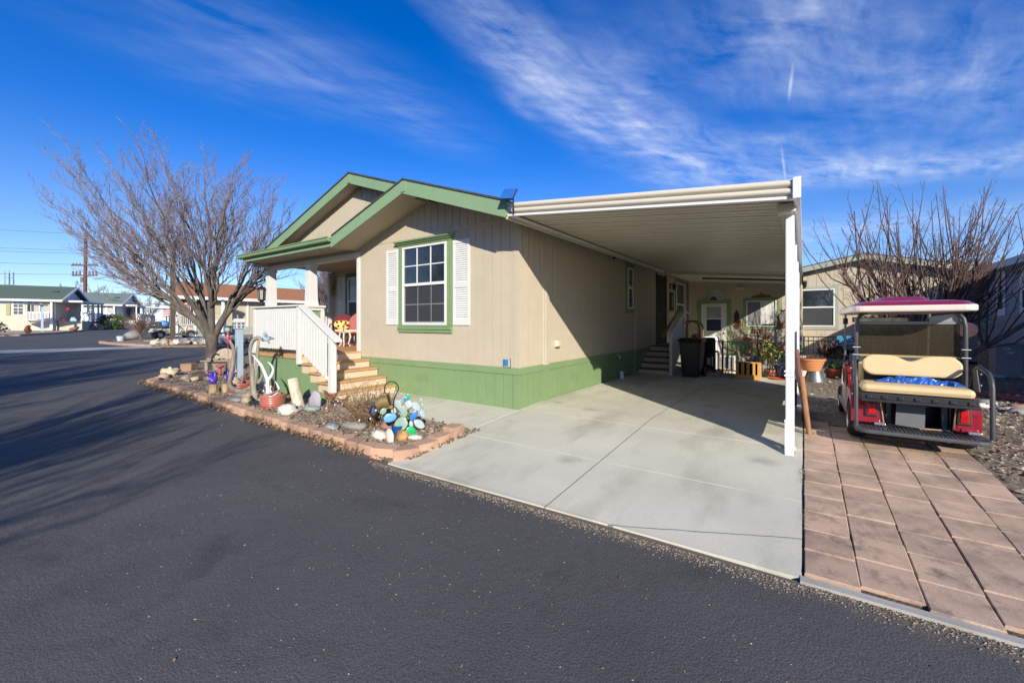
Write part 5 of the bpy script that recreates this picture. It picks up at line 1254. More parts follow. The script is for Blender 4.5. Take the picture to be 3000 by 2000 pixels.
for y in (7.27, 9.05):
    wheel(g, .585, y, side=-1, z0=T(.6, y) + .035); wheel(g, 1.575, y, side=1, z0=T(1.6, y) + .035)
def arch(cy, r, z0, n=10): return [(cy - r*math.cos(math.pi*k/n), z0 + r*math.sin(math.pi*k/n)) for k in range(n + 1)]
for s, xa, xb, xi in ((-1, .50, .70, .815), (1, 1.66, 1.46, 1.425)):
    b = B()
    poly = [(6.93, .29), (6.985, .29)] + [(y, z) for y, z in arch(7.27, .275, .27) if z > .28 or True] + [(8.1, .27), (8.15, .5), (7.9, .66), (7.2, .66), (6.98, .585), (6.93, .5)]
    b.prism(poly, 'x', min(xa, xb), max(xa, xb))
    xs = sorted((xb, xi)); x_out = sorted((xa, xb))
    b.prism([(xs[0], .295), (xs[1] - (0 if s < 0 else 0), .295), (xs[1] - (.03 if s < 0 else 0), .56), (xs[0] + (.03 if s > 0 else 0), .56)], 'y', 6.935, 7.12)
    b.build('rear_panel', CR, g, bevel=.035)
    b = B(); b.box(min(xa, xi) + .06, max(xa, xi) - .03, 6.915, 6.95, .285, .33); b.build('lower_lip', CR, g, bevel=.012)
    lx = .70 if s < 0 else 1.515
    b = B(); b.prism([(lx - .062, .37), (lx + .062, .37), (lx + .055, .555), (lx - .055, .555)], 'y', 6.905, 6.94); hl = b.build('tail_light', M('lamp_bezel', (.05, .03, .03), .5), g, bevel=.01)
    b = B(); b.prism([(lx - .040, .395), (lx + .040, .395), (lx + .034, .535), (lx - .034, .535)], 'y', 6.895, 6.912)
    lm = MATS.get('tail_lens')
    if not lm:
        lm = M('tail_lens', (.46, .006, .008), .15, .35, 25, coat=.8)
    b.build('lens', lm, hl, bevel=.012)
    b = B(); b.box(lx + s*-.0 + .02, lx + .13, 6.86, 6.93, .275, .305); b.build('hinge', HUB, g, bevel=.006)
    # gold trim on the inner edge
    b = B(); b.tube([(xi + (-.028 if s < 0 else .028), 6.93, .565), (xi + (0 if s < 0 else 0), 6.925, .30)], .008, 6); b.build('trim_line', M('trim_copper', (.5, .3, .18), .35, metal=.4), g)
b = B(); b.box(.82, 1.42, 7.3, 7.34, .2, .64); b.box(.815, .83, 6.98, 7.3, .2, .6); b.box(1.405, 1.42, 6.98, 7.3, .2, .6); b.box(.8, 1.43, 6.95, 7.3, .2, .27); b.build('cargo_well', PLASTB, g)
for xx in (.84, 1.34): b = B(); b.box(xx, xx + .06, 7.0, 7.05, .27, .56); b.build('well_strut', DARKGM, g, bevel=.01)
b = B(); b.tube([(.86, 6.97, .28), (1.1, 6.95, .268), (1.4, 6.97, .275)], .012, 6); b.build('well_trim', M('trim_copper', (.5, .3, .18), .35), g)
b = B(); rt = Matrix.Rotation(R_(-14), 3, 'X') @ Matrix.Rotation(R_(4), 3, 'Y'); b.obox((1.06, 6.93, .42), (.26, .012, .27), rt); tag(b.build('rubber_flap', M('flap_grey', (.10, .105, .11), .5, .08, 3), origin=(1.06, 6.93, .29)), 'plain grey square mat leaning in the cargo well of the red golf cart', 'mat')
# step plate with ribs
b = B(); pl = []
for cx, cy, a0 in ((.64, 6.70, 180), (1.56, 6.70, 270)):
    for k in range(6): a = R_(a0 + k*18); pl.append((cx + .12*math.cos(a), cy + .12*math.sin(a)))
pl += [(1.68, 6.94), (.52, 6.94)]
b.prism(pl, 'z', .215, .26); b.build('step_plate', M('step_grey', (.06, .064, .068), .55, .15, 8), g, bevel=.012)
b = B()
for k in range(26): b.box(.60 + k*.038, .615 + k*.038, 6.66, 6.93, .2605, .266)
b.build('step_rib', DARKGM, g)
b = B(); b.box(.58, 1.6, 6.70, 7.35, .585, .615); b.box(.575, 1.585, 6.71, 6.74, .615, .69); b.box(.58, 1.58, 6.74, 7.35, .615, .68)
for k in range(7): b.box(.63 + k*.145, .68 + k*.145, 6.695, 6.712, .63, .665)
b.build('seat_base', PLASTB, g, bevel=.006)
b = B(); b.box(.585, 1.575, 6.72, 7.18, .69, .80); sc_ = b.build('seat_cushion', CT, g, bevel=.05)
b = B(); n = 40; top = []; bot = []
def bt(x):
    u = (x - 1.1) / .47; e = max(0, abs(u) - .72) / .28
    z1 = 1.135 - .075 * math.exp(-(u / .24) ** 2) - .10 * e ** 2.2; z0 = .865 + .085 * e ** 2.2; return z0, z1
xs = [.635 + .93 * k / n for k in range(n + 1)]
prof = [(x, bt(x)[0]) for x in xs] + [(x, bt(x)[1]) for x in reversed(xs)]
m_ = Matrix.Translation((0, 7.2, .87)) @ Matrix.Rotation(R_(-12), 4, 'X') @ Matrix.Translation((0, -7.2, -.87)); b.mtx = m_
b.prism(prof, 'y', 7.15, 7.25); b.build('seat_backrest', CT, g, bevel=.022)
b = B(); b.box(.66, 1.54, 7.28, 7.31, .7, 1.05); b.build('back_board', PLASTB, g, bevel=.01)
# crumpled blue tarp on the seat
b = B(); nu, nv = 44, 14; vs = []
for j in range(nv + 1):
    for i in range(nu + 1):
        u, v = i / nu, j / nv; x = .74 + .82 * u; y = 6.99 + .19 * v
        e = min(1, 6 * u, 6 * (1 - u)) * math.sin(math.pi * min(1, v * 1.0)) ** .5
        nzv = noise.fractal(V((x * 9, y * 12, 2)), 1.0, 2.2, 4); rg = abs(noise.noise(V((x * 16 + y * 14, y * 18 - x * 5, 7))))
        z = .803 + e * (.035 + .025 * nzv + .045 * (.5 - rg)) * (1.35 if .25 < u < .62 else 1)
        vs.append((x + .02 * nzv, y + .02 * rg, z))
b.add(vs, [(j*(nu+1)+i, j*(nu+1)+i+1, (j+1)*(nu+1)+i+1, (j+1)*(nu+1)+i) for j in range(nv) for i in range(nu)])
tag(b.build('tarp', M('tarp_blue', (.010, .085, .36), .35, .3, 8), origin=(1.1, 7.1, .8)), 'crumpled bright blue tarp on the rear seat of the red golf cart', 'tarp')
# roof, posts, grab bars
def rrect(x0, x1, y0, y1, r, n=5):
    p = []
    for cx, cy, a0 in ((x1-r, y1-r, 0), (x0+r, y1-r, 90), (x0+r, y0+r, 180), (x1-r, y0+r, 270)):
        for k in range(n + 1): a = R_(a0 + 90*k/n); p.append((cx + r*math.cos(a), cy + r*math.sin(a)))
    return p
b = B(); b.prism(rrect(.50, 1.64, 6.87, 9.35, .12), 'z', 1.685, 1.765); b.build('roof_edge', CE, g, bevel=.02)
b = B(); p0, p1, p2 = rrect(.51, 1.63, 6.88, 9.34, .12), rrect(.56, 1.58, 6.95, 9.27, .12), rrect(.66, 1.48, 7.05, 9.15, .12); n = len(p0)
vs = [(x, y, 1.762) for x, y in p0] + [(x, y, 1.805) for x, y in p1] + [(x, y, 1.825) for x, y in p2]
b.add(vs, [(i, (i+1) % n, n+(i+1) % n, n+i) for i in range(n)] + [(n+i, n+(i+1) % n, 2*n+(i+1) % n, 2*n+i) for i in range(n)] + [tuple(range(2*n, 3*n))]); b.build('roof', CR, g, smooth=True)
b = B(); p0, p1 = rrect(.78, 1.40, 7.55, 8.9, .1), rrect(.86, 1.32, 7.68, 8.78, .08); n = len(p0)
b.add([(x, y, 1.82) for x, y in p0] + [(x, y, 1.90) for x, y in p1], [(i, (i+1) % n, n+(i+1) % n, n+i) for i in range(n)] + [tuple(range(n, 2*n))]); b.build('roof_hump', CR, g, smooth=True)
for x, s in ((.585, 1), (1.615, -1)):
    b = B(); b.tube([(x, 7.34, .60), (x, 7.33, 1.25), (x + s*.0, 7.33, 1.50), (x + s*.015, 7.34, 1.60), (x + s*.05, 7.36, 1.66), (x + s*.12, 7.4, 1.69)], .023, 10); b.build('roof_post', DARKGM, g, smooth=True)
    b = B(); b.tube([(x, 9.3, .75), (x, 9.22, 1.2), (x, 9.12, 1.69)], .017, 10); b.build('front_post', M('strut_grey', (.25, .25, .24), .4, metal=.5), g, smooth=True)
    b = B(); b.cyl((x, 9.15, 1.53), (x, 9.13, 1.62), .035, n=10); b.build('clamp', PLASTB, g)
    b = B()
    for z in (1.12, 1.22): b.cyl((x - .04, 7.30, z), (x + .04, 7.30, z), .005, n=6)
    b.build('strap', WHITE, g)
    xo = .525 if s > 0 else 1.675
    b = B(); b.tube([(x - s*.03, 7.25, .70), (x - s*.05, 7.2, .99), (xo - s*.012 + s*.03, 7.05, 1.04), (xo, 6.80, .99), (xo + s*.005, 6.70, .93), (xo + s*.005, 6.665, .84), (xo + s*.005, 6.66, .28)], .022, 10); b.build('grab_bar', DARKGM, g, smooth=True)
    b = B(); b.prism([(7.0, .75), (7.22, .70), (7.24, 1.0), (7.12, 1.02)], 'x', xo + s*.01, xo + s*.03); b.build('side_plate', DARKGM, g, bevel=.008)
    b = B()
    for y, z in ((7.1, .82), (7.1, .95), (6.9, .64)): b.ball((xo - s*.012, y, z), .012, 8, 5)
    b.build('bolt', HUB, g)
b = B(); b.tube([(.6, 9.12, 1.69), (1.6, 9.12, 1.69)], .012, 6); b.tube([(.6, 7.38, 1.685), (1.6, 7.38, 1.685)], .012, 6); b.build('roof_brace', DARKGM, g)
# tinted wind panel behind the seat
tm = bpy.data.materials.new('tinted_panel'); nt_, bs_ = nodes_of(tm)
bs_.inputs['Base Color'].default_value = (.10, .085, .06, 1); bs_.inputs['Roughness'].default_value = .06
tr_ = nt_.nodes.new('ShaderNodeBsdfTransparent'); tr_.inputs[0].default_value = (.62, .56, .46, 1); mx = nt_.nodes.new('ShaderNodeMixShader')
nf = ramp(nt_, nz(nt_, coords(nt_), 2, 3), [(.3, (.68,) * 3), (.7, (.74,) * 3)]); nt_.links.new(nf, mx.inputs[0]); nt_.links.new(bs_.outputs[0], mx.inputs[1]); nt_.links.new(tr_.outputs[0], mx.inputs[2])
nt_.links.new(mx.outputs[0], nt_.nodes['Material Output'].inputs[0])
b = B(); b.box(.62, 1.58, 7.385, 7.390, 1.12, 1.53); b.build('wind_panel', tm, g)
b = B(); b.box(.63, 1.58, 7.37, 7.395, 1.10, 1.125); b.build('panel_bar', M('bar_gold', (.40, .30, .12), .35), g)
b = B(); b.box(.60, 1.60, 7.37, 7.395, 1.53, 1.565); b.build('panel_top', M('bar_grey', (.20, .215, .23), .35), g)
b = B(); b.obox((1.45, 7.39, 1.60), (.28, .008, .10), Matrix.Rotation(R_(-8), 3, 'Y')); b.build('clear_flap', M('flap_clear', (.26, .28, .30), .2), g)
# front seat, mirror, wheel, cowl
b = B(); b.box(.62, 1.56, 7.5, 7.6, .72, 1.02); b.build('front_backrest', CT, g, bevel=.04)
b = B(); b.box(.62, 1.56, 7.6, 8.15, .58, .74); b.build('front_seat', CT, g, bevel=.04)
b = B(); b.box(.66, 1.36, 8.92, 8.95, 1.56, 1.64); mr = b.build('mirror', BLACKM, g, bevel=.008)
b = B(); b.box(.68, 1.34, 8.912, 8.919, 1.572, 1.628); b.build('mirror_glass', M('mirror_face', (.45, .42, .36), .1, .45, 9), mr)
b = B(); ring = [(.86 + .16*math.cos(R_(a)), 8.75 + .07*math.sin(R_(a)), 1.0 + .13*math.sin(R_(a))) for a in range(0, 361, 20)]; b.tube(ring, .014, 8); b.cyl((.86, 8.76, 1.0), (.86, 9.1, .7), .02); b.build('steering_wheel', BLACKM, g, smooth=True)
b = B(); b.prism([(8.95, .28), (9.65, .34), (9.62, .62), (9.3, .86), (9.0, .90), (8.95, .6)], 'x', .56, 1.6); b.build('front_cowl', CR, g, bevel=.05)
b = B(); b.prism([(8.9, .86), (9.28, .87), (9.2, 1.03), (8.95, 1.03)], 'x', .64, 1.52); b.build('dashboard', M('dash_navy', (.02, .028, .05), .6), g, bevel=.03)
b = B(); b.box(.54, 1.62, 8.12, 9.0, .27, .33); b.build('floor', PLASTB, g)
b = B(); b.prism([(7.6, .28), (8.2, .27), (9.0, .27), (9.0, .33), (8.3, .34), (8.1, .64), (7.7, .66)], 'x', .485, .50); b.build('side_trim', M('trim_pale', (.55, .5, .46), .35), g)
b = B(); b.box(.497, .51, 7.55, 7.95, .68, .86); b.tube([(.49, 7.5, .66), (.485, 7.6, .9), (.485, 7.9, .9), (.49, 8.0, .66)], .012, 6); b.build('side_basket', M('basket_brown', (.16, .075, .04), .4), g)
b = B(); b.lathe((2.02, 9.1, 1.44), [(0, 0), (.11, .0), (.12, .02), (.11, .04), (0, .05)], 18, 'y'); b.tube([(1.6, 9.2, 1.25), (1.9, 9.15, 1.35)], .012, 6); b.build('side_mirror', M('mirror_dark', (.05, .02, .025), .4), g)

# ---------------------------------------------------------------- cream golf cart across the street
g = thing('golf_cart', 'cream golf cart without a roof parked across the street behind the lamp post', 'golf cart', (-35.9, 10.1, .38))
z0 = .47
for y in (9.35, 11.05):
    for x, s in ((-35.45, 1), (-36.4, -1)): wheel(g, x, y, .24, .2, s, z0)
CC = M('cart_cream', (.66, .56, .36), .35, .05, 2, coat=.4)
b = B(); b.prism([(8.95, z0+.42), (9.1, z0+.68), (9.9, z0+.66), (10.2, z0+.5), (10.2, z0+.33), (9.70, z0+.33), (9.62, z0+.48), (9.35, z0+.57), (9.05, z0+.45)], 'x', -36.5, -35.4); b.build('rear_body', CC, g, bevel=.04)
b = B(); b.box(-36.52, -35.38, 9.62, 10.78, z0 + .20, z0 + .33)
for x in (-36.5, -35.4): b.tube([(x, 9.35 - .33*math.cos(R_(a)), z0 + .24 + .33*math.sin(R_(a))) for a in range(-10, 191, 20)], .028, 8); b.tube([(x, 11.05 - .31*math.cos(R_(a)), z0 + .24 + .31*math.sin(R_(a))) for a in range(-10, 191, 20)], .028, 8)
b.build('rocker', M('cart_grey', (.085, .088, .095), .6), g, smooth=True)
b = B(); b.prism([(10.75, z0+.5), (10.78, z0+.8), (10.95, z0+.84), (11.3, z0+.62), (11.42, z0+.45), (11.3, z0+.42), (11.05, z0+.5)], 'x', -36.4, -35.5); b.build('front_cowl', CC, g, bevel=.05)
b = B(); b.box(-36.5, -35.4, 11.3, 11.5, z0+.26, z0+.46); b.build('front_bumper', MATS['cart_grey'], g, bevel=.03)
b = B(); b.box(-36.45, -35.45, 9.4, 9.95, z0+.66, z0+.78); b.obox((-35.95, 9.38, z0+.95), (1.0, .12, .42), Matrix.Rotation(R_(14), 3, 'X')); b.build('seat', M('seat_dark', (.06, .065, .075), .6), g, bevel=.04)
b = B(); b.cyl((-35.75, 10.72, z0+.6), (-35.75, 10.3, z0+1.02), .022); b.tube([(-35.75 + .17*math.cos(R_(a)), 10.28 + .1*math.sin(R_(a)), z0 + 1.06 + .10*math.sin(R_(a))) for a in range(0, 361, 24)], .015, 6); b.build('steering_wheel', BLACKM, g)
b = B(); b.tube([(-35.45, 10.75, z0+.4), (-35.48, 10.85, z0+.9)], .03, 8); b.tube([(-36.45, 10.75, z0+.4), (-36.42, 10.85, z0+.9)], .03, 8); b.build('cowl_strut', M('strut_pale', (.5, .5, .5), .4), g)
b = B(); b.ball((-35.7, 9.62, z0+.98), (.25, .28, .24), 14, 10, .35, 4); tag(b.build('bag', M('bag_blue', (.10, .26, .48), .5, .5, 9), origin=(-35.7, 9.6, z0+.78), smooth='all'), 'blue patterned bag on the seat of the cream golf cart', 'bag')
# ---------------------------------------------------------------- edging blocks round the bed
BLK = M('edging_block_tan', (.50, .32, .22), .85, .10, 3, .35, 35, dirt=.2)
_oi = BLK.node_tree.nodes.new('ShaderNodeObjectInfo'); _bs = [n for n in BLK.node_tree.nodes if n.type == 'BSDF_PRINCIPLED'][0]
_lk = _bs.inputs['Base Color'].links[0].from_socket
BLK.node_tree.links.new(mixc(BLK.node_tree, 1, _lk, ramp(BLK.node_tree, _oi.outputs['Random'], [(0, (.72, .70, .68)), (1, (1.15, 1.13, 1.10))]), 'MULTIPLY'), _bs.inputs['Base Color'])
def block_mesh(b, p, ang, w0, w1, d, h_, seed):
    """wedge block: wide face outwards (local -Y), narrow back"""
    r2 = random.Random(seed); ca, sa = math.cos(ang), math.sin(ang)
    def tr(x, y, z): return (p[0] + x*ca - y*sa, p[1] + x*sa + y*ca, p[2] + z)
    j = lambda a: r2.uniform(-a, a); ch = .014
    fr = [(-w0/2, 0), (-w0/6, -.012 + j(.006)), (w0/6, -.012 + j(.006)), (w0/2, 0), (w1/2, d), (-w1/2, d)]
    mid = [(x * .985, y + (ch if y < .01 else 0)) for x, y in fr]
    lo = [(x, y + .004) for x, y in fr]
    lv = [(lo, -.06), (fr, h_ * .45), ([(x + j(.004), y + j(.006)) for x, y in fr], h_ - ch), (mid, h_)]
    vs = [tr(x, y, z) for ring, z in lv for x, y in ring]; n = 6
    b.add(vs, [tuple(range(3*n, 4*n))] + [(k*n+i, k*n+(i+1) % n, (k+1)*n+(i+1) % n, (k+1)*n+i) for k in range(3) for i in range(n)])
x = -4.62; k = 0; blocks = []
while x > -13.7:
    w0 = rnd.uniform(.265, .29); blocks.append((x - w0/2, 3.36 + rnd.uniform(-.018, .018) + .02 * math.sin(x), R_(rnd.uniform(-5, 5)), w0)); x -= w0 + rnd.uniform(.012, .03)
for x, y, a, w0 in blocks:
    b = B(); c = (x, y, T(x, y) + rnd.uniform(-.004, .006)); block_mesh(b, c, a, w0, w0 * .62, .19, .12, k); k += 1
    tag(b.build('edging_block', BLK, origin=c), 'tan wedge block in the straight edging row along the asphalt', 'edging block', 'edging blocks along the asphalt')
curve = [(-13.85, 3.41, -25), (-14.08, 3.53, -40), (-14.33, 3.70, -35), (-14.60, 3.88, -33), (-14.87, 4.06, -33)]
for x, y, a in curve:
    b = B(); c = (x, y, T(x, y)); block_mesh(b, c, R_(a), .29, .2, .2, .105, k); k += 1
    tag(b.build('edging_block', BLK, origin=c), 'tan wedge block where the edging row curves round the far tip of the bed', 'edging block', 'edging blocks round the far tip')
for (x, y, a, w0, h_), lb in zip([(-4.40, 3.40, 22, .36, .125), (-4.135, 3.56, 62, .33, .12), (-4.08, 3.90, 84, .32, .115), (-4.12, 4.24, 92, .32, .11), (-4.18, 4.60, 100, .30, .135)],
        ['large tan block forming the corner of the edging between asphalt and driveway', 'second tan block round the corner, facing the driveway', 'third tan block round the corner, beside the driveway', 'fourth tan block beside the driveway, next to the raised end block', 'raised tan block ending the edging beside the driveway']):
    b = B(); c = (x, y, T(x, y) + .01); block_mesh(b, c, R_(a), w0, w0 * .78, .21, h_, k); k += 1
    tag(b.build('edging_block', BLK, origin=c), lb, 'edging block')

# ---------------------------------------------------------------- garden bed ornaments
def gz(x, y): return bedz(x, y) + .04
def rock(x, y, rx, ry, rz, mat, label, seed, dz=0, rot=None, amp=.55, name='rock', cat='rock', group=None, frq=2.3):
    b = B(); c = V((x, y, gz(x, y) + rz * .55 + dz))
    b.ball((0, 0, 0), (rx, ry, rz), 16, 10, amp, seed, frq)
    m_ = Matrix.Translation(c) @ (rot.to_4x4() if rot else Matrix.Identity(4)); b.v = [tuple(m_ @ V(p)) for p in b.v]
    return tag(b.build(name, mat, origin=(x, y, gz(x, y)), smooth='all'), label, cat, group)
def ez(a): return Matrix.Rotation(R_(a), 3, 'Z')
RG, RT, RW, RR_, RGN = STONES
rock(-14.80, 4.12, .26, .16, .15, M('rock_cream', (.50, .43, .29), .85, .15, 4, .3, 15), 'big cream boulder at the far tip of the garden bed', 1, rot=ez(35))
rock(-14.22, 3.84, .15, .12, .10, M('rock_pink', (.40, .26, .21), .85, .15, 4, .3, 15), 'rounded pinkish boulder in front of the cream boulder', 2)
rock(-6.40, 4.25, .17, .14, .11, RG, 'rounded grey rock behind the long flat grey rock under the dry shrub', 3)
rock(-5.80, 3.95, .24, .12, .075, M('rock_flatgrey', (.235, .215, .195), .85, .15, 6, .3, 15), 'long flat grey rock in front of the dry shrub', 4, rot=ez(15), amp=.2)
rock(-5.30, 4.20, .15, .10, .09, RR_, 'reddish brown rock between the dry shrub and the glass cactus', 5, rot=ez(20))
rock(-4.78, 3.82, .075, .045, .12, M('rock_peach', (.66, .55, .46), .7, .08, 5, .2, 20), 'upright egg-shaped cream stone in front of the glass cactus', 6, amp=.15, rot=Matrix.Rotation(R_(-12), 3, 'Y'))
rock(-4.70, 3.98, .10, .08, .085, M('rock_agate', (.42, .22, .08), .6, .5, 9, .2, 20), 'orange mottled agate beside the egg-shaped stone', 7, amp=.3)
rock(-5.06, 3.85, .14, .09, .07, RW, 'white and grey rock left of the egg-shaped stone', 8, rot=ez(10))
rock(-4.56, 4.08, .12, .06, .04, M('rock_pale', (.55, .50, .44), .75, .12, 5), 'flat pale stone right of the orange agate', 9, rot=ez(25), amp=.2)
rock(-5.20, 4.52, .08, .06, .06, RR_, 'small dark red stone behind the glass cactus', 10)
rock(-6.05, 3.72, .16, .11, .06, RGN, 'mossy flat stone half sunk in the gravel', 11, rot=ez(-15))
rock(-7.55, 3.78, .20, .12, .10, RW, 'white quartz rock at the foot of the log post', 12, rot=ez(20), amp=.6)
rock(-7.42, 4.16, .17, .10, .055, M('rock_bluegreen', (.25, .30, .29), .75, .15, 5), 'flat blue-green stone right of the log post', 13, rot=ez(20), amp=.2)
rock(-7.62, 4.34, .14, .035, .20, M('slate_violet', (.34, .32, .36), .7, .12, 4), 'upright violet-grey slate slab behind the blue-green stone', 14, rot=ez(20), amp=.3)
rock(-7.60, 4.02, .09, .07, .06, RG, 'small dark grey stone between the log post and the blue-green stone', 15)
rock(-9.15, 3.78, .17, .10, .10, RT, 'flat tan rock at the foot of the driftwood', 16, rot=ez(-20))
rock(-9.50, 3.68, .24, .1, .06, RG, 'flat grey rock before the driftwood roots', 17, rot=ez(10), amp=.2)
rock(-8.95, 4.0, .11, .08, .07, M('rock_peach', (.66, .55, .46), .7), 'small peach-coloured rock left of the ribbed pot', 18)
b = B(); b.ball((-8.75, 3.78, gz(-8.75, 3.78) + .03), (.24, .10, .05), 14, 8, .7, 5, 2.5); tag(b.build('cloth', M('cloth_navy', (.015, .018, .03), .9), origin=(-8.75, 3.78, -.05), smooth='all'), 'dark cloth lying on the gravel left of the ribbed pot', 'cloth')
rock(-10.55, 4.10, .19, .12, .13, M('rock_beige', (.46, .38, .28), .85, .12, 5, .3, 15), 'smooth beige rock beside the purple bird figures', 19, dz=.16, amp=.25)
for i in range(10):
    x, y = rnd.uniform(-14.6, -12), rnd.uniform(3.9, 5.6); r = rnd.uniform(.05, .11)
    rock(x, y, r*1.3, r, r*.7, (RG, RR_, RT)[i % 3], 'small fieldstone lying in the far part of the garden bed', 40 + i, group='small fieldstones of the garden bed')
# driftwood sculpture
def squig(b, pts, rads, n=9, seed=1, amp=.25, sub=5):
    P_, Rr = [], []
    m = len(pts)
    for i in range(m - 1):
        a, p, q, d = V(pts[max(0, i-1)]), V(pts[i]), V(pts[i+1]), V(pts[min(m-1, i+2)])
        for k in range(sub):
            t = k / sub
            P_.append(.5 * ((2*p) + (q - a)*t + (2*a - 5*p + 4*q - d)*t*t + (3*p - a - 3*q + d)*t**3)); Rr.append(rads[i]*(1-t) + rads[i+1]*t)
    P_.append(V(pts[-1])); Rr.append(rads[-1])
    st = len(b.v); b.tube(P_, Rr, n)
    for i in range(len(P_)):
        for k in range(n):
            v = V(b.v[st + i*n + k]); ax = P_[i]; dlt = v - ax
            s_ = 1 + amp * math.sin(k * 2.4 + seed) * (k % 2) - amp * .5 * noise.noise(V((k * 1.7, i * .22, seed)))
            b.v[st + i*n + k] = tuple(ax + dlt * s_)
dw = thing('driftwood', 'pale driftwood sculpture with a long upright curved limb and spreading roots', 'driftwood', (-9.75, 3.95, -.05))
b = B(); squig(b, [(-9.94, 3.78, 1.18), (-9.87, 3.83, .95), (-9.89, 3.81, .62), (-9.94, 3.78, .32), (-9.92, 3.80, .18), (-9.72, 3.92, .08), (-9.50, 4.05, .05)], [.018, .034, .042, .036, .048, .065, .06], seed=2, amp=.35); b.build('upright_limb', WOODG, dw, smooth='all')
b = B()
squig(b, [(-9.98, 3.75, .06), (-9.75, 3.84, .03), (-9.5, 3.98, .04), (-9.25, 4.02, .06)], [.012, .035, .06, .05], seed=5)
squig(b, [(-9.7, 3.95, .08), (-9.62, 4.15, .20), (-9.55, 4.2, .27)], [.07, .06, .02], seed=8)
squig(b, [(-9.6, 4.0, .05), (-9.4, 3.88, .0), (-9.2, 3.85, -.04)], [.06, .04, .015], seed=3)
b.build('roots', WOODG, dw, smooth='all')
dp = thing('driftwood', 'tall driftwood post whose top bends over towards the porch', 'driftwood', (-9.3, 4.0, -.05))
b = B(); squig(b, [(-9.30, 4.0, -.06), (-9.33, 3.98, .25), (-9.35, 3.96, .70)], [.07, .055, .045], seed=4, amp=.4); b.build('lower_post', WOODG, dp, smooth='all')
b = B(); squig(b, [(-9.36, 3.95, .66), (-9.37, 3.94, .95), (-9.33, 3.96, 1.14), (-9.24, 4.02, 1.23), (-9.16, 4.08, 1.21)], [.025, .03, .035, .042, .026], seed=6, amp=.35); squig(b, [(-9.29, 3.99, .15), (-9.26, 4.02, .6), (-9.25, 4.03, .95), (-9.22, 4.04, 1.18)], [.024, .028, .034, .025], seed=9, amp=.35); squig(b, [(-9.25, 4.04, .3), (-9.17, 4.1, .47)], [.04, .02], seed=7); b.build('bent_limb', WOODG, dp, smooth='all')
t = thing('bird_sculpture', 'wooden bird head with pale blue flower petals on the bent driftwood post', 'sculpture', (-9.08, 4.13, 1.2))
b = B(); b.tube([(-9.16, 4.08, 1.18), (-9.08, 4.13, 1.21), (-9.02, 4.18, 1.23), (-8.95, 4.23, 1.215)], [.02, .042, .035, .006], 10); b.tube([(-9.02, 4.16, 1.12), (-9.06, 4.14, 1.2)], [.01, .03], 8); b.build('bird_head', WOODG, t, smooth='all')
b = B()
for k in range(16):
    a = k * .393; d = V((math.cos(a) * .55, math.cos(a) * .4, math.sin(a))); l = rnd.uniform(.09, .15); o_ = V((-9.06, 4.13, 1.27)); s_ = V((-d.z * .6, -d.z * .45, .75 * math.cos(a))) * .018
    b.add([o_, o_ + d*l*.6 + s_ + V((.02, -.03, 0)), o_ + d*l + V((.01, -.02, 0)), o_ + d*l*.6 - s_ + V((.02, -.03, 0))], [(0,1,2,3)])
b.build('petals', M('petal_blue', (.26, .42, .62), .6, .15, 8), t)
b = B(); b.ball((-9.075, 4.115, 1.28), (.035, .03, .04), 10, 6); b.build('flower_centre', M('flower_rust', (.35, .14, .06), .7), t)
# ribbed pots
def ribbed(x, y, r, h_, label, mat):
    z = gz(x, y) - .02; b = B(); pr = [(0, 0), (r*.72, 0)]
    for k in range(6):
        z0 = h_ * (.04 + k * .155); pr += [(r*(.84 + .16*math.sin(min(1, (k+.4)/3)*1.57)), z0), (r*(.90 + .14*math.sin(min(1, (k+.9)/3)*1.57)), z0 + h_*.06), (r*(.84 + .16*math.sin(min(1, (k+1)/3)*1.57)), z0 + h_*.13)]
    pr += [(r*.98, h_), (r*.86, h_), (r*.84, h_*.86), (0, h_*.84)]
    b.lathe((x, y, z), pr, 28)
    for k in range(3): a = 2.1*k + .6; b.cyl((x + r*.55*math.cos(a), y + r*.55*math.sin(a), z - .02), (x + r*.55*math.cos(a), y + r*.55*math.sin(a), z + .01), .04)
    return tag(b.build('ribbed_pot', mat, origin=(x, y, z), smooth=True), label, 'pot')
RP = M('pot_ribbed_red', (.40, .13, .09), .35, .12, 5, coat=.4)
ribbed(-8.40, 3.93, .215, .26, 'red-brown ribbed glazed pot holding white antlers', RP); ribbed(-10.22, 4.10, .23, .27, 'orange-red ribbed glazed pot behind the driftwood sculpture', M('pot_ribbed_orange', (.40, .10, .05), .4, .12, 5, coat=.3))
t = thing('antlers', 'white branching antlers standing in the red-brown ribbed pot', 'antlers', (-8.42, 3.9, .15))
AN = M('antler_white', (.66, .68, .72), .6, .08, 6)
b = B(); squig(b, [(-8.43, 3.87, .10), (-8.44, 3.86, .32), (-8.44, 3.86, .48)], [.036, .036, .034], 10, amp=.05); squig(b, [(-8.44, 3.86, .44), (-8.50, 3.82, .62), (-8.56, 3.78, .76), (-8.69, 3.68, .95)], [.032, .028, .024, .004], 10, amp=.05); squig(b, [(-8.44, 3.86, .44), (-8.385, 3.90, .53), (-8.36, 3.92, .64), (-8.38, 3.9, .73), (-8.44, 3.86, .80)], [.03, .027, .022, .015, .004], 10, amp=.05); squig(b, [(-8.53, 3.8, .72), (-8.6, 3.75, .745)], [.015, .004], 8, amp=.05); b.build('antler', AN, t, smooth='all')
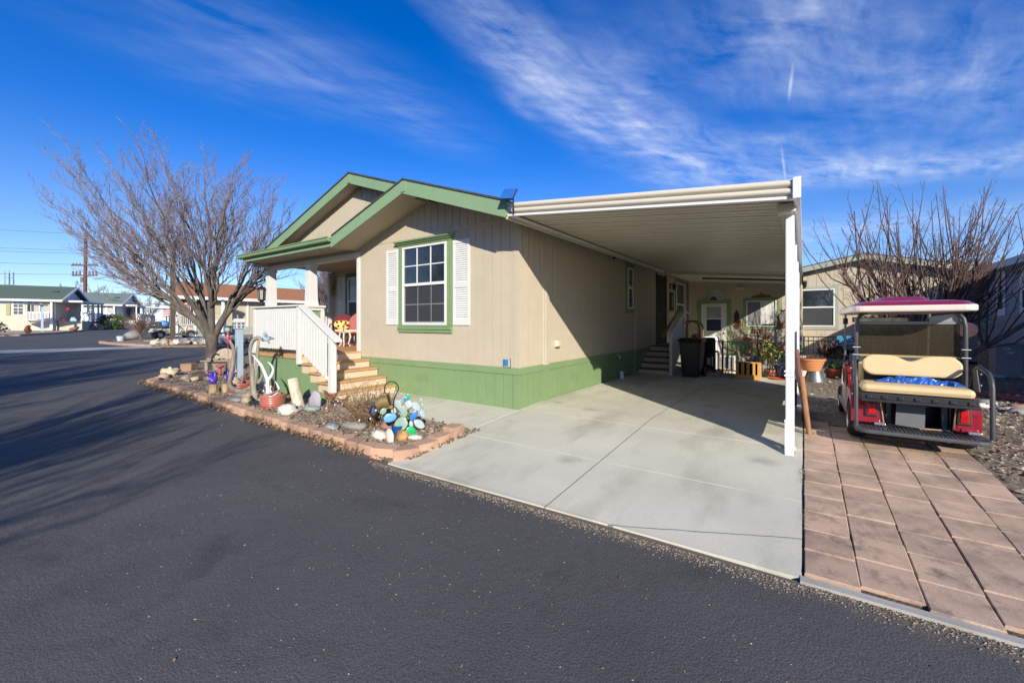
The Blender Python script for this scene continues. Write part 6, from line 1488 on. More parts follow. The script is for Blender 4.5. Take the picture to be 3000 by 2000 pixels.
b = B(); squig(b, [(-8.38, 3.9, .14), (-8.30, 3.96, .2), (-8.26, 3.98, .28), (-8.28, 3.96, .36), (-8.32, 3.94, .43)], [.02, .022, .02, .014, .003], 8, amp=.05); squig(b, [(-8.39, 3.89, .13), (-8.39, 3.9, .22), (-8.42, 3.87, .30)], [.02, .016, .003], 8, amp=.05); b.build('small_antler', AN, t, smooth='all')
b = B(); squig(b, [(-8.42, 3.78, .17), (-8.33, 3.85, .19), (-8.22, 3.98, .27)], [.03, .02, .01], 8, amp=.3); tag(b.build('twisted_root', WOODG, origin=(-8.35, 3.85, .15), smooth='all'), 'small twisted root lying on the rim of the antler pot', 'root')
# log post, stump with purple birds
b = B(); squig(b, [(-7.84, 4.16, -.08), (-7.95, 4.14, .22), (-8.04, 4.13, .47)], [.10, .092, .086], 14, seed=3, amp=.12); lg = tag(b.build('log_post', M('log_pale', (.52, .42, .28), .85, .25, 3, .5, 14, stretch=(8, 8, .8), col2=(.60, .52, .40)), origin=(-7.86, 4.15, -.08), smooth=True), 'pale weathered log standing upright and leaning left in the bed', 'log')
rr = thing('rope_ring', 'pale rope ring lying round the foot of the log post', 'rope', (-7.8, 4.1, -.03)); b = B(); b.tube([(-7.82 + .19*math.cos(R_(a)), 4.12 + .17*math.sin(R_(a)), gz(-7.8, 4.1) + .04 + .02*math.sin(R_(a*2))) for a in range(0, 350, 18)], .016, 6); b.build('rope', M('rope_pale', (.5, .45, .38), .9), rr)
st_ = M('stump_wood', (.34, .25, .15), .9, .4, 5, .5, 14, stretch=(6, 6, .9))
for (x, y, r, lb) in ((-10.90, 3.82, .095, 'short weathered stump with a jagged dark foot under the purple bird figure'), (-10.72, 3.99, .07, 'dark narrow stump behind the short jagged stump')):
    b = B(); squig(b, [(x, y, -.07), (x, y, .05), (x, y, .17)], [r * 1.05, r * .95, r * .9], 14, seed=x, amp=.2); tag(b.build('stump', st_, origin=(x, y, -.07), smooth=True), lb, 'stump')
PUR = M('purple_paint', (.10, .05, .46), .35, .1, 4, coat=.4); PINK = M('pink_paint', (.65, .22, .26), .5)
for s, x, y, z, lb in ((-1, -10.92, 3.82, .17, 'purple bird figure with a pink crest on the jagged stump'), (1, -10.52, 4.02, .21, 'purple bird figure with a red beak beside the beige rock')):
    t = thing('bird_figure', lb, 'bird figure', (x, y, z)); d = V((.8, .57, 0)) * s
    c = V((x, y, z))
    b = B(); b.ball(c + V((0, 0, .07)), (.085, .085, .08), 14, 10); b.tube([c + V((0, 0, .1)), c + d*.05 + V((0, 0, .18)), c + d*.03 + V((0, 0, .22))], [.06, .045, .04], 10); b.ball(c + d*.06 + V((0, 0, .21)), (.06, .06, .055), 12, 8); b.tube([c - d*.06 + V((0, 0, .08)), c - d*.05 + V((0, 0, .2)), c - d*.055 + V((0, 0, .31))], [.05, .03, .012], 8); b.build('body', PUR, t, smooth='all')
    b = B(); b.tube([c + d*.09 + V((0, 0, .22)), c + d*.14 + V((0, 0, .25)), c + d*.17 + V((0, 0, .29))], [.025, .022, .004], 8); b.build('crest', PINK, t, smooth='all')
    b = B(); b.cyl(c - d*.03 + V((0, -.07, .12)), c - d*.03 + V((0, -.085, .12)), .018, n=8); b.build('wing_spot', CREAMW, t)
# painted post with a little house on top
t = thing('painted_post', 'pale blue painted post with a small white house on top, left of the porch', 'post', (-12.66, 5.05, 0))
b = B(); b.box(-12.735, -12.585, 4.975, 5.125, -.02, 1.385); b.build('post', M('post_blue', (.36, .46, .55), .6, .08, 2, dirt=.2), t, bevel=.005)
b = B(); b.box(-12.77, -12.55, 4.94, 5.16, 1.386, 1.56); b.prism([(-12.79, 1.561), (-12.53, 1.561), (-12.66, 1.66)], 'y', 4.92, 5.18); hs_ = b.build('house_top', WHITE, t)
b = B()
for x in (-12.71, -12.61):
    for z in (1.44, 1.52): b.box(x - .035, x + .035, 4.934, 4.939, z - .03, z + .025); b.box(-12.549, -12.544, 5.05 + (x + 12.66) - .035, 5.05 + (x + 12.66) + .035, z - .03, z + .025)
b.build('window_pane', M('pane_slate', (.12, .16, .2), .3), hs_)
b = B(); b.tube([(-12.58, 4.96, .9), (-12.575, 4.955, .6), (-12.585, 4.955, .35), (-12.57, 4.95, .05)], .008, 6); b.build('cable', BLACKM, t)
b = B(); b.cyl((-11.65, 4.4, -.02), (-11.65, 4.4, 1.02), .008, n=6); b.tube([(-11.65, 4.4, 1.0), (-11.65, 4.4, 1.1), (-11.66, 4.4, 1.22), (-11.67, 4.4, 1.33)], [.02, .045, .04, .015], 10); gl = tag(b.build('glass_stake', M('glass_pink', (.45, .07, .10), .2, .2, 6, coat=.5), origin=(-11.65, 4.4, 0), smooth='all'), 'pink glass teardrop on a stake with a clear globe, before the blue post', 'garden stake')
b = B(); b.ball((-11.68, 4.4, 1.37), .065, 14, 10); g2 = b.build('globe', M('glass_globe', (.30, .36, .28), .08, .2, 6, coat=.8), None, origin=(0, 0, 0), smooth='all'); g2.parent = gl; g2.location = (11.65, -4.4, 0)
# bench, chair back, tub, wheel rim
t = thing('garden_bench', 'low weathered grey plank bench under the bare tree', 'bench', (-15.0, 5.35, 0))
u = V((.81, .57, 0)); vv = V((-.57, .81, 0)); o_ = V((-15.32, 5.12, .02)); ang = math.atan2(u.y, u.x)
def ob(c, size, **k): return B().obox(c, size, Matrix.Rotation(ang, 3, 'Z'))
for k, off in enumerate((0, .13)): b = ob(o_ + u*.42 + vv*off + V((0, 0, .335)), (1.0, .11, .035)); b.build('seat_plank', WOODG, t)
b = ob(o_ + u*.42 + vv*.22 + V((0, 0, .375)), (.95, .03, .06)); b.build('back_rail', WOODG, t)
for k in (.08, .80): b = ob(o_ + u*k + vv*.06 + V((0, 0, .15)), (.09, .16, .33)); b.build('leg', WOODG, t)
t = thing('garden_chair', 'rounded pale wicker chair back behind the plank bench', 'chair', (-15.6, 5.7, 0))
b = B(); pts = [(math.cos(R_(a)) * .36, math.sin(R_(a)) * .34) for a in range(0, 181, 15)]; vs = [o_ + vv*.55 + u*(.3 + x) + V((0, 0, .36 + z)) for x, z in pts + [(-.36, -.3), (.36, -.3)]]; n = len(vs); b.add(vs + [v + vv*.05 for v in vs], [tuple(range(n)), tuple(range(2*n-1, n-1, -1))] + [(i, (i+1) % n, n+(i+1) % n, n+i) for i in range(n)]); b.build('backrest', M('wicker_tan', (.38, .32, .23), .85, .3, 25, .4, 50), t)
b = ob(o_ + vv*.8 + u*.3 + V((0, 0, .2)), (.66, .5, .38)); b.build('seat', MATS['wicker_tan'], t, bevel=.03)
b = B(); b.lathe((-14.92, 5.42, .0), [(0, 0), (.17, 0), (.22, .27), (.23, .30), (.20, .30), (.19, .26), (0, .25)], 20); tag(b.build('tub', M('tub_tan', (.30, .25, .18), .7), origin=(-14.92, 5.42, 0), smooth=True), 'tan plastic tub under the plank bench', 'tub')
b = B(); b.tube([tuple(V((-14.86, 5.30, .28)) + u*(.3*math.cos(R_(a)))*.55 + V((0, 0, .3*math.sin(R_(a))))) for a in range(60, 290, 12)], .025, 8); tag(b.build('wheel_rim', BLACKM, origin=(-14.86, 5.3, 0), smooth=True), 'half of a black iron wheel rim leaning on the plank bench', 'wheel rim')
b = ob(V((-15.75, 4.88, .14)), (.34, .3, .27)); tag(b.build('brown_block', M('block_brown', (.30, .19, .12), .85, .15), origin=(-15.75, 4.88, 0)), 'reddish brown stone block left of the plank bench', 'block')
b = B(); b.lathe((-14.1, 4.72, .0), [(0, 0), (.27, 0), (.3, .12), (.28, .12), (0, .1)], 18); tag(b.build('tray', M('tray_brown', (.12, .085, .06), .7), origin=(-14.1, 4.72, 0)), 'dark low round planter in front of the bench', 'planter')
b = B(); b.ball((-13.75, 4.98, .30), (.13, .1, .05), 12, 8, .5, 3); b.tube([(-13.75, 4.98, .33), (-13.77, 4.98, .45), (-13.73, 4.98, .5)], .008, 6); b.cyl((-13.75, 4.98, 0), (-13.75, 4.98, .27), .05, n=10); tag(b.build('bird_bath', M('rust_pink', (.36, .09, .10), .7, .3, 8), origin=(-13.75, 4.98, 0), smooth='all'), 'small dull red dish on a post between the bench and the blue post', 'dish')
b = B(); b.lathe((-13.2, 5.9, 0), [(0, 0), (.22, 0), (.25, .8), (0, .82)], 18); tag(b.build('barrel', PLASTB, origin=(-13.2, 5.9, 0), smooth=True), 'black rain barrel standing behind the blue post', 'barrel')
b = B(); b.prism([(-12.55, .72), (-12.28, .70), (-12.36, .93), (-12.50, .93)], 'y', 5.3, 5.33); b.cyl((-12.4, 5.33, 0), (-12.4, 5.33, .74), .02); tag(b.build('birdhouse', M('pale_blue_wood', (.42, .5, .56), .7), origin=(-12.4, 5.32, 0)), 'small pale tapering birdhouse right of the blue post', 'birdhouse')
# weeping pale plant behind the deck corner
t = thing('weeping_plant', 'pale green weeping plant on a brown stem beside the far end of the railing', 'plant', (-12.3, 5.9, 0))
b = B(); squig(b, [(-12.3, 5.9, 0), (-12.32, 5.88, .6), (-12.3, 5.9, 1.2), (-12.4, 5.85, 1.62)], [.06, .05, .05, .03], seed=2); squig(b, [(-12.05, 6.05, 0), (-12.05, 6.05, .9)], [.1, .12], seed=3); b.build('stem', M('stem_brown', (.16, .09, .035), .8, .3, 8), t)
b = B()
for i in range(42):
    a = rnd.uniform(0, 6.28); l = rnd.uniform(.25, .62); c = V((-12.32, 5.9, rnd.uniform(1.2, 1.62))); d = V((math.cos(a), math.sin(a), 0)); dr_ = rnd.uniform(.25, .8)
    pts = [c, c + d*l*.5 + V((0, 0, .12)), c + d*l*.85 + V((0, 0, .02)), c + d*l + V((0, 0, -dr_))]; b.tube(pts, [.009, .013, .013, .004], 4)
b.build('fronds', Misl('frond_pale', [(.22,.30,.20),(.32,.38,.28),(.16,.22,.14),(.38,.42,.33)], .7), t)
b = B(); b.ball((-11.55, 5.5, 1.22), .075, 12, 8, .3, 2); tag(b.build('red_flower', M('flower_red', (.45, .012, .015), .6), origin=(-11.55, 5.5, 1.15), smooth='all'), 'round red flower ornament left of the railing corner', 'ornament')
b = B(); b.cyl((-11.55, 5.5, 0), (-11.55, 5.5, .95), .01, n=6); b.lathe((-11.55, 5.5, .95), [(0, 0), (.05, .02), (.08, .12), (.06, .18), (0, .19)], 12); tag(b.build('stake_cup', CREAMW, origin=(-11.55, 5.5, 0), smooth=True), 'white cup on a thin stake holding the red flower', 'stake')
# rusty bird, quail sculpture
def rusty_bird(x, y, z, lb, s=1, hd=1):
    t = thing('metal_bird', lb, 'metal bird', (x, y, gz(x, y)))
    b = B(); c = V((x, y, z)); u_ = V((.75, .6, 0)) * hd
    b.tube([c - u_*.14*s + V((0,0,.1*s)), c - u_*.04*s, c + u_*.06*s + V((0,0,.02*s)), c + u_*.10*s + V((0,0,.12*s)), c + u_*.16*s + V((0,0,.14*s))], [.008, .055*s, .05*s, .025*s, .004], 8)
    for k in (-1, 1): b.tube([c + u_*.02 + V((0, .02*k, -.03)), V((x + .02*k, y + .02*k, gz(x, y) - .02))], .006, 5)
    b.build('body', RUST, t)
rusty_bird(-7.28, 4.45, .14, 'rusty iron bird standing left of the dry shrub', 1.0, -1); rusty_bird(-6.80, 4.40, .12, 'second rusty iron bird between the first and the dry shrub', .9, 1)
t = thing('iron_figure', 'rusty brown iron figure behind the ribbed antler pot', 'iron figure', (-8.85, 4.15, -.05))
b = B(); b.ball((-8.85, 4.15, .12), (.09, .05, .13), 10, 8, .5, 6); b.ball((-8.98, 4.08, .2), (.07, .05, .05), 8, 6, .5, 8); b.cyl((-8.85, 4.15, -.1), (-8.85, 4.15, .05), .03); b.build('figure', RUST, t)
t = thing('shell_pile', 'white coral-like lump behind the driftwood roots', 'coral', (-9.6, 4.35, 0))
b = B(); b.ball((-9.62, 4.35, .12), (.13, .11, .13), 14, 10, .9, 3, 3); b.build('coral', RW, t)
# dry shrub with wiry stems and bead lights
t = thing('dry_shrub', 'leafless brown shrub with tangled stems in front of the steps', 'shrub', (-5.85, 4.3, -.05))
b = B(); b2 = B()
for i in range(420):
    a = rnd.uniform(0, 6.28); r0 = abs(rnd.gauss(0, .12)); bx, by = -5.85 + math.cos(a)*r0*1.5, 4.28 + math.sin(a)*r0; l = rnd.uniform(.2, .62) * (1.45 if rnd.random() < .18 else 1); sp = rnd.uniform(.1, .9)
    d = V((math.cos(a)*sp + rnd.gauss(0, .25), math.sin(a)*sp + rnd.gauss(0, .25), rnd.uniform(.5, 1.1))).normalized(); z_ = gz(bx, by)
    p1 = V((bx, by, z_)) + d*l*.5 + V((rnd.gauss(0, .02), rnd.gauss(0, .02), 0)); p2 = V((bx, by, z_)) + d*l + V((rnd.gauss(0, .05), rnd.gauss(0, .05), rnd.uniform(-.06, .04)))
    (b if i % 3 else b2).tube([(bx, by, z_ - .02), p1, p2], [.0055, .004, .0018], 4, cap=False)
    for k in range(3):
        q = V((bx, by, z_)) + d*l*rnd.uniform(.4, 1); e = V((rnd.gauss(0, 1), rnd.gauss(0, 1), rnd.uniform(-.2, 1))).normalized() * rnd.uniform(.05, .16); (b if i % 3 else b2).tube([q, q + e*.5, q + e + V((0, 0, rnd.uniform(-.03, .02)))], [.003, .0025, .0012], 3, cap=False)
b.build('stems', M('shrub_brown', (.20, .125, .07), .9, .3, 4), t); b2.build('pale_stems', M('shrub_tan', (.36, .26, .16), .9, .3, 4), t)
t = thing('bead_lights', 'string of small glass bead lights hung in the dry shrub', 'string lights', (-5.9, 4.2, 0))
b = B(); pts = [(-6.5, 4.05, .16), (-6.2, 4.0, .22), (-5.9, 3.95, .1), (-5.6, 3.9, .05), (-5.3, 3.88, .12), (-5.2, 3.9, .25), (-5.5, 4.1, .45), (-5.7, 4.3, .6), (-6.1, 4.3, .52), (-6.4, 4.35, .30), (-6.8, 4.3, .15), (-7.0, 4.2, .02)]
squig(b, pts, [.003]*len(pts), 4, amp=0); b.build('wire', BLACKM, t)
b = B()
for p in pts: b = B(); b.ball(p, .016, 8, 6); b.build('bead', M('bead_glass', (.7, .7, .72), .08, .1, 5, coat=1), t, smooth='all')

b = B()
for i in range(60):
    x, y = rnd.uniform(-6.4, -5.3), rnd.uniform(4.05, 4.5); leaf(b, x, y, gz(x, y) + rnd.uniform(.0, .25), rnd.uniform(.02, .045))
tag(b.build('dead_leaves', LEAF, origin=(-5.85, 4.3, -.05)), 'dead leaves caught in the dry shrub', 'leaves', None, 'stuff')
# shepherd's hook, brass watering can, bell
t = thing('garden_hook', 'thin black hook on a rod beside the glass cactus', 'hook', (-5.0, 4.07, -.1))
b = B(); b.tube([(-5.02, 4.05, -.12), (-5.0, 4.07, .42), (-4.955, 4.1, .53)] + [(-5.03 + .085*math.cos(R_(a)), 4.05 + .06*math.cos(R_(a)), .575 + .10*math.sin(R_(a))) for a in range(-10, 200, 20)] + [(-5.115, 3.99, .52), (-5.08, 4.01, .49), (-5.05, 4.03, .51)], .008, 8); b.tube([(-5.0, 4.07, -.1), (-4.97, 4.09, .1)], .007, 6); b.build('rod', BLACKM, t, smooth=True)
t = thing('watering_can', 'old brass watering can hanging on its side from the hook', 'watering can', (-5.12, 3.98, .4))
BR = M('old_brass', (.24, .17, .065), .5, .35, 9, .2, 30, metal=.35)
ax = V((.62, .45, .24)).normalized(); p0 = V((-5.20, 3.93, .34)); p1 = p0 + ax * .19
b = B(); b.tube([p0, p1], [.092, .098], 22, cap=False); b.tube([p0, p0 + ax*.004], [.09, .09], 22); b.tube([p1, p1 - ax*.01], [.098, .084], 22, cap=False); b.build('can', BR, t, smooth=True)
b = B(); b.tube([p1 - ax*.02, p1 - ax*.018], [.085, .085], 22); b.build('mouth', M('mouth_dark', (.025, .028, .038), .8), t)
b = B(); b.tube([p0 + ax*.05 + V((0, -.02, -.08)), p0 + ax*.15 + V((0, -.05, -.12)), p0 + ax*.24 + V((0, -.05, -.11))], [.018, .013, .01], 8); b.lathe(p0 + ax*.25 + V((0, -.05, -.11)), [(0, -.03), (.032, -.02), (.036, .02), (0, .025)], 10); b.build('spout', M('brass_spout', (.36, .25, .10), .45, .2, 6, metal=.4), t, smooth=True)
b = B(); b.tube([p0 + ax*.04 + V((0, 0, .09)), p0 + ax*.07 + V((0, 0, .15)), V((-5.06, 4.01, .49)), p0 + ax*.16 + V((0, 0, .11))], .007, 6); b.build('handle', RUST, t)
t = thing('bell', 'small dark blue bell hanging in the dry shrub', 'bell', (-5.25, 3.89, .25))
b = B(); b.lathe((-5.25, 3.89, .20), [(.065, 0), (.06, .03), (.045, .08), (.02, .12), (0, .125)], 6); b.cyl((-5.25, 3.89, .32), (-5.22, 3.92, .40), .004, n=5); b.build('bell_body', M('bell_navy', (.012, .022, .07), .35), t)
# recycled-glass cactus: flat glass pads wired together
t = thing('glass_cactus', 'cactus sculpture of pale green, blue and white glass pads in a blue pot', 'sculpture', (-4.9, 4.15, -.1))
GC = {'p': M('glass_palegreen', (.27, .38, .31), .2, .12, 6, coat=.5), 'w': M('glass_white', (.38, .46, .44), .2, .08, 6, coat=.5), 'b': M('glass_blue', (.05, .22, .58), .18, .2, 6, coat=.6), 'l': M('glass_lightblue', (.14, .36, .66), .18, .15, 6, coat=.6), 'g': M('glass_green', (.01, .42, .12), .18, .15, 6, coat=.6), 'o': M('glass_olive', (.16, .20, .10), .2, .15, 6, coat=.5)}
nrm = V((.76, -.65, 0)); rt_ = V((.65, .76, 0))
def E_(u, v): return u * .12758 / 197, (945 - 1130 - v * .12758) / 197   # crop units -> metres
pads = [(1450,250,45,55,10,'g',0), (1410,310,40,60,-20,'b',0), (1310,370,65,70,0,'p',-.02), (1230,430,75,110,20,'w',-.01), (1470,430,85,75,-30,'w',.02), (1340,600,90,130,15,'p',.0), (1300,860,130,150,-25,'p',.05), (1510,1070,115,140,15,'g',.09), (1525,870,42,68,10,'w',.06), (1705,880,80,125,50,'w',.05), (1590,695,62,125,-35,'b',.02), (1790,660,62,95,15,'w',.03), (1640,490,75,110,35,'w',-.02), (1730,365,42,55,0,'p',-.01), (1060,705,130,88,10,'l',.03), (912,565,62,75,-35,'p',0), (1140,570,65,60,-20,'w',-.03), (1440,680,70,110,15,'o',-.05), (1780,500,30,60,10,'p',-.03)]
cu, cv = E_(1350, 0)
for u, v, ru, rv, an, m_, off in pads:
    a, z = E_(u, v); a -= cu
    c = V((-4.885, 4.15, 1.55 + z)) + rt_ * a + nrm * off
    b = B(); b.ball((0, 0, 0), (ru * .1429 / 197, .009, rv * .1429 / 197), 18, 10, .12, u, 1.2)
    tilt = rnd.uniform(-.55, .55)
    mm = Matrix.Translation(c) @ Matrix(((rt_.x, -nrm.x, 0), (rt_.y, -nrm.y, 0), (0, 0, 1))).to_4x4() @ Matrix.Rotation(R_(-an), 4, 'Y') @ Matrix.Rotation(tilt, 4, 'Z'); b.v = [tuple(mm @ V(p)) for p in b.v]
    b.build('pad', GC[m_], t, smooth='all')
b = B(); b.lathe((-4.95, 4.12, -.13), [(0, 0), (.085, 0), (.11, .14), (.115, .16), (.1, .16), (0, .14)], 18); b.build('pot', M('glaze_blue', (.01, .09, .26), .2, .2, 5, coat=.6), t, smooth=True)
b = B()
for k in range(5): b.tube([(-4.93, 4.13, .0), tuple(V((-4.9, 4.14, .12)) + rt_ * rnd.uniform(-.15, .15)), tuple(V((-4.9, 4.14, .3)) + rt_ * rnd.uniform(-.15, .18))], .005, 5)
b.build('wire', BLACKM, t)
# ---------------------------------------------------------------- trees
WALLX = M('wall_cream_street', (.5, .45, .36), .8, .05, 2)
CF = V((-.574, .819, 0)); CRt = V((.819, .574, 0))
def rot_off(d, ang, az):
    o = d.orthogonal().normalized(); o.rotate(Quaternion(d, az)); return (d * math.cos(ang) + o * math.sin(ang)).normalized()
def twigs(b, pts, rads, rg, n_per_m, l0, l1, depth, upb, rmin, t0=.2, ang=(22, 42)):
    """side shoots along a polyline, recursive"""
    L = sum((pts[i+1] - pts[i]).length for i in range(len(pts)-1)); n = max(1, int(L * n_per_m + rg.random()))
    for k in range(n):
        t = t0 + (1 - t0) * ((k + rg.random()) / n); f = t * (len(pts) - 1); i = min(int(f), len(pts) - 2); q = f - i
        p = pts[i].lerp(pts[i+1], q); d = (pts[i+1] - pts[i]).normalized(); r = (rads[i] * (1-q) + rads[i+1] * q)
        e = rot_off(d, R_(rg.uniform(*ang)), rg.uniform(0, 6.283)); e = (e + V((0, 0, upb * rg.uniform(.5, 1.2)))).normalized()
        l = (l0 * (1 - t) + l1 * t) * rg.uniform(.6, 1.25)
        e2 = (e + V((rg.gauss(0, .12), rg.gauss(0, .12), upb * .5 + rg.gauss(0, .1)))).normalized(); e3 = (e2 + V((rg.gauss(0, .18), rg.gauss(0, .18), upb * .4))).normalized()
        pp = [p, p + e * l * .35, p + e * l * .35 + e2 * l * .35, p + e * l * .35 + e2 * l * .35 + e3 * l * .3]
        ra = max(rmin, min(r * .6, l * .014)); rr = [ra, max(rmin, ra * .8), max(rmin, ra * .6), rmin * .7]
        b.tube(pp, rr, 4 if ra > .012 else 3, cap=False)
        if depth > 0: twigs(b, pp, rr, rg, n_per_m * 1.75, l * .42, l * .22, depth - 1, upb, rmin, .25, ang)
def bez(a, c, d, n): return [a * (1-t)**2 + c * 2*t*(1-t) + d * t*t for t in [k / n for k in range(n + 1)]]
def big_tree(name, label, base, tg, seed, group=None, depth=2, dens=3.5):
    rg = random.Random(seed); t = thing(name, label, 'tree', base, group); o = V(base)
    b = B(); tw = B()
    squig(b, [o + V((0, 0, -.1)), o + V((0, 0, .12)), o + V((.0, .0, .45)), o + V((.02, 0, .8)), o + V((.02, .0, 1.02))], [.27, .215, .195, .205, .20], 14, seed=seed, amp=.06)
    forks = [(-.98, -.05, 1.85, .115), (-.42, .35, 1.95, .115), (.15, -.25, 2.2, .12), (.62, .2, 2.05, .115), (-.2, -.5, 1.9, .09)]
    ends = []
    for s, f, z, r in forks:
        a = o + V((0, 0, .62)); e = o + CRt * s + CF * f + V((0, 0, z)); pts = bez(a, a + CRt * s * .25 + CF * f * .3 + V((0, 0, .75)), e, 6)
        squig(b, pts, [.15, .14, .13, .125, .12, .118, r], 10, seed=s * 5, amp=.05, sub=3); ends.append((e, (pts[-1] - pts[-2]).normalized(), r))
    for n_, (s, z, f, fk, r) in enumerate(tg):
        tgt = o + CRt * s + CF * f + V((0, 0, z))
        e, d, fr_ = max(ends, key=lambda q: (tgt - q[0]).normalized().dot(q[1]) - (.35 if abs((tgt - o).dot(CF) - (q[0] - o).dot(CF) * 3) > 3 else 0))
        st = e - d * rg.uniform(.0, .75); ln = (tgt - st).length; c = st + d * ln * .22 + (tgt - st) * .28
        pts = bez(st, c, tgt, 11)
        for k in range(1, 11): pts[k] = pts[k] + V((rg.gauss(0, .035), rg.gauss(0, .035), rg.gauss(0, .03))) * (1 + k * .12)
        rads = [r * (1 - .95 * (k / 11) ** .7) + .004 for k in range(12)]
        b.tube(pts, rads, 8)
        twigs(tw, pts, rads, rg, dens, 1.9, .8, depth, .2, .0042, .26, (16, 36))
    b.build('trunk', BARK, t, smooth='all'); tw.build('crown', TWIG, t, smooth='all'); return t
_ol = [(-5.7, 3.5), (-5.9, 4.7), (-5.8, 6.0), (-5.3, 6.9), (-4.2, 7.5), (-3.1, 7.7), (-2.0, 7.5), (-.8, 7.8), (.2, 7.4), (1.1, 7.3), (2.0, 7.0), (2.7, 6.1), (3.0, 5.0), (2.7, 3.7)]
_rl = random.Random(17); limbs = []
for k in range(40):
    u = (k + .5) / 40 * (len(_ol) - 1); i_ = min(int(u), len(_ol) - 2); q = u - i_; sx = _ol[i_][0]*(1-q) + _ol[i_+1][0]*q; sz = _ol[i_][1]*(1-q) + _ol[i_+1][1]*q
    sc = 1.0 if k % 2 == 0 else _rl.uniform(.66, .92); ff = _rl.choice((-1, 1)) * _rl.uniform(.2, 1.2 if k % 2 == 0 else 3.2)
    limbs.append((sx * sc, 1.3 + (sz - 1.3) * sc, ff, 1.3, _rl.uniform(.038, .066)))
tree = big_tree('bare_tree', 'large leafless tree with a low forked trunk spreading beside the porch', (-18.1, 6.3, .1), limbs, 11)
tn = V((-18.1, 6.3, .1))
def place(o, loc, rz, label, s=1, group=None):
    c = copy_tree(o); c.location = loc; c.rotation_euler = (0, 0, rz); c.scale = (s, s, s); c['label'] = label
    if group: c['group'] = group
    elif 'group' in c: del c['group']
    return c
place(tree, (-25.5, 15.5, .35), 2.2, 'dark bare tree seen through the open porch between the white columns', .82)
place(tree, (-26.0, 27.0, .35), 4.0, 'bare tree farther off behind the porch, left of the orange roof end', .8)
# trees on the sun side of the street: they shade the road and show in the front window
for loc, rz, s, lb in (((-.5, -8.0, -.2), 1.0, 1.0, 'bare tree across the street whose branches streak the near road with shade'), ((-17.5, -8.0, 0), 3.6, 1.0, 'bare tree across the street mirrored in the upper panes of the front window'), ((-7.0, -7.5, -.1), 5.0, 1.0, 'bare tree across the street shading the middle of the road'), ((-22.5, -12.5, .1), .4, 1.1, 'second bare tree mirrored in the front window, farther from the street')): place(tree, loc, rz, lb, s, None)
t = thing('street_house', 'home across the street, known only by the shade of its gable on the road', 'house', (-3.5, -13, -.2)); b = B(); b.prism([(-8.0, -.2), (1.0, -.2), (1.0, 2.6), (-3.5, 4.4), (-8.0, 2.6)], 'y', -18, -9.2); b.build('wall', WALLX, t); b = B(); slab(b, [(-3.5, -8.9, 4.55), (-8.4, -8.9, 2.6), (-8.4, -18.2, 2.6), (-3.5, -18.2, 4.55)], .1); slab(b, [(-3.5, -8.9, 4.55), (-3.5, -18.2, 4.55), (1.4, -18.2, 2.6), (1.4, -8.9, 2.6)], .1); b.build('roof', SHING, t)
# pruned many-stemmed tree on the right
rg = random.Random(5)
t = thing('pruned_tree', 'pruned bare tree with many upright whips behind the red golf cart', 'tree', (2.75, 15.9, 0))
b = B(); tw = B(); o = V((2.75, 15.9, 0))
for k in range(14):
    a = rg.uniform(0, 6.283); sp = rg.uniform(.25, 1.5); e0 = V((math.cos(a), math.sin(a), 0))
    if k < 5: e0 = (CRt * (-1 + k * .5) + CF * rg.uniform(-.5, .5)).normalized(); sp = (1.7, 1.0, .3, 1.2, 2.5)[k]
    h_ = rg.uniform(2.0, 3.0); st = o + V((rg.gauss(0, .1), rg.gauss(0, .1), 0)); end = st + e0 * sp * 1.1 + V((0, 0, h_))
    pts = bez(st, st + e0 * sp * .55 + V((0, 0, h_ * .45)), end, 7)
    for i in range(1, 7): pts[i] = pts[i] + V((rg.gauss(0, .03), rg.gauss(0, .03), 0))
    rads = [.085 - .045 * i / 7 for i in range(8)]; b.tube(pts, rads, 8)
    for j in range(17):
        q = pts[rg.randint(3, 7)] + V((rg.gauss(0, .05), rg.gauss(0, .05), rg.gauss(0, .05)))
        out = (q - o); out.z = 0; out = out.normalized() if out.length > .05 else V((1, 0, 0))
        d1 = (out * rg.uniform(-.1, .75) + V((rg.gauss(0, .38), rg.gauss(0, .38), rg.uniform(.35, 1)))).normalized(); l = rg.uniform(1.0, 3.0)
        d2 = (d1 + V((0, 0, .7))).normalized(); d3 = (d2 + V((rg.gauss(0, .05), rg.gauss(0, .05), .5))).normalized()
        pp = [q, q + d1*l*.25, q + d1*l*.25 + d2*l*.35, q + d1*l*.25 + d2*l*.35 + d3*l*.4]; rr = [.020, .016, .012, .006]
        tw.tube(pp, rr, 4, cap=False); twigs(tw, pp, rr, rg, 2.6, .55, .3, 1, .25, .004, .1, (25, 60))
for (e0, z0_, l) in ((CRt * 1 + V((0, 0, .25)), 1.2, 1.7), (CRt * .9 + CF * .3 + V((0, 0, .1)), 1.0, 1.5)):
    e0 = e0.normalized(); st = o + V((0, 0, z0_)); b.tube([st, st + e0*l*.5, st + e0*l + V((0, 0, .12))], [.05, .04, .03], 7)
b.build('trunk', M('bark_warm', (.13, .10, .08), .9, .3, 5, .4, 20, stretch=(2, 2, .6)), t, smooth='all'); tw.build('crown', M('whip_bark', (.125, .075, .06), .85, .3, 3), t, smooth='all')
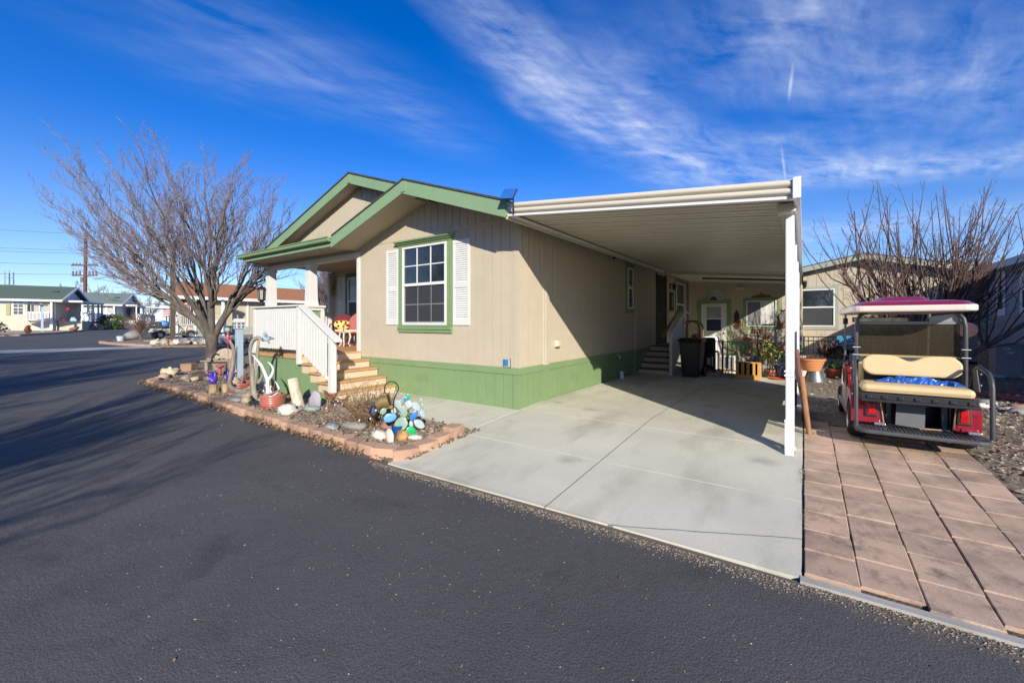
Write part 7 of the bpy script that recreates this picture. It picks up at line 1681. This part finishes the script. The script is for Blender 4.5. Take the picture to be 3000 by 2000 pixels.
# far leafless trees over the roofs
bt_ = B(); rg2 = random.Random(3); ft = thing('bare_tree', 'distant grey bare tree above the far roofs, right beside the utility pole', 'tree', (-120, 19, .9), 'distant bare trees over the roofs')
for k in range(9):
    a = rg2.uniform(0, 6.28); e = V((-120, 19, .9)); pts = bez(e + V((0,0,1.5)), e + V((math.cos(a)*1.2, math.sin(a)*1.2, 4)), e + V((math.cos(a)*3, math.sin(a)*3, rg2.uniform(6.5, 9))), 5); rr = [.12, .1, .08, .06, .04, .03]; bt_.tube(pts, rr, 4); twigs(bt_, pts, rr, rg2, 1.6, 2.4, 1.0, 1, .2, .03)
bt_.build('crown', M('far_twig', (.22, .20, .20), .9), ft); bb = B(); bb.cyl((-120, 19, .7), (-120, 19, 2.6), .22, .16, 8); bb.build('trunk', M('far_twig', (.22, .2, .2), .9), ft)
for loc, s, lb in (((-118, 22.5, .9), .9, None), ((-125, 31, .9), .85, None), ((-118, 9, .9), .8, None), ((-110, 48, .9), .8, None), ((-95, 52, .9), .8, None)):
    c = copy_tree(ft); c.location = loc; c.scale = (s, s, s); c['label'] = 'distant grey bare tree showing above the roofs down the street'
ft['label'] = 'distant grey bare tree showing above the roofs down the street'
def bush(name, label, c, r, h_, n, cols, mname, lw=.03, ll=.09, stem=True, cat='shrub'):
    t = thing(name, label, cat, c); b = B()
    for i in range(n):
        d = V((rnd.gauss(0, 1), rnd.gauss(0, 1), rnd.gauss(0, 1))).normalized() * (rnd.uniform(.55, 1.0) + .12 * noise.noise(V((i * .1, 3, 2)))); d = d * (1 + .22 * noise.noise(d * 2.2 + V(c)))
        p = V(c) + V((d.x * r, d.y * r, h_ * .5 + d.z * h_ * .5)); u = V((d.x + rnd.gauss(0, .5), d.y + rnd.gauss(0, .5), d.z + rnd.gauss(0, .5) + .3)).normalized() * ll; s_ = u.cross(V((rnd.gauss(0, 1), rnd.gauss(0, 1), rnd.gauss(0, 1)))).normalized() * lw
        b.add([p, p + u*.5 + s_, p + u, p + u*.5 - s_], [(0, 1, 2, 3)])
    b.build('crown', Misl(mname, cols, .6), t)
    b = B()
    for k in range(6): a = k * 1.05; b.tube([V(c), V(c) + V((math.cos(a)*r*.3, math.sin(a)*r*.3, h_*.4)), V(c) + V((math.cos(a)*r*.6, math.sin(a)*r*.6, h_*.75))], [.03, .02, .01], 5)
    b.build('trunk', BARK, t); return t

# ---------------------------------------------------------------- down the street
WALLC = M('wall_cream_far', (.52, .48, .38), .75, .04, 2); WALLW = M('wall_white_far', (.72, .74, .76), .7, .03, 2); GRN1 = M('shingle_green', (.085, .125, .095), .9, .2, 8); GRN2 = M('shingle_greygreen', (.17, .215, .19), .9, .2, 8); GREYW = M('wall_grey_far', (.66, .66, .64), .75, .04, 2)
FWH = M('far_white', (.78, .78, .77), .6, .02, 2); FGL = M('far_glass', (.07, .085, .09), .15, .3, 2); TAUPE = M('wall_taupe', (.42, .38, .31), .8, .04, 2); OLIVE = M('panel_olive', (.34, .33, .16), .7)
A68 = R_(67.7)
def far_house(name, label, P, gz_, eave, ridge, L, D, wall, gable, roofm, sk):
    """local x runs along the long side to the near corner at x=0 (so the house lies at x<0), y into the gable end"""
    t = thing(name, label, 'house', (P[0], P[1], gz_), None, A68)
    b = B(); b.box(-L, -.12, 0, D, .0, eave); b.prism([(0, eave), (D, eave), (D/2, ridge - .1)], 'x', -L, -.12); b.build('wall', wall, t, local=True)
    b = B(); b.box(-.118, .0, .05, D - .05, eave - .15, eave + .05); b.prism([(.15, eave), (D - .15, eave), (D/2, ridge - .18)], 'x', -.118, -.02); b.build('gable', gable, t, local=True)
    b = B(); sl = (ridge - eave) / (D/2); 
    slab(b, [(-L, -.45, eave - .45*sl + .08), (.45, -.45, eave - .45*sl + .08), (.45, D/2, ridge + .08), (-L, D/2, ridge + .08)], .1); slab(b, [(-L, D/2, ridge + .08), (.45, D/2, ridge + .08), (.45, D + .45, eave - .45*sl + .08), (-L, D + .45, eave - .45*sl + .08)], .1); r_ = b.build('roof', roofm, t, local=True)
    b = B(); b.beam((.46, -.46, eave - .45*sl - .02), (.46, D/2, ridge - .02), .04, .2); b.beam((.46, D/2, ridge - .02), (.46, D + .46, eave - .45*sl - .02), .04, .2); b.box(-L, .44, -.50, -.455, eave - .45*sl - .13, eave - .45*sl + .05); b.build('fascia', FWH, t, local=True)
    b = B(); b.obox((-.6, D*.25, (eave + ridge)/2 + .12), (.4, .5, .06), Matrix.Rotation(math.atan(sl), 3, 'X')); b.build('skylight', FGL, r_, local=True)
    b = B(); b.box(-L, .0, -.03, -.002, -.2, sk); b.build('skirting', wall, t, local=True)
    return t
def far_win(t, x0, x1, z0, z1, y=-.0):
    b = B(); b.box(x0 - .10, x1 + .10, y - .05, y - .004, z0 - .12, z1 + .1); w_ = b.build('window', FWH, t, local=True)
    b = B(); b.box(x0, x1, y - .06, y - .051, z0, z1); b.build('pane', FGL, w_, local=True)
    b = B(); xm, zm = (x0 + x1)/2, (z0 + z1)/2; b.box(x0, x1, y - .072, y - .061, zm - .03, zm + .03); b.box(xm - .015, xm + .015, y - .071, y - .0612, z0, z1)
    for z in ((z0 + zm)/2, (z1 + zm)/2): b.box(x0, x1, y - .07, y - .0613, z - .012, z + .012)
    b.build('muntin', FWH, w_, local=True)
def far_rail(t, p, q, z0, z1, n, mat=FWH):
    b = B(); b.beam((*p, z1), (*q, z1), .05, .06); b.beam((*p, z0), (*q, z0), .05, .05)
    for k in range(n + 1): e = V((*p, 0)).lerp(V((*q, 0)), k / n); b.box(e.x - .02, e.x + .02, e.y - .02, e.y + .02, z0, z1)
    b.build('railing', mat, t, local=True)
def far_post(t, x, y, z0, z1, s=.1, mat=FWH):
    b = B(); b.box(x - s*.7, x + s*.7, y - s*.7, y + s*.7, z0 + .9, z1); b.box(x - s, x + s, y - s, y + s, z0, z0 + .9); b.build('post', mat, t, local=True)
h1 = far_house('far_house', 'cream home with dark green shingle roof at the far left', (-56.6, 7.4), .80, 2.95, 4.25, 16, 7.7, WALLC, GREYW, GRN1, .75)
far_win(h1, -2.70, -2.13, 1.5, 2.68); far_win(h1, -5.2, -4.6, 1.5, 2.7)
b = B(); b.box(-1.80, -.40, -.02, -.004, .92, 2.72); b.build('porch_back', TAUPE, h1, local=True)
b = B(); b.box(-1.82, -1.79, -.30, -.005, .9, 2.75); b.box(-.4, -.1, -.1, -.005, .9, 2.75); b.build('porch_jamb', WALLC, h1, local=True)
b = B(); b.box(-1.66, -1.42, -.05, -.021, 1.5, 2.6); b.box(-1.12, -.92, -.05, -.021, .95, 2.55); w_ = b.build('door', FWH, h1, local=True)
b = B(); b.box(-1.63, -1.45, -.06, -.051, 1.6, 2.5); b.box(-1.07, -.97, -.06, -.051, 1.3, 2.4); b.build('pane', FGL, w_, local=True)
far_rail(h1, (-1.8, -.35), (-.45, -.35), .97, 1.7, 16); far_post(h1, -.28, -.3, .1, 2.8, .09)
b = B(); b.box(-3.15, -2.88, -.06, -.004, 1.42, 2.75); b.build('panel', OLIVE, h1, local=True)
for y in (.8, 2.4, 4.1, 5.9, 7.2): far_post(h1, 1.5, y, .9, 2.75, .10)
b = B(); b.box(-.1, 1.62, .3, 7.6, 2.68, 2.84); b.build('porch_beam', GREYW, h1, local=True)
far_rail(h1, (1.5, .4), (1.5, 6.6), .97, 1.7, 22)
b = B(); b.box(0, 1.6, .2, 7.4, -.1, .9); b.build('deck', M('deck_cream_far', (.50, .45, .34), .8), h1, local=True)
b = B(); b.prism([(7.42, 0), (10.2, 0), (10.2, .35), (7.42, 1.7)], 'x', 1.45, 1.58); b.build('stair_wall', M('stair_grey', (.33, .31, .28), .8), h1, local=True)
h2 = far_house('far_house', 'white home with pale green-grey roof beyond the cream one', (-67.4, 13.8), .95, 2.85, 4.35, 16, 11, WALLW, WALLW, GRN2, .75)
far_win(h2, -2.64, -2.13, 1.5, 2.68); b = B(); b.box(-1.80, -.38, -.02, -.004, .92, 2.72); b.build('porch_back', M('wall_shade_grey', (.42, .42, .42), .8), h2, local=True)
b = B(); b.box(-1.6, -1.42, -.05, -.021, 1.4, 2.6); b.box(-1.12, -.95, -.05, -.021, .95, 2.55); b.build('door', FWH, h2, local=True)
far_rail(h2, (-1.75, -.35), (-.45, -.35), .97, 1.7, 14); far_post(h2, -.3, -.3, .1, 2.75, .10); far_post(h2, 1.6, .3, .9, 2.7, .08); far_post(h2, 1.6, 4.4, .9, 2.7, .09)
b = B(); b.box(-.1, 1.7, .2, 8, 2.6, 2.8); b.build('porch_beam', FWH, h2, local=True); far_rail(h2, (1.6, .5), (1.6, 4.2), .97, 1.7, 14)
b = B(); b.box(0, 1.7, .2, 4.6, -.1, .9); b.box(1.5, 1.66, 4.7, 12.5, .3, 1.7); b.build('deck', WALLW, h2, local=True)
b = B(); slab(b, [(1.0, 4.6, 2.75), (4.2, 4.6, 2.6), (4.2, 19, 2.75), (1.0, 19, 2.9)], .12); b.build('awning', FWH, h2, local=True)
for y in (6.5, 8.5, 11, 16.0, 17.0): b = B(); b.box(3.4, 3.52, y, y + .12, .0, 2.65); b.build('post', FWH, h2, local=True)
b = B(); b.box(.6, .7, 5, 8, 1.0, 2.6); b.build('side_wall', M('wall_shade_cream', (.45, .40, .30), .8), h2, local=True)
# orange-roofed home behind the cream golf cart
h3 = thing('far_house', 'tan home with an orange-brown roof and white porch rail behind the bare tree', 'house', (-43, 20, .4))
b = B(); b.prism([(-39.75, 11.1), (-39.75, 40), (-47, 40), (-47, 13.4)], 'z', .3, 3.45); b.build('wall', M('wall_tan_far', (.50, .43, .29), .75, .04, 2), h3)
b = B(); slab(b, [(-39.2, 11.0, 3.62), (-39.2, 40, 3.62), (-43.2, 40, 5.05), (-43.2, 12.3, 5.05)], .1); slab(b, [(-47.6, 13.6, 3.6), (-43.2, 12.3, 5.05), (-43.2, 40, 5.05), (-47.6, 40, 3.6)], .1); b.build('roof', M('shingle_orange', (.36, .155, .065), .9, .15, 4), h3)
b = B(); b.box(-39.24, -39.1, 10.9, 40, 3.38, 3.62); b.build('fascia', FWH, h3)
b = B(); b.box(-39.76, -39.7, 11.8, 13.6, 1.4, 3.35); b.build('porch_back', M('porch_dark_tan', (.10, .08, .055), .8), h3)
b = B(); b.box(-38.35, -38.2, 11.0, 14.2, 2.02, 2.12); b.box(-38.35, -38.2, 11.0, 14.2, 1.36, 1.44)
for k in range(24): b.box(-38.3, -38.25, 11.05 + k*.13, 11.1 + k*.13, 1.44, 2.02)
b.build('railing', CREAMW, h3)
b = B(); b.box(-39.6, -38.25, 11.0, 14.2, .3, 1.36); b.build('deck', M('deck_sage', (.27, .33, .26), .8), h3)
for y in (11.05, 12.2, 14.1): b = B(); b.box(-38.4, -38.2, y - .08, y + .08, .5, 3.4); b.build('post', FWH, h3)
b = B(); b.box(-39.74, -39.68, 11.1, 40, .3, 1.2); b.build('skirting', M('skirt_sage', (.34, .39, .33), .8), h3)
for y in (14.6, 16.5, 19.4, 22.5): b = B(); b.box(-39.73, -39.66, y - .06, y + .06, 1.2, 3.4); b.build('trim', FWH, h3)
b = B(); b.box(-39.73, -39.68, 17.3, 18.2, 1.6, 2.9); w_ = b.build('window', FWH, h3); b = B(); b.box(-39.675, -39.66, 17.4, 18.1, 1.7, 2.8); b.build('pane', FGL, w_)
b = B(); b.box(-38.0, -37.9, 12.95, 14.2, .8, 1.75); b.cyl((-37.95, 12.9, 1.5), (-37.9, 12.9, 1.5), .05); tag(b.build('white_trailer', FWH, origin=(-37.95, 13.5, .4)), 'plain white trailer side behind the tree trunk', 'trailer')
for k, (y, z, cc) in enumerate(((12.6, 1.2, 'flower_red'), (13.0, 1.05, 'far_white'))): pass
# flags
def flag(label, p, w_, h_, pole):
    t = thing('flag', label, 'flag', p); x, y, z = p
    b = B(); b.cyl((x, y, z - .9), (x, y - .25, z + .5), .015, n=6); b.build('pole', FWH, t)
    for k in range(7):
        b = B(); z0 = z + .42 - k * h_ / 7; b.add([(x + .01, y - .22, z0), (x + .06, y - .22 - w_*.5, z0 - .08), (x + .01, y - .22 - w_, z0 - .12), (x + .01, y - .22 - w_, z0 - .12 - h_/7), (x + .06, y - .22 - w_*.5, z0 - .08 - h_/7), (x + .01, y - .22, z0 - h_/7)], [(0, 1, 4, 5), (1, 2, 3, 4)]); b.build('stripe', M('flag_red', (.48, .05, .06), .8) if k % 2 == 0 else FWH, t)
    b = B(); b.add([(x + .02, y - .21, z + .43), (x + .045, y - .22 - w_*.3, z + .39), (x + .045, y - .22 - w_*.3, z + .39 - h_*.5), (x + .02, y - .21, z + .43 - h_*.5)], [(0, 1, 2, 3)]); b.build('canton', M('flag_blue', (.05, .08, .25), .8), t)
flag('small faded striped flag flying left of the porch rail down the street', (-38.0, 11.0, 2.2), .6, .55, None)
flag('striped flag hanging by the white post of the tan porch', (-38.1, 12.0, 2.75), .4, .6, None)
# lamp post
t = thing('lamp_post', 'brown street lamp with a flat shoebox head on the rocky corner', 'street lamp', (-32.87, 9.31, .33))
LPM = M('lamp_brown', (.10, .075, .055), .6, .1, 3)
b = B(); b.box(-32.98, -32.76, 9.2, 9.42, .33, 6.35); b.build('pole', LPM, t); b = B(); b.box(-33.12, -32.62, 9.06, 9.56, .25, .42); b.build('base', CONC2, t)
b = B(); c = V((-32.87, 9.31, 6.45)) - CRt * .35; b.obox(c, (1.15, .45, .24), Matrix.Rotation(math.atan2(CRt.y, CRt.x), 3, 'Z')); b.build('lamp_head', LPM, t, bevel=.04)
# utility poles, wires, tower
PW = M('pole_wood', (.14, .055, .04), .85, .15, 3); WIREM = M('wire_grey', (.16, .17, .19), .7)
t = thing('utility_pole', 'tall reddish brown utility pole with cross arms and insulators', 'utility pole', (-84.9, 13.8, .9)); o = V((-84.9, 13.8, 0)); ax = V((.82, .57, 0))
b = B(); b.cyl((-84.9, 13.8, .5), (-84.75, 13.9, 14.5), .26, .17, 10); b.build('pole', PW, t)
for z, hl, drop in ((9.8, 1.9, .25), (8.35, 1.8, .55)):
    b = B(); b.beam(o + ax*-hl + V((0,0,z)), o + ax*hl + V((0,0,z)), .14, .16); arm = b.build('cross_arm', PW, t)
    for k in (-1.7, -1.2, -.7, .7, 1.2, 1.7):
      b = B(); b.cyl(o + ax*k + V((0,0,z + .08)), o + ax*k + V((0,0,z + .08 + drop)), .12, .10, 8); b.build('insulator', M('insulator_dark', (.08, .085, .1), .4), arm)
b = B(); b.beam(o + V((0,0,11.9)) , o + ax*.9 + V((0,0,11.7)), .06, .06); b.cyl(o + V((-.25,-.2,7.4)), o + V((-.25,-.2,8.1)), .2, n=8); b.build('bracket', M('insulator_dark', (.08, .085, .1), .4), t)
def wire(label, p, q, sag, r=.025):
    p, q = V(p), V(q); b = B(); b.tube([p.lerp(q, k/16) - V((0, 0, sag*4*(k/16)*(1-k/16))) for k in range(17)], r, 4, cap=False); tag(b.build('power_line', WIREM, origin=p), label, 'wire', 'power lines of the tall utility pole')
for z, dx in ((14.3, 0), (11.9, .3), (11.5, -.4), (9.9, 1.0), (8.5, -1.0)):
    wire('thin power line running left from the tall utility pole', o + ax*dx + V((0,0,z)), o + ax*dx + V((-14, -52, z + .4)), 1.1); wire('thin power line running right from the tall utility pole', o + ax*dx + V((0,0,z)), o + ax*dx + V((-40, 60, z - 3)), 1.2)
for (x, y, z, lb) in ((-128, 36.5, 6.6, 'far utility pole without arms right of the white home roof'), (-132, 40.8, 6.8, 'far utility pole with a small arm beyond the evergreen bush')):
    t = thing('utility_pole', lb, 'utility pole', (x, y, .9)); b = B(); b.cyl((x, y, .5), (x, y, z + 1.2), .2, .15, 8); b.build('pole', PW, t)
    if y > 40: b = B(); b.beam((x, y - .8, z + .6), (x, y + .8, z + .6), .12, .12); b.build('cross_arm', PW, t)
t = thing('lattice_tower', 'distant steel lattice tower above the green roof', 'tower', (-172, 13.9, .9)); b = B(); LT = M('tower_steel', (.30, .36, .42), .6)
for sx in (-.75, .75):
    for sy in (-.75, .75): b.beam((-172 + sx, 13.9 + sy, .5), (-172 + sx, 13.9 + sy, 15), .16, .16)
b.build('leg', LT, t); b = B()
for z in range(2, 16, 2):
    for a in (-.75, .75): b.beam((-172 + a, 13.15, z*.96), (-172 + a, 14.65, z*.96), .1, .1); b.beam((-172.75, 13.9 + a, z*.96), (-171.25, 13.9 + a, z*.96), .1, .1)
b.cyl((-172, 13.9, .5), (-172, 13.9, 15.3), .12, n=6); b.build('brace', LT, t)
# street clutter
t = thing('bollard', 'yellow bollard in front of the cream far house', 'bollard', (-57.6, 6.73, .79)); b = B(); b.cyl((-57.4, 6.7, .8), (-57.4, 6.7, 1.9), .14, n=14); b.lathe((-57.4, 6.7, 1.9), [(.14, 0), (.1, .06), (0, .09)], 14); b.build('post', M('bollard_yellow', (.55, .43, .08), .6), t, smooth=True)
b = B(); b.box(-.6, .6, -.45, .45, 0, .78); o_ = tag(b.build('utility_box', M('box_cream', (.52, .46, .36), .8), bevel=.02), 'cream block-shaped utility box between the far house and the kerb', 'utility box'); o_.location = (-57.6, 7.55, .82); o_.rotation_euler = (0, 0, A68)
PED = M('pedestal_blue', (.42, .52, .66), .5, .05, 2)
for x, y, z, lb in ((-57.9, 8.6, .82, 'pale blue utility pedestal before the cream far house'), (-63.5, 15.6, .95, 'pale blue utility pedestal before the white far house')):
    t = thing('utility_pedestal', lb, 'utility pedestal', (x, y, z)); b = B(); b.box(x - .14, x + .14, y - .14, y + .14, z, z + 1.25); b.build('body', PED, t, bevel=.02); b = B(); b.box(x - .2, x + .2, y - .22, y + .22, z + .75, z + 1.1); b.build('meter', PED, t)
t = thing('awning', 'slate blue metal awning on a white post at the left edge', 'awning', (-54.0, 5.6, .75))
b = B(); slab(b, [(-53.2, 2.9, 3.35), (-53.7, 6.5, 3.12), (-54.5, 6.4, 3.14), (-54, 2.8, 3.4)], .12); b.build('awning_roof', M('awning_blue', (.10, .16, .24), .5), t); b = B(); b.box(-53.95, -53.82, 6.1, 6.23, .75, 3.15); b.build('post', PED, t)
bush('round_bush', 'dark evergreen bush with a flat top at the left edge', (-46.5, 2.6, .6), .95, 1.25, 900, [(.02,.035,.02),(.04,.06,.03),(.05,.08,.03)], 'evergreen_dark', .05, .16)
bush('round_bush', 'rounded yellow-green bush in front of the white far house', (-60.0, 11.9, .85), 1.25, 1.6, 1900, [(.05,.09,.015),(.10,.15,.025),(.16,.20,.05),(.03,.05,.012)], 'bush_green', .05, .16)
bush('evergreen_tree', 'big dark olive evergreen behind the white porch down the street', (-66.5, 24.5, .95), 3.2, 5.0, 3600, [(.04,.055,.015),(.08,.09,.025),(.12,.12,.035),(.025,.035,.012)], 'evergreen_olive', .10, .34, cat='tree')
# bare twiggy shrub on the corner
t = thing('twiggy_shrub', 'round leafless brown shrub on the corner lot before the cream golf cart', 'shrub', (-34.1, 8.0, .4)); b = B(); o = V((-34.1, 8.0, .42))
for k in range(34):
    a = rg.uniform(0, 6.28); d = (V((math.cos(a), math.sin(a), 0)) * rg.uniform(.1, .8) + V((0, 0, rg.uniform(.5, 1)))).normalized(); l = rg.uniform(.9, 1.35); p1 = o + V((0, 0, .35)); pts = [p1, p1 + d*l*.4, p1 + d*l*.75 + V((0,0,.05)), p1 + d*l]; rr = [.018, .013, .009, .006]; b.tube(pts, rr, 3, cap=False); twigs(b, pts, rr, rg, 8, .5, .25, 1, .15, .005)
b.build('crown', M('shrub_far', (.25, .16, .11), .9), t); b = B(); b.cyl(o - V((0,0,.1)), o + V((0,0,.4)), .06, .04, 8); b.cyl(o + V((.1,.1,-.1)), o + V((.03,.0,.4)), .05, .03, 8); b.build('trunk', BARK, t)
b = B(); b.lathe((-34.6, 7.2, .42), [(0, 0), (.16, 0), (.21, .3), (.18, .3), (0, .25)], 14); tag(b.build('bucket', M('bucket_pale', (.45, .52, .56), .5), origin=(-34.6, 7.2, .42)), 'pale metal bucket beside the leafless round shrub', 'bucket')
b = B(); b.ball((0, 0, 0), (.55, .5, .32), 14, 9, .3, 2); o_ = tag(b.build('boulder', RG, smooth='all'), 'smooth grey boulder beside the street corner', 'boulder'); o_.location = (-38.2, 8.6, .62)
b = B(); b.ball((0, 0, 0), (.75, .6, .42), 14, 9, .5, 5); o_ = tag(b.build('boulder', RT, smooth='all'), 'tan boulder by the kerb left of the rounded green bush', 'boulder'); o_.location = (-58.9, 10.3, 1.02)
# border rocks along the corner lot: individuals
rk = random.Random(21)
protos = []
for i in range(6):
    b = B(); b.ball((0, 0, 0), (.26, .2, .16), 9, 7, .7, i + 3, 1.8); me_o = b.build('border_rock', [RT, RW, RG, M('rock_buff', (.46, .37, .26), .85, .2, 5), RGN, RW][i], smooth='all'); protos.append(me_o)
for i in range(150):
    u_ = rk.random(); x = -29.2 + 2.1 * u_ + rk.gauss(0, .12); y = 7.35 + 5.2 * u_; off = abs(rk.gauss(0, .45)); x -= off * .9; y += off * .35
    o_ = protos[i] if i < 6 else protos[i % 6].copy()
    if i >= 6: link(o_)
    s_ = rk.uniform(.45, 1.05); o_.location = (x, y, T(x, y) + .10 + rk.uniform(0, .12)); o_.rotation_euler = (rk.uniform(-.4, .4), rk.uniform(-.4, .4), rk.uniform(0, 6.28)); o_.scale = (s_, s_, s_)
    tag(o_, 'pale border rock heaped along the kerb of the corner lot', 'rock', 'border rocks of the corner lot')
t = thing('garden_figure', 'small rusty brown ornament by the far left kerb', 'ornament', (-49.5, 4.9, .66)); b = B(); b.ball((-49.5, 4.9, .95), (.14, .2, .26), 10, 7, .6, 3); b.ball((-49.5, 4.95, 1.25), (.1, .12, .12), 8, 6, .4, 4); b.build('figure', RUST, t)
b = B(); b.ball((-53.6, 8.0, .95), (.3, .28, .16), 12, 8, .7, 8); tag(b.build('flower_clump', M('clump_rust', (.26, .13, .08), .9, .4, 8), origin=(-53.6, 8.4, .85), smooth='all'), 'low rust-brown plant clump by the far driveway', 'plant')
b = B()
for z, y in ((1.9, 7.9), (.9, 7.6)): b.ball((-55.2, y, .85 + z), (.1, .15, .13), 10, 7, .5, z)
t = tag(b.build('red_ornament', M('flower_red', (.45, .012, .015), .6), origin=(-55.2, 7.8, 1.0)), 'red bow ornament hanging at the porch corner of the cream far house', 'ornament')
b = B(); b.box(-80, -76, 42, 52, .9, 3.6); tag(b.build('far_house_wall', WALLW, origin=(-78, 47, .9)), 'pale grey wall of a home glimpsed behind the olive evergreen', 'house')
h4 = thing('far_house', 'small grey-roofed home with a dark gable vent glimpsed behind the flags', 'house', (-62, 27.5, .9))
b = B(); b.box(-66, -60, 26.5, 36, .9, 3.5); b.build('wall', WALLW, h4)
b = B(); slab(b, [(-59.5, 26.2, 3.5), (-59.5, 36.5, 3.5), (-63, 36.5, 4.9), (-63, 26.2, 4.9)], .1); slab(b, [(-66.5, 26.2, 3.5), (-63, 26.2, 4.9), (-63, 36.5, 4.9), (-66.5, 36.5, 3.5)], .1); b.build('roof', M('shingle_pale', (.40, .42, .44), .9), h4)
b = B(); b.prism([(27.2, 4.0), (28.6, 4.0), (27.9, 4.45)], 'x', -60.6, -60.4); b.build('gable_vent', FGL, h4); b = B(); b.box(-59.99, -59.9, 27.4, 28.6, 1.3, 3.0); b.build('window', FGL, h4)
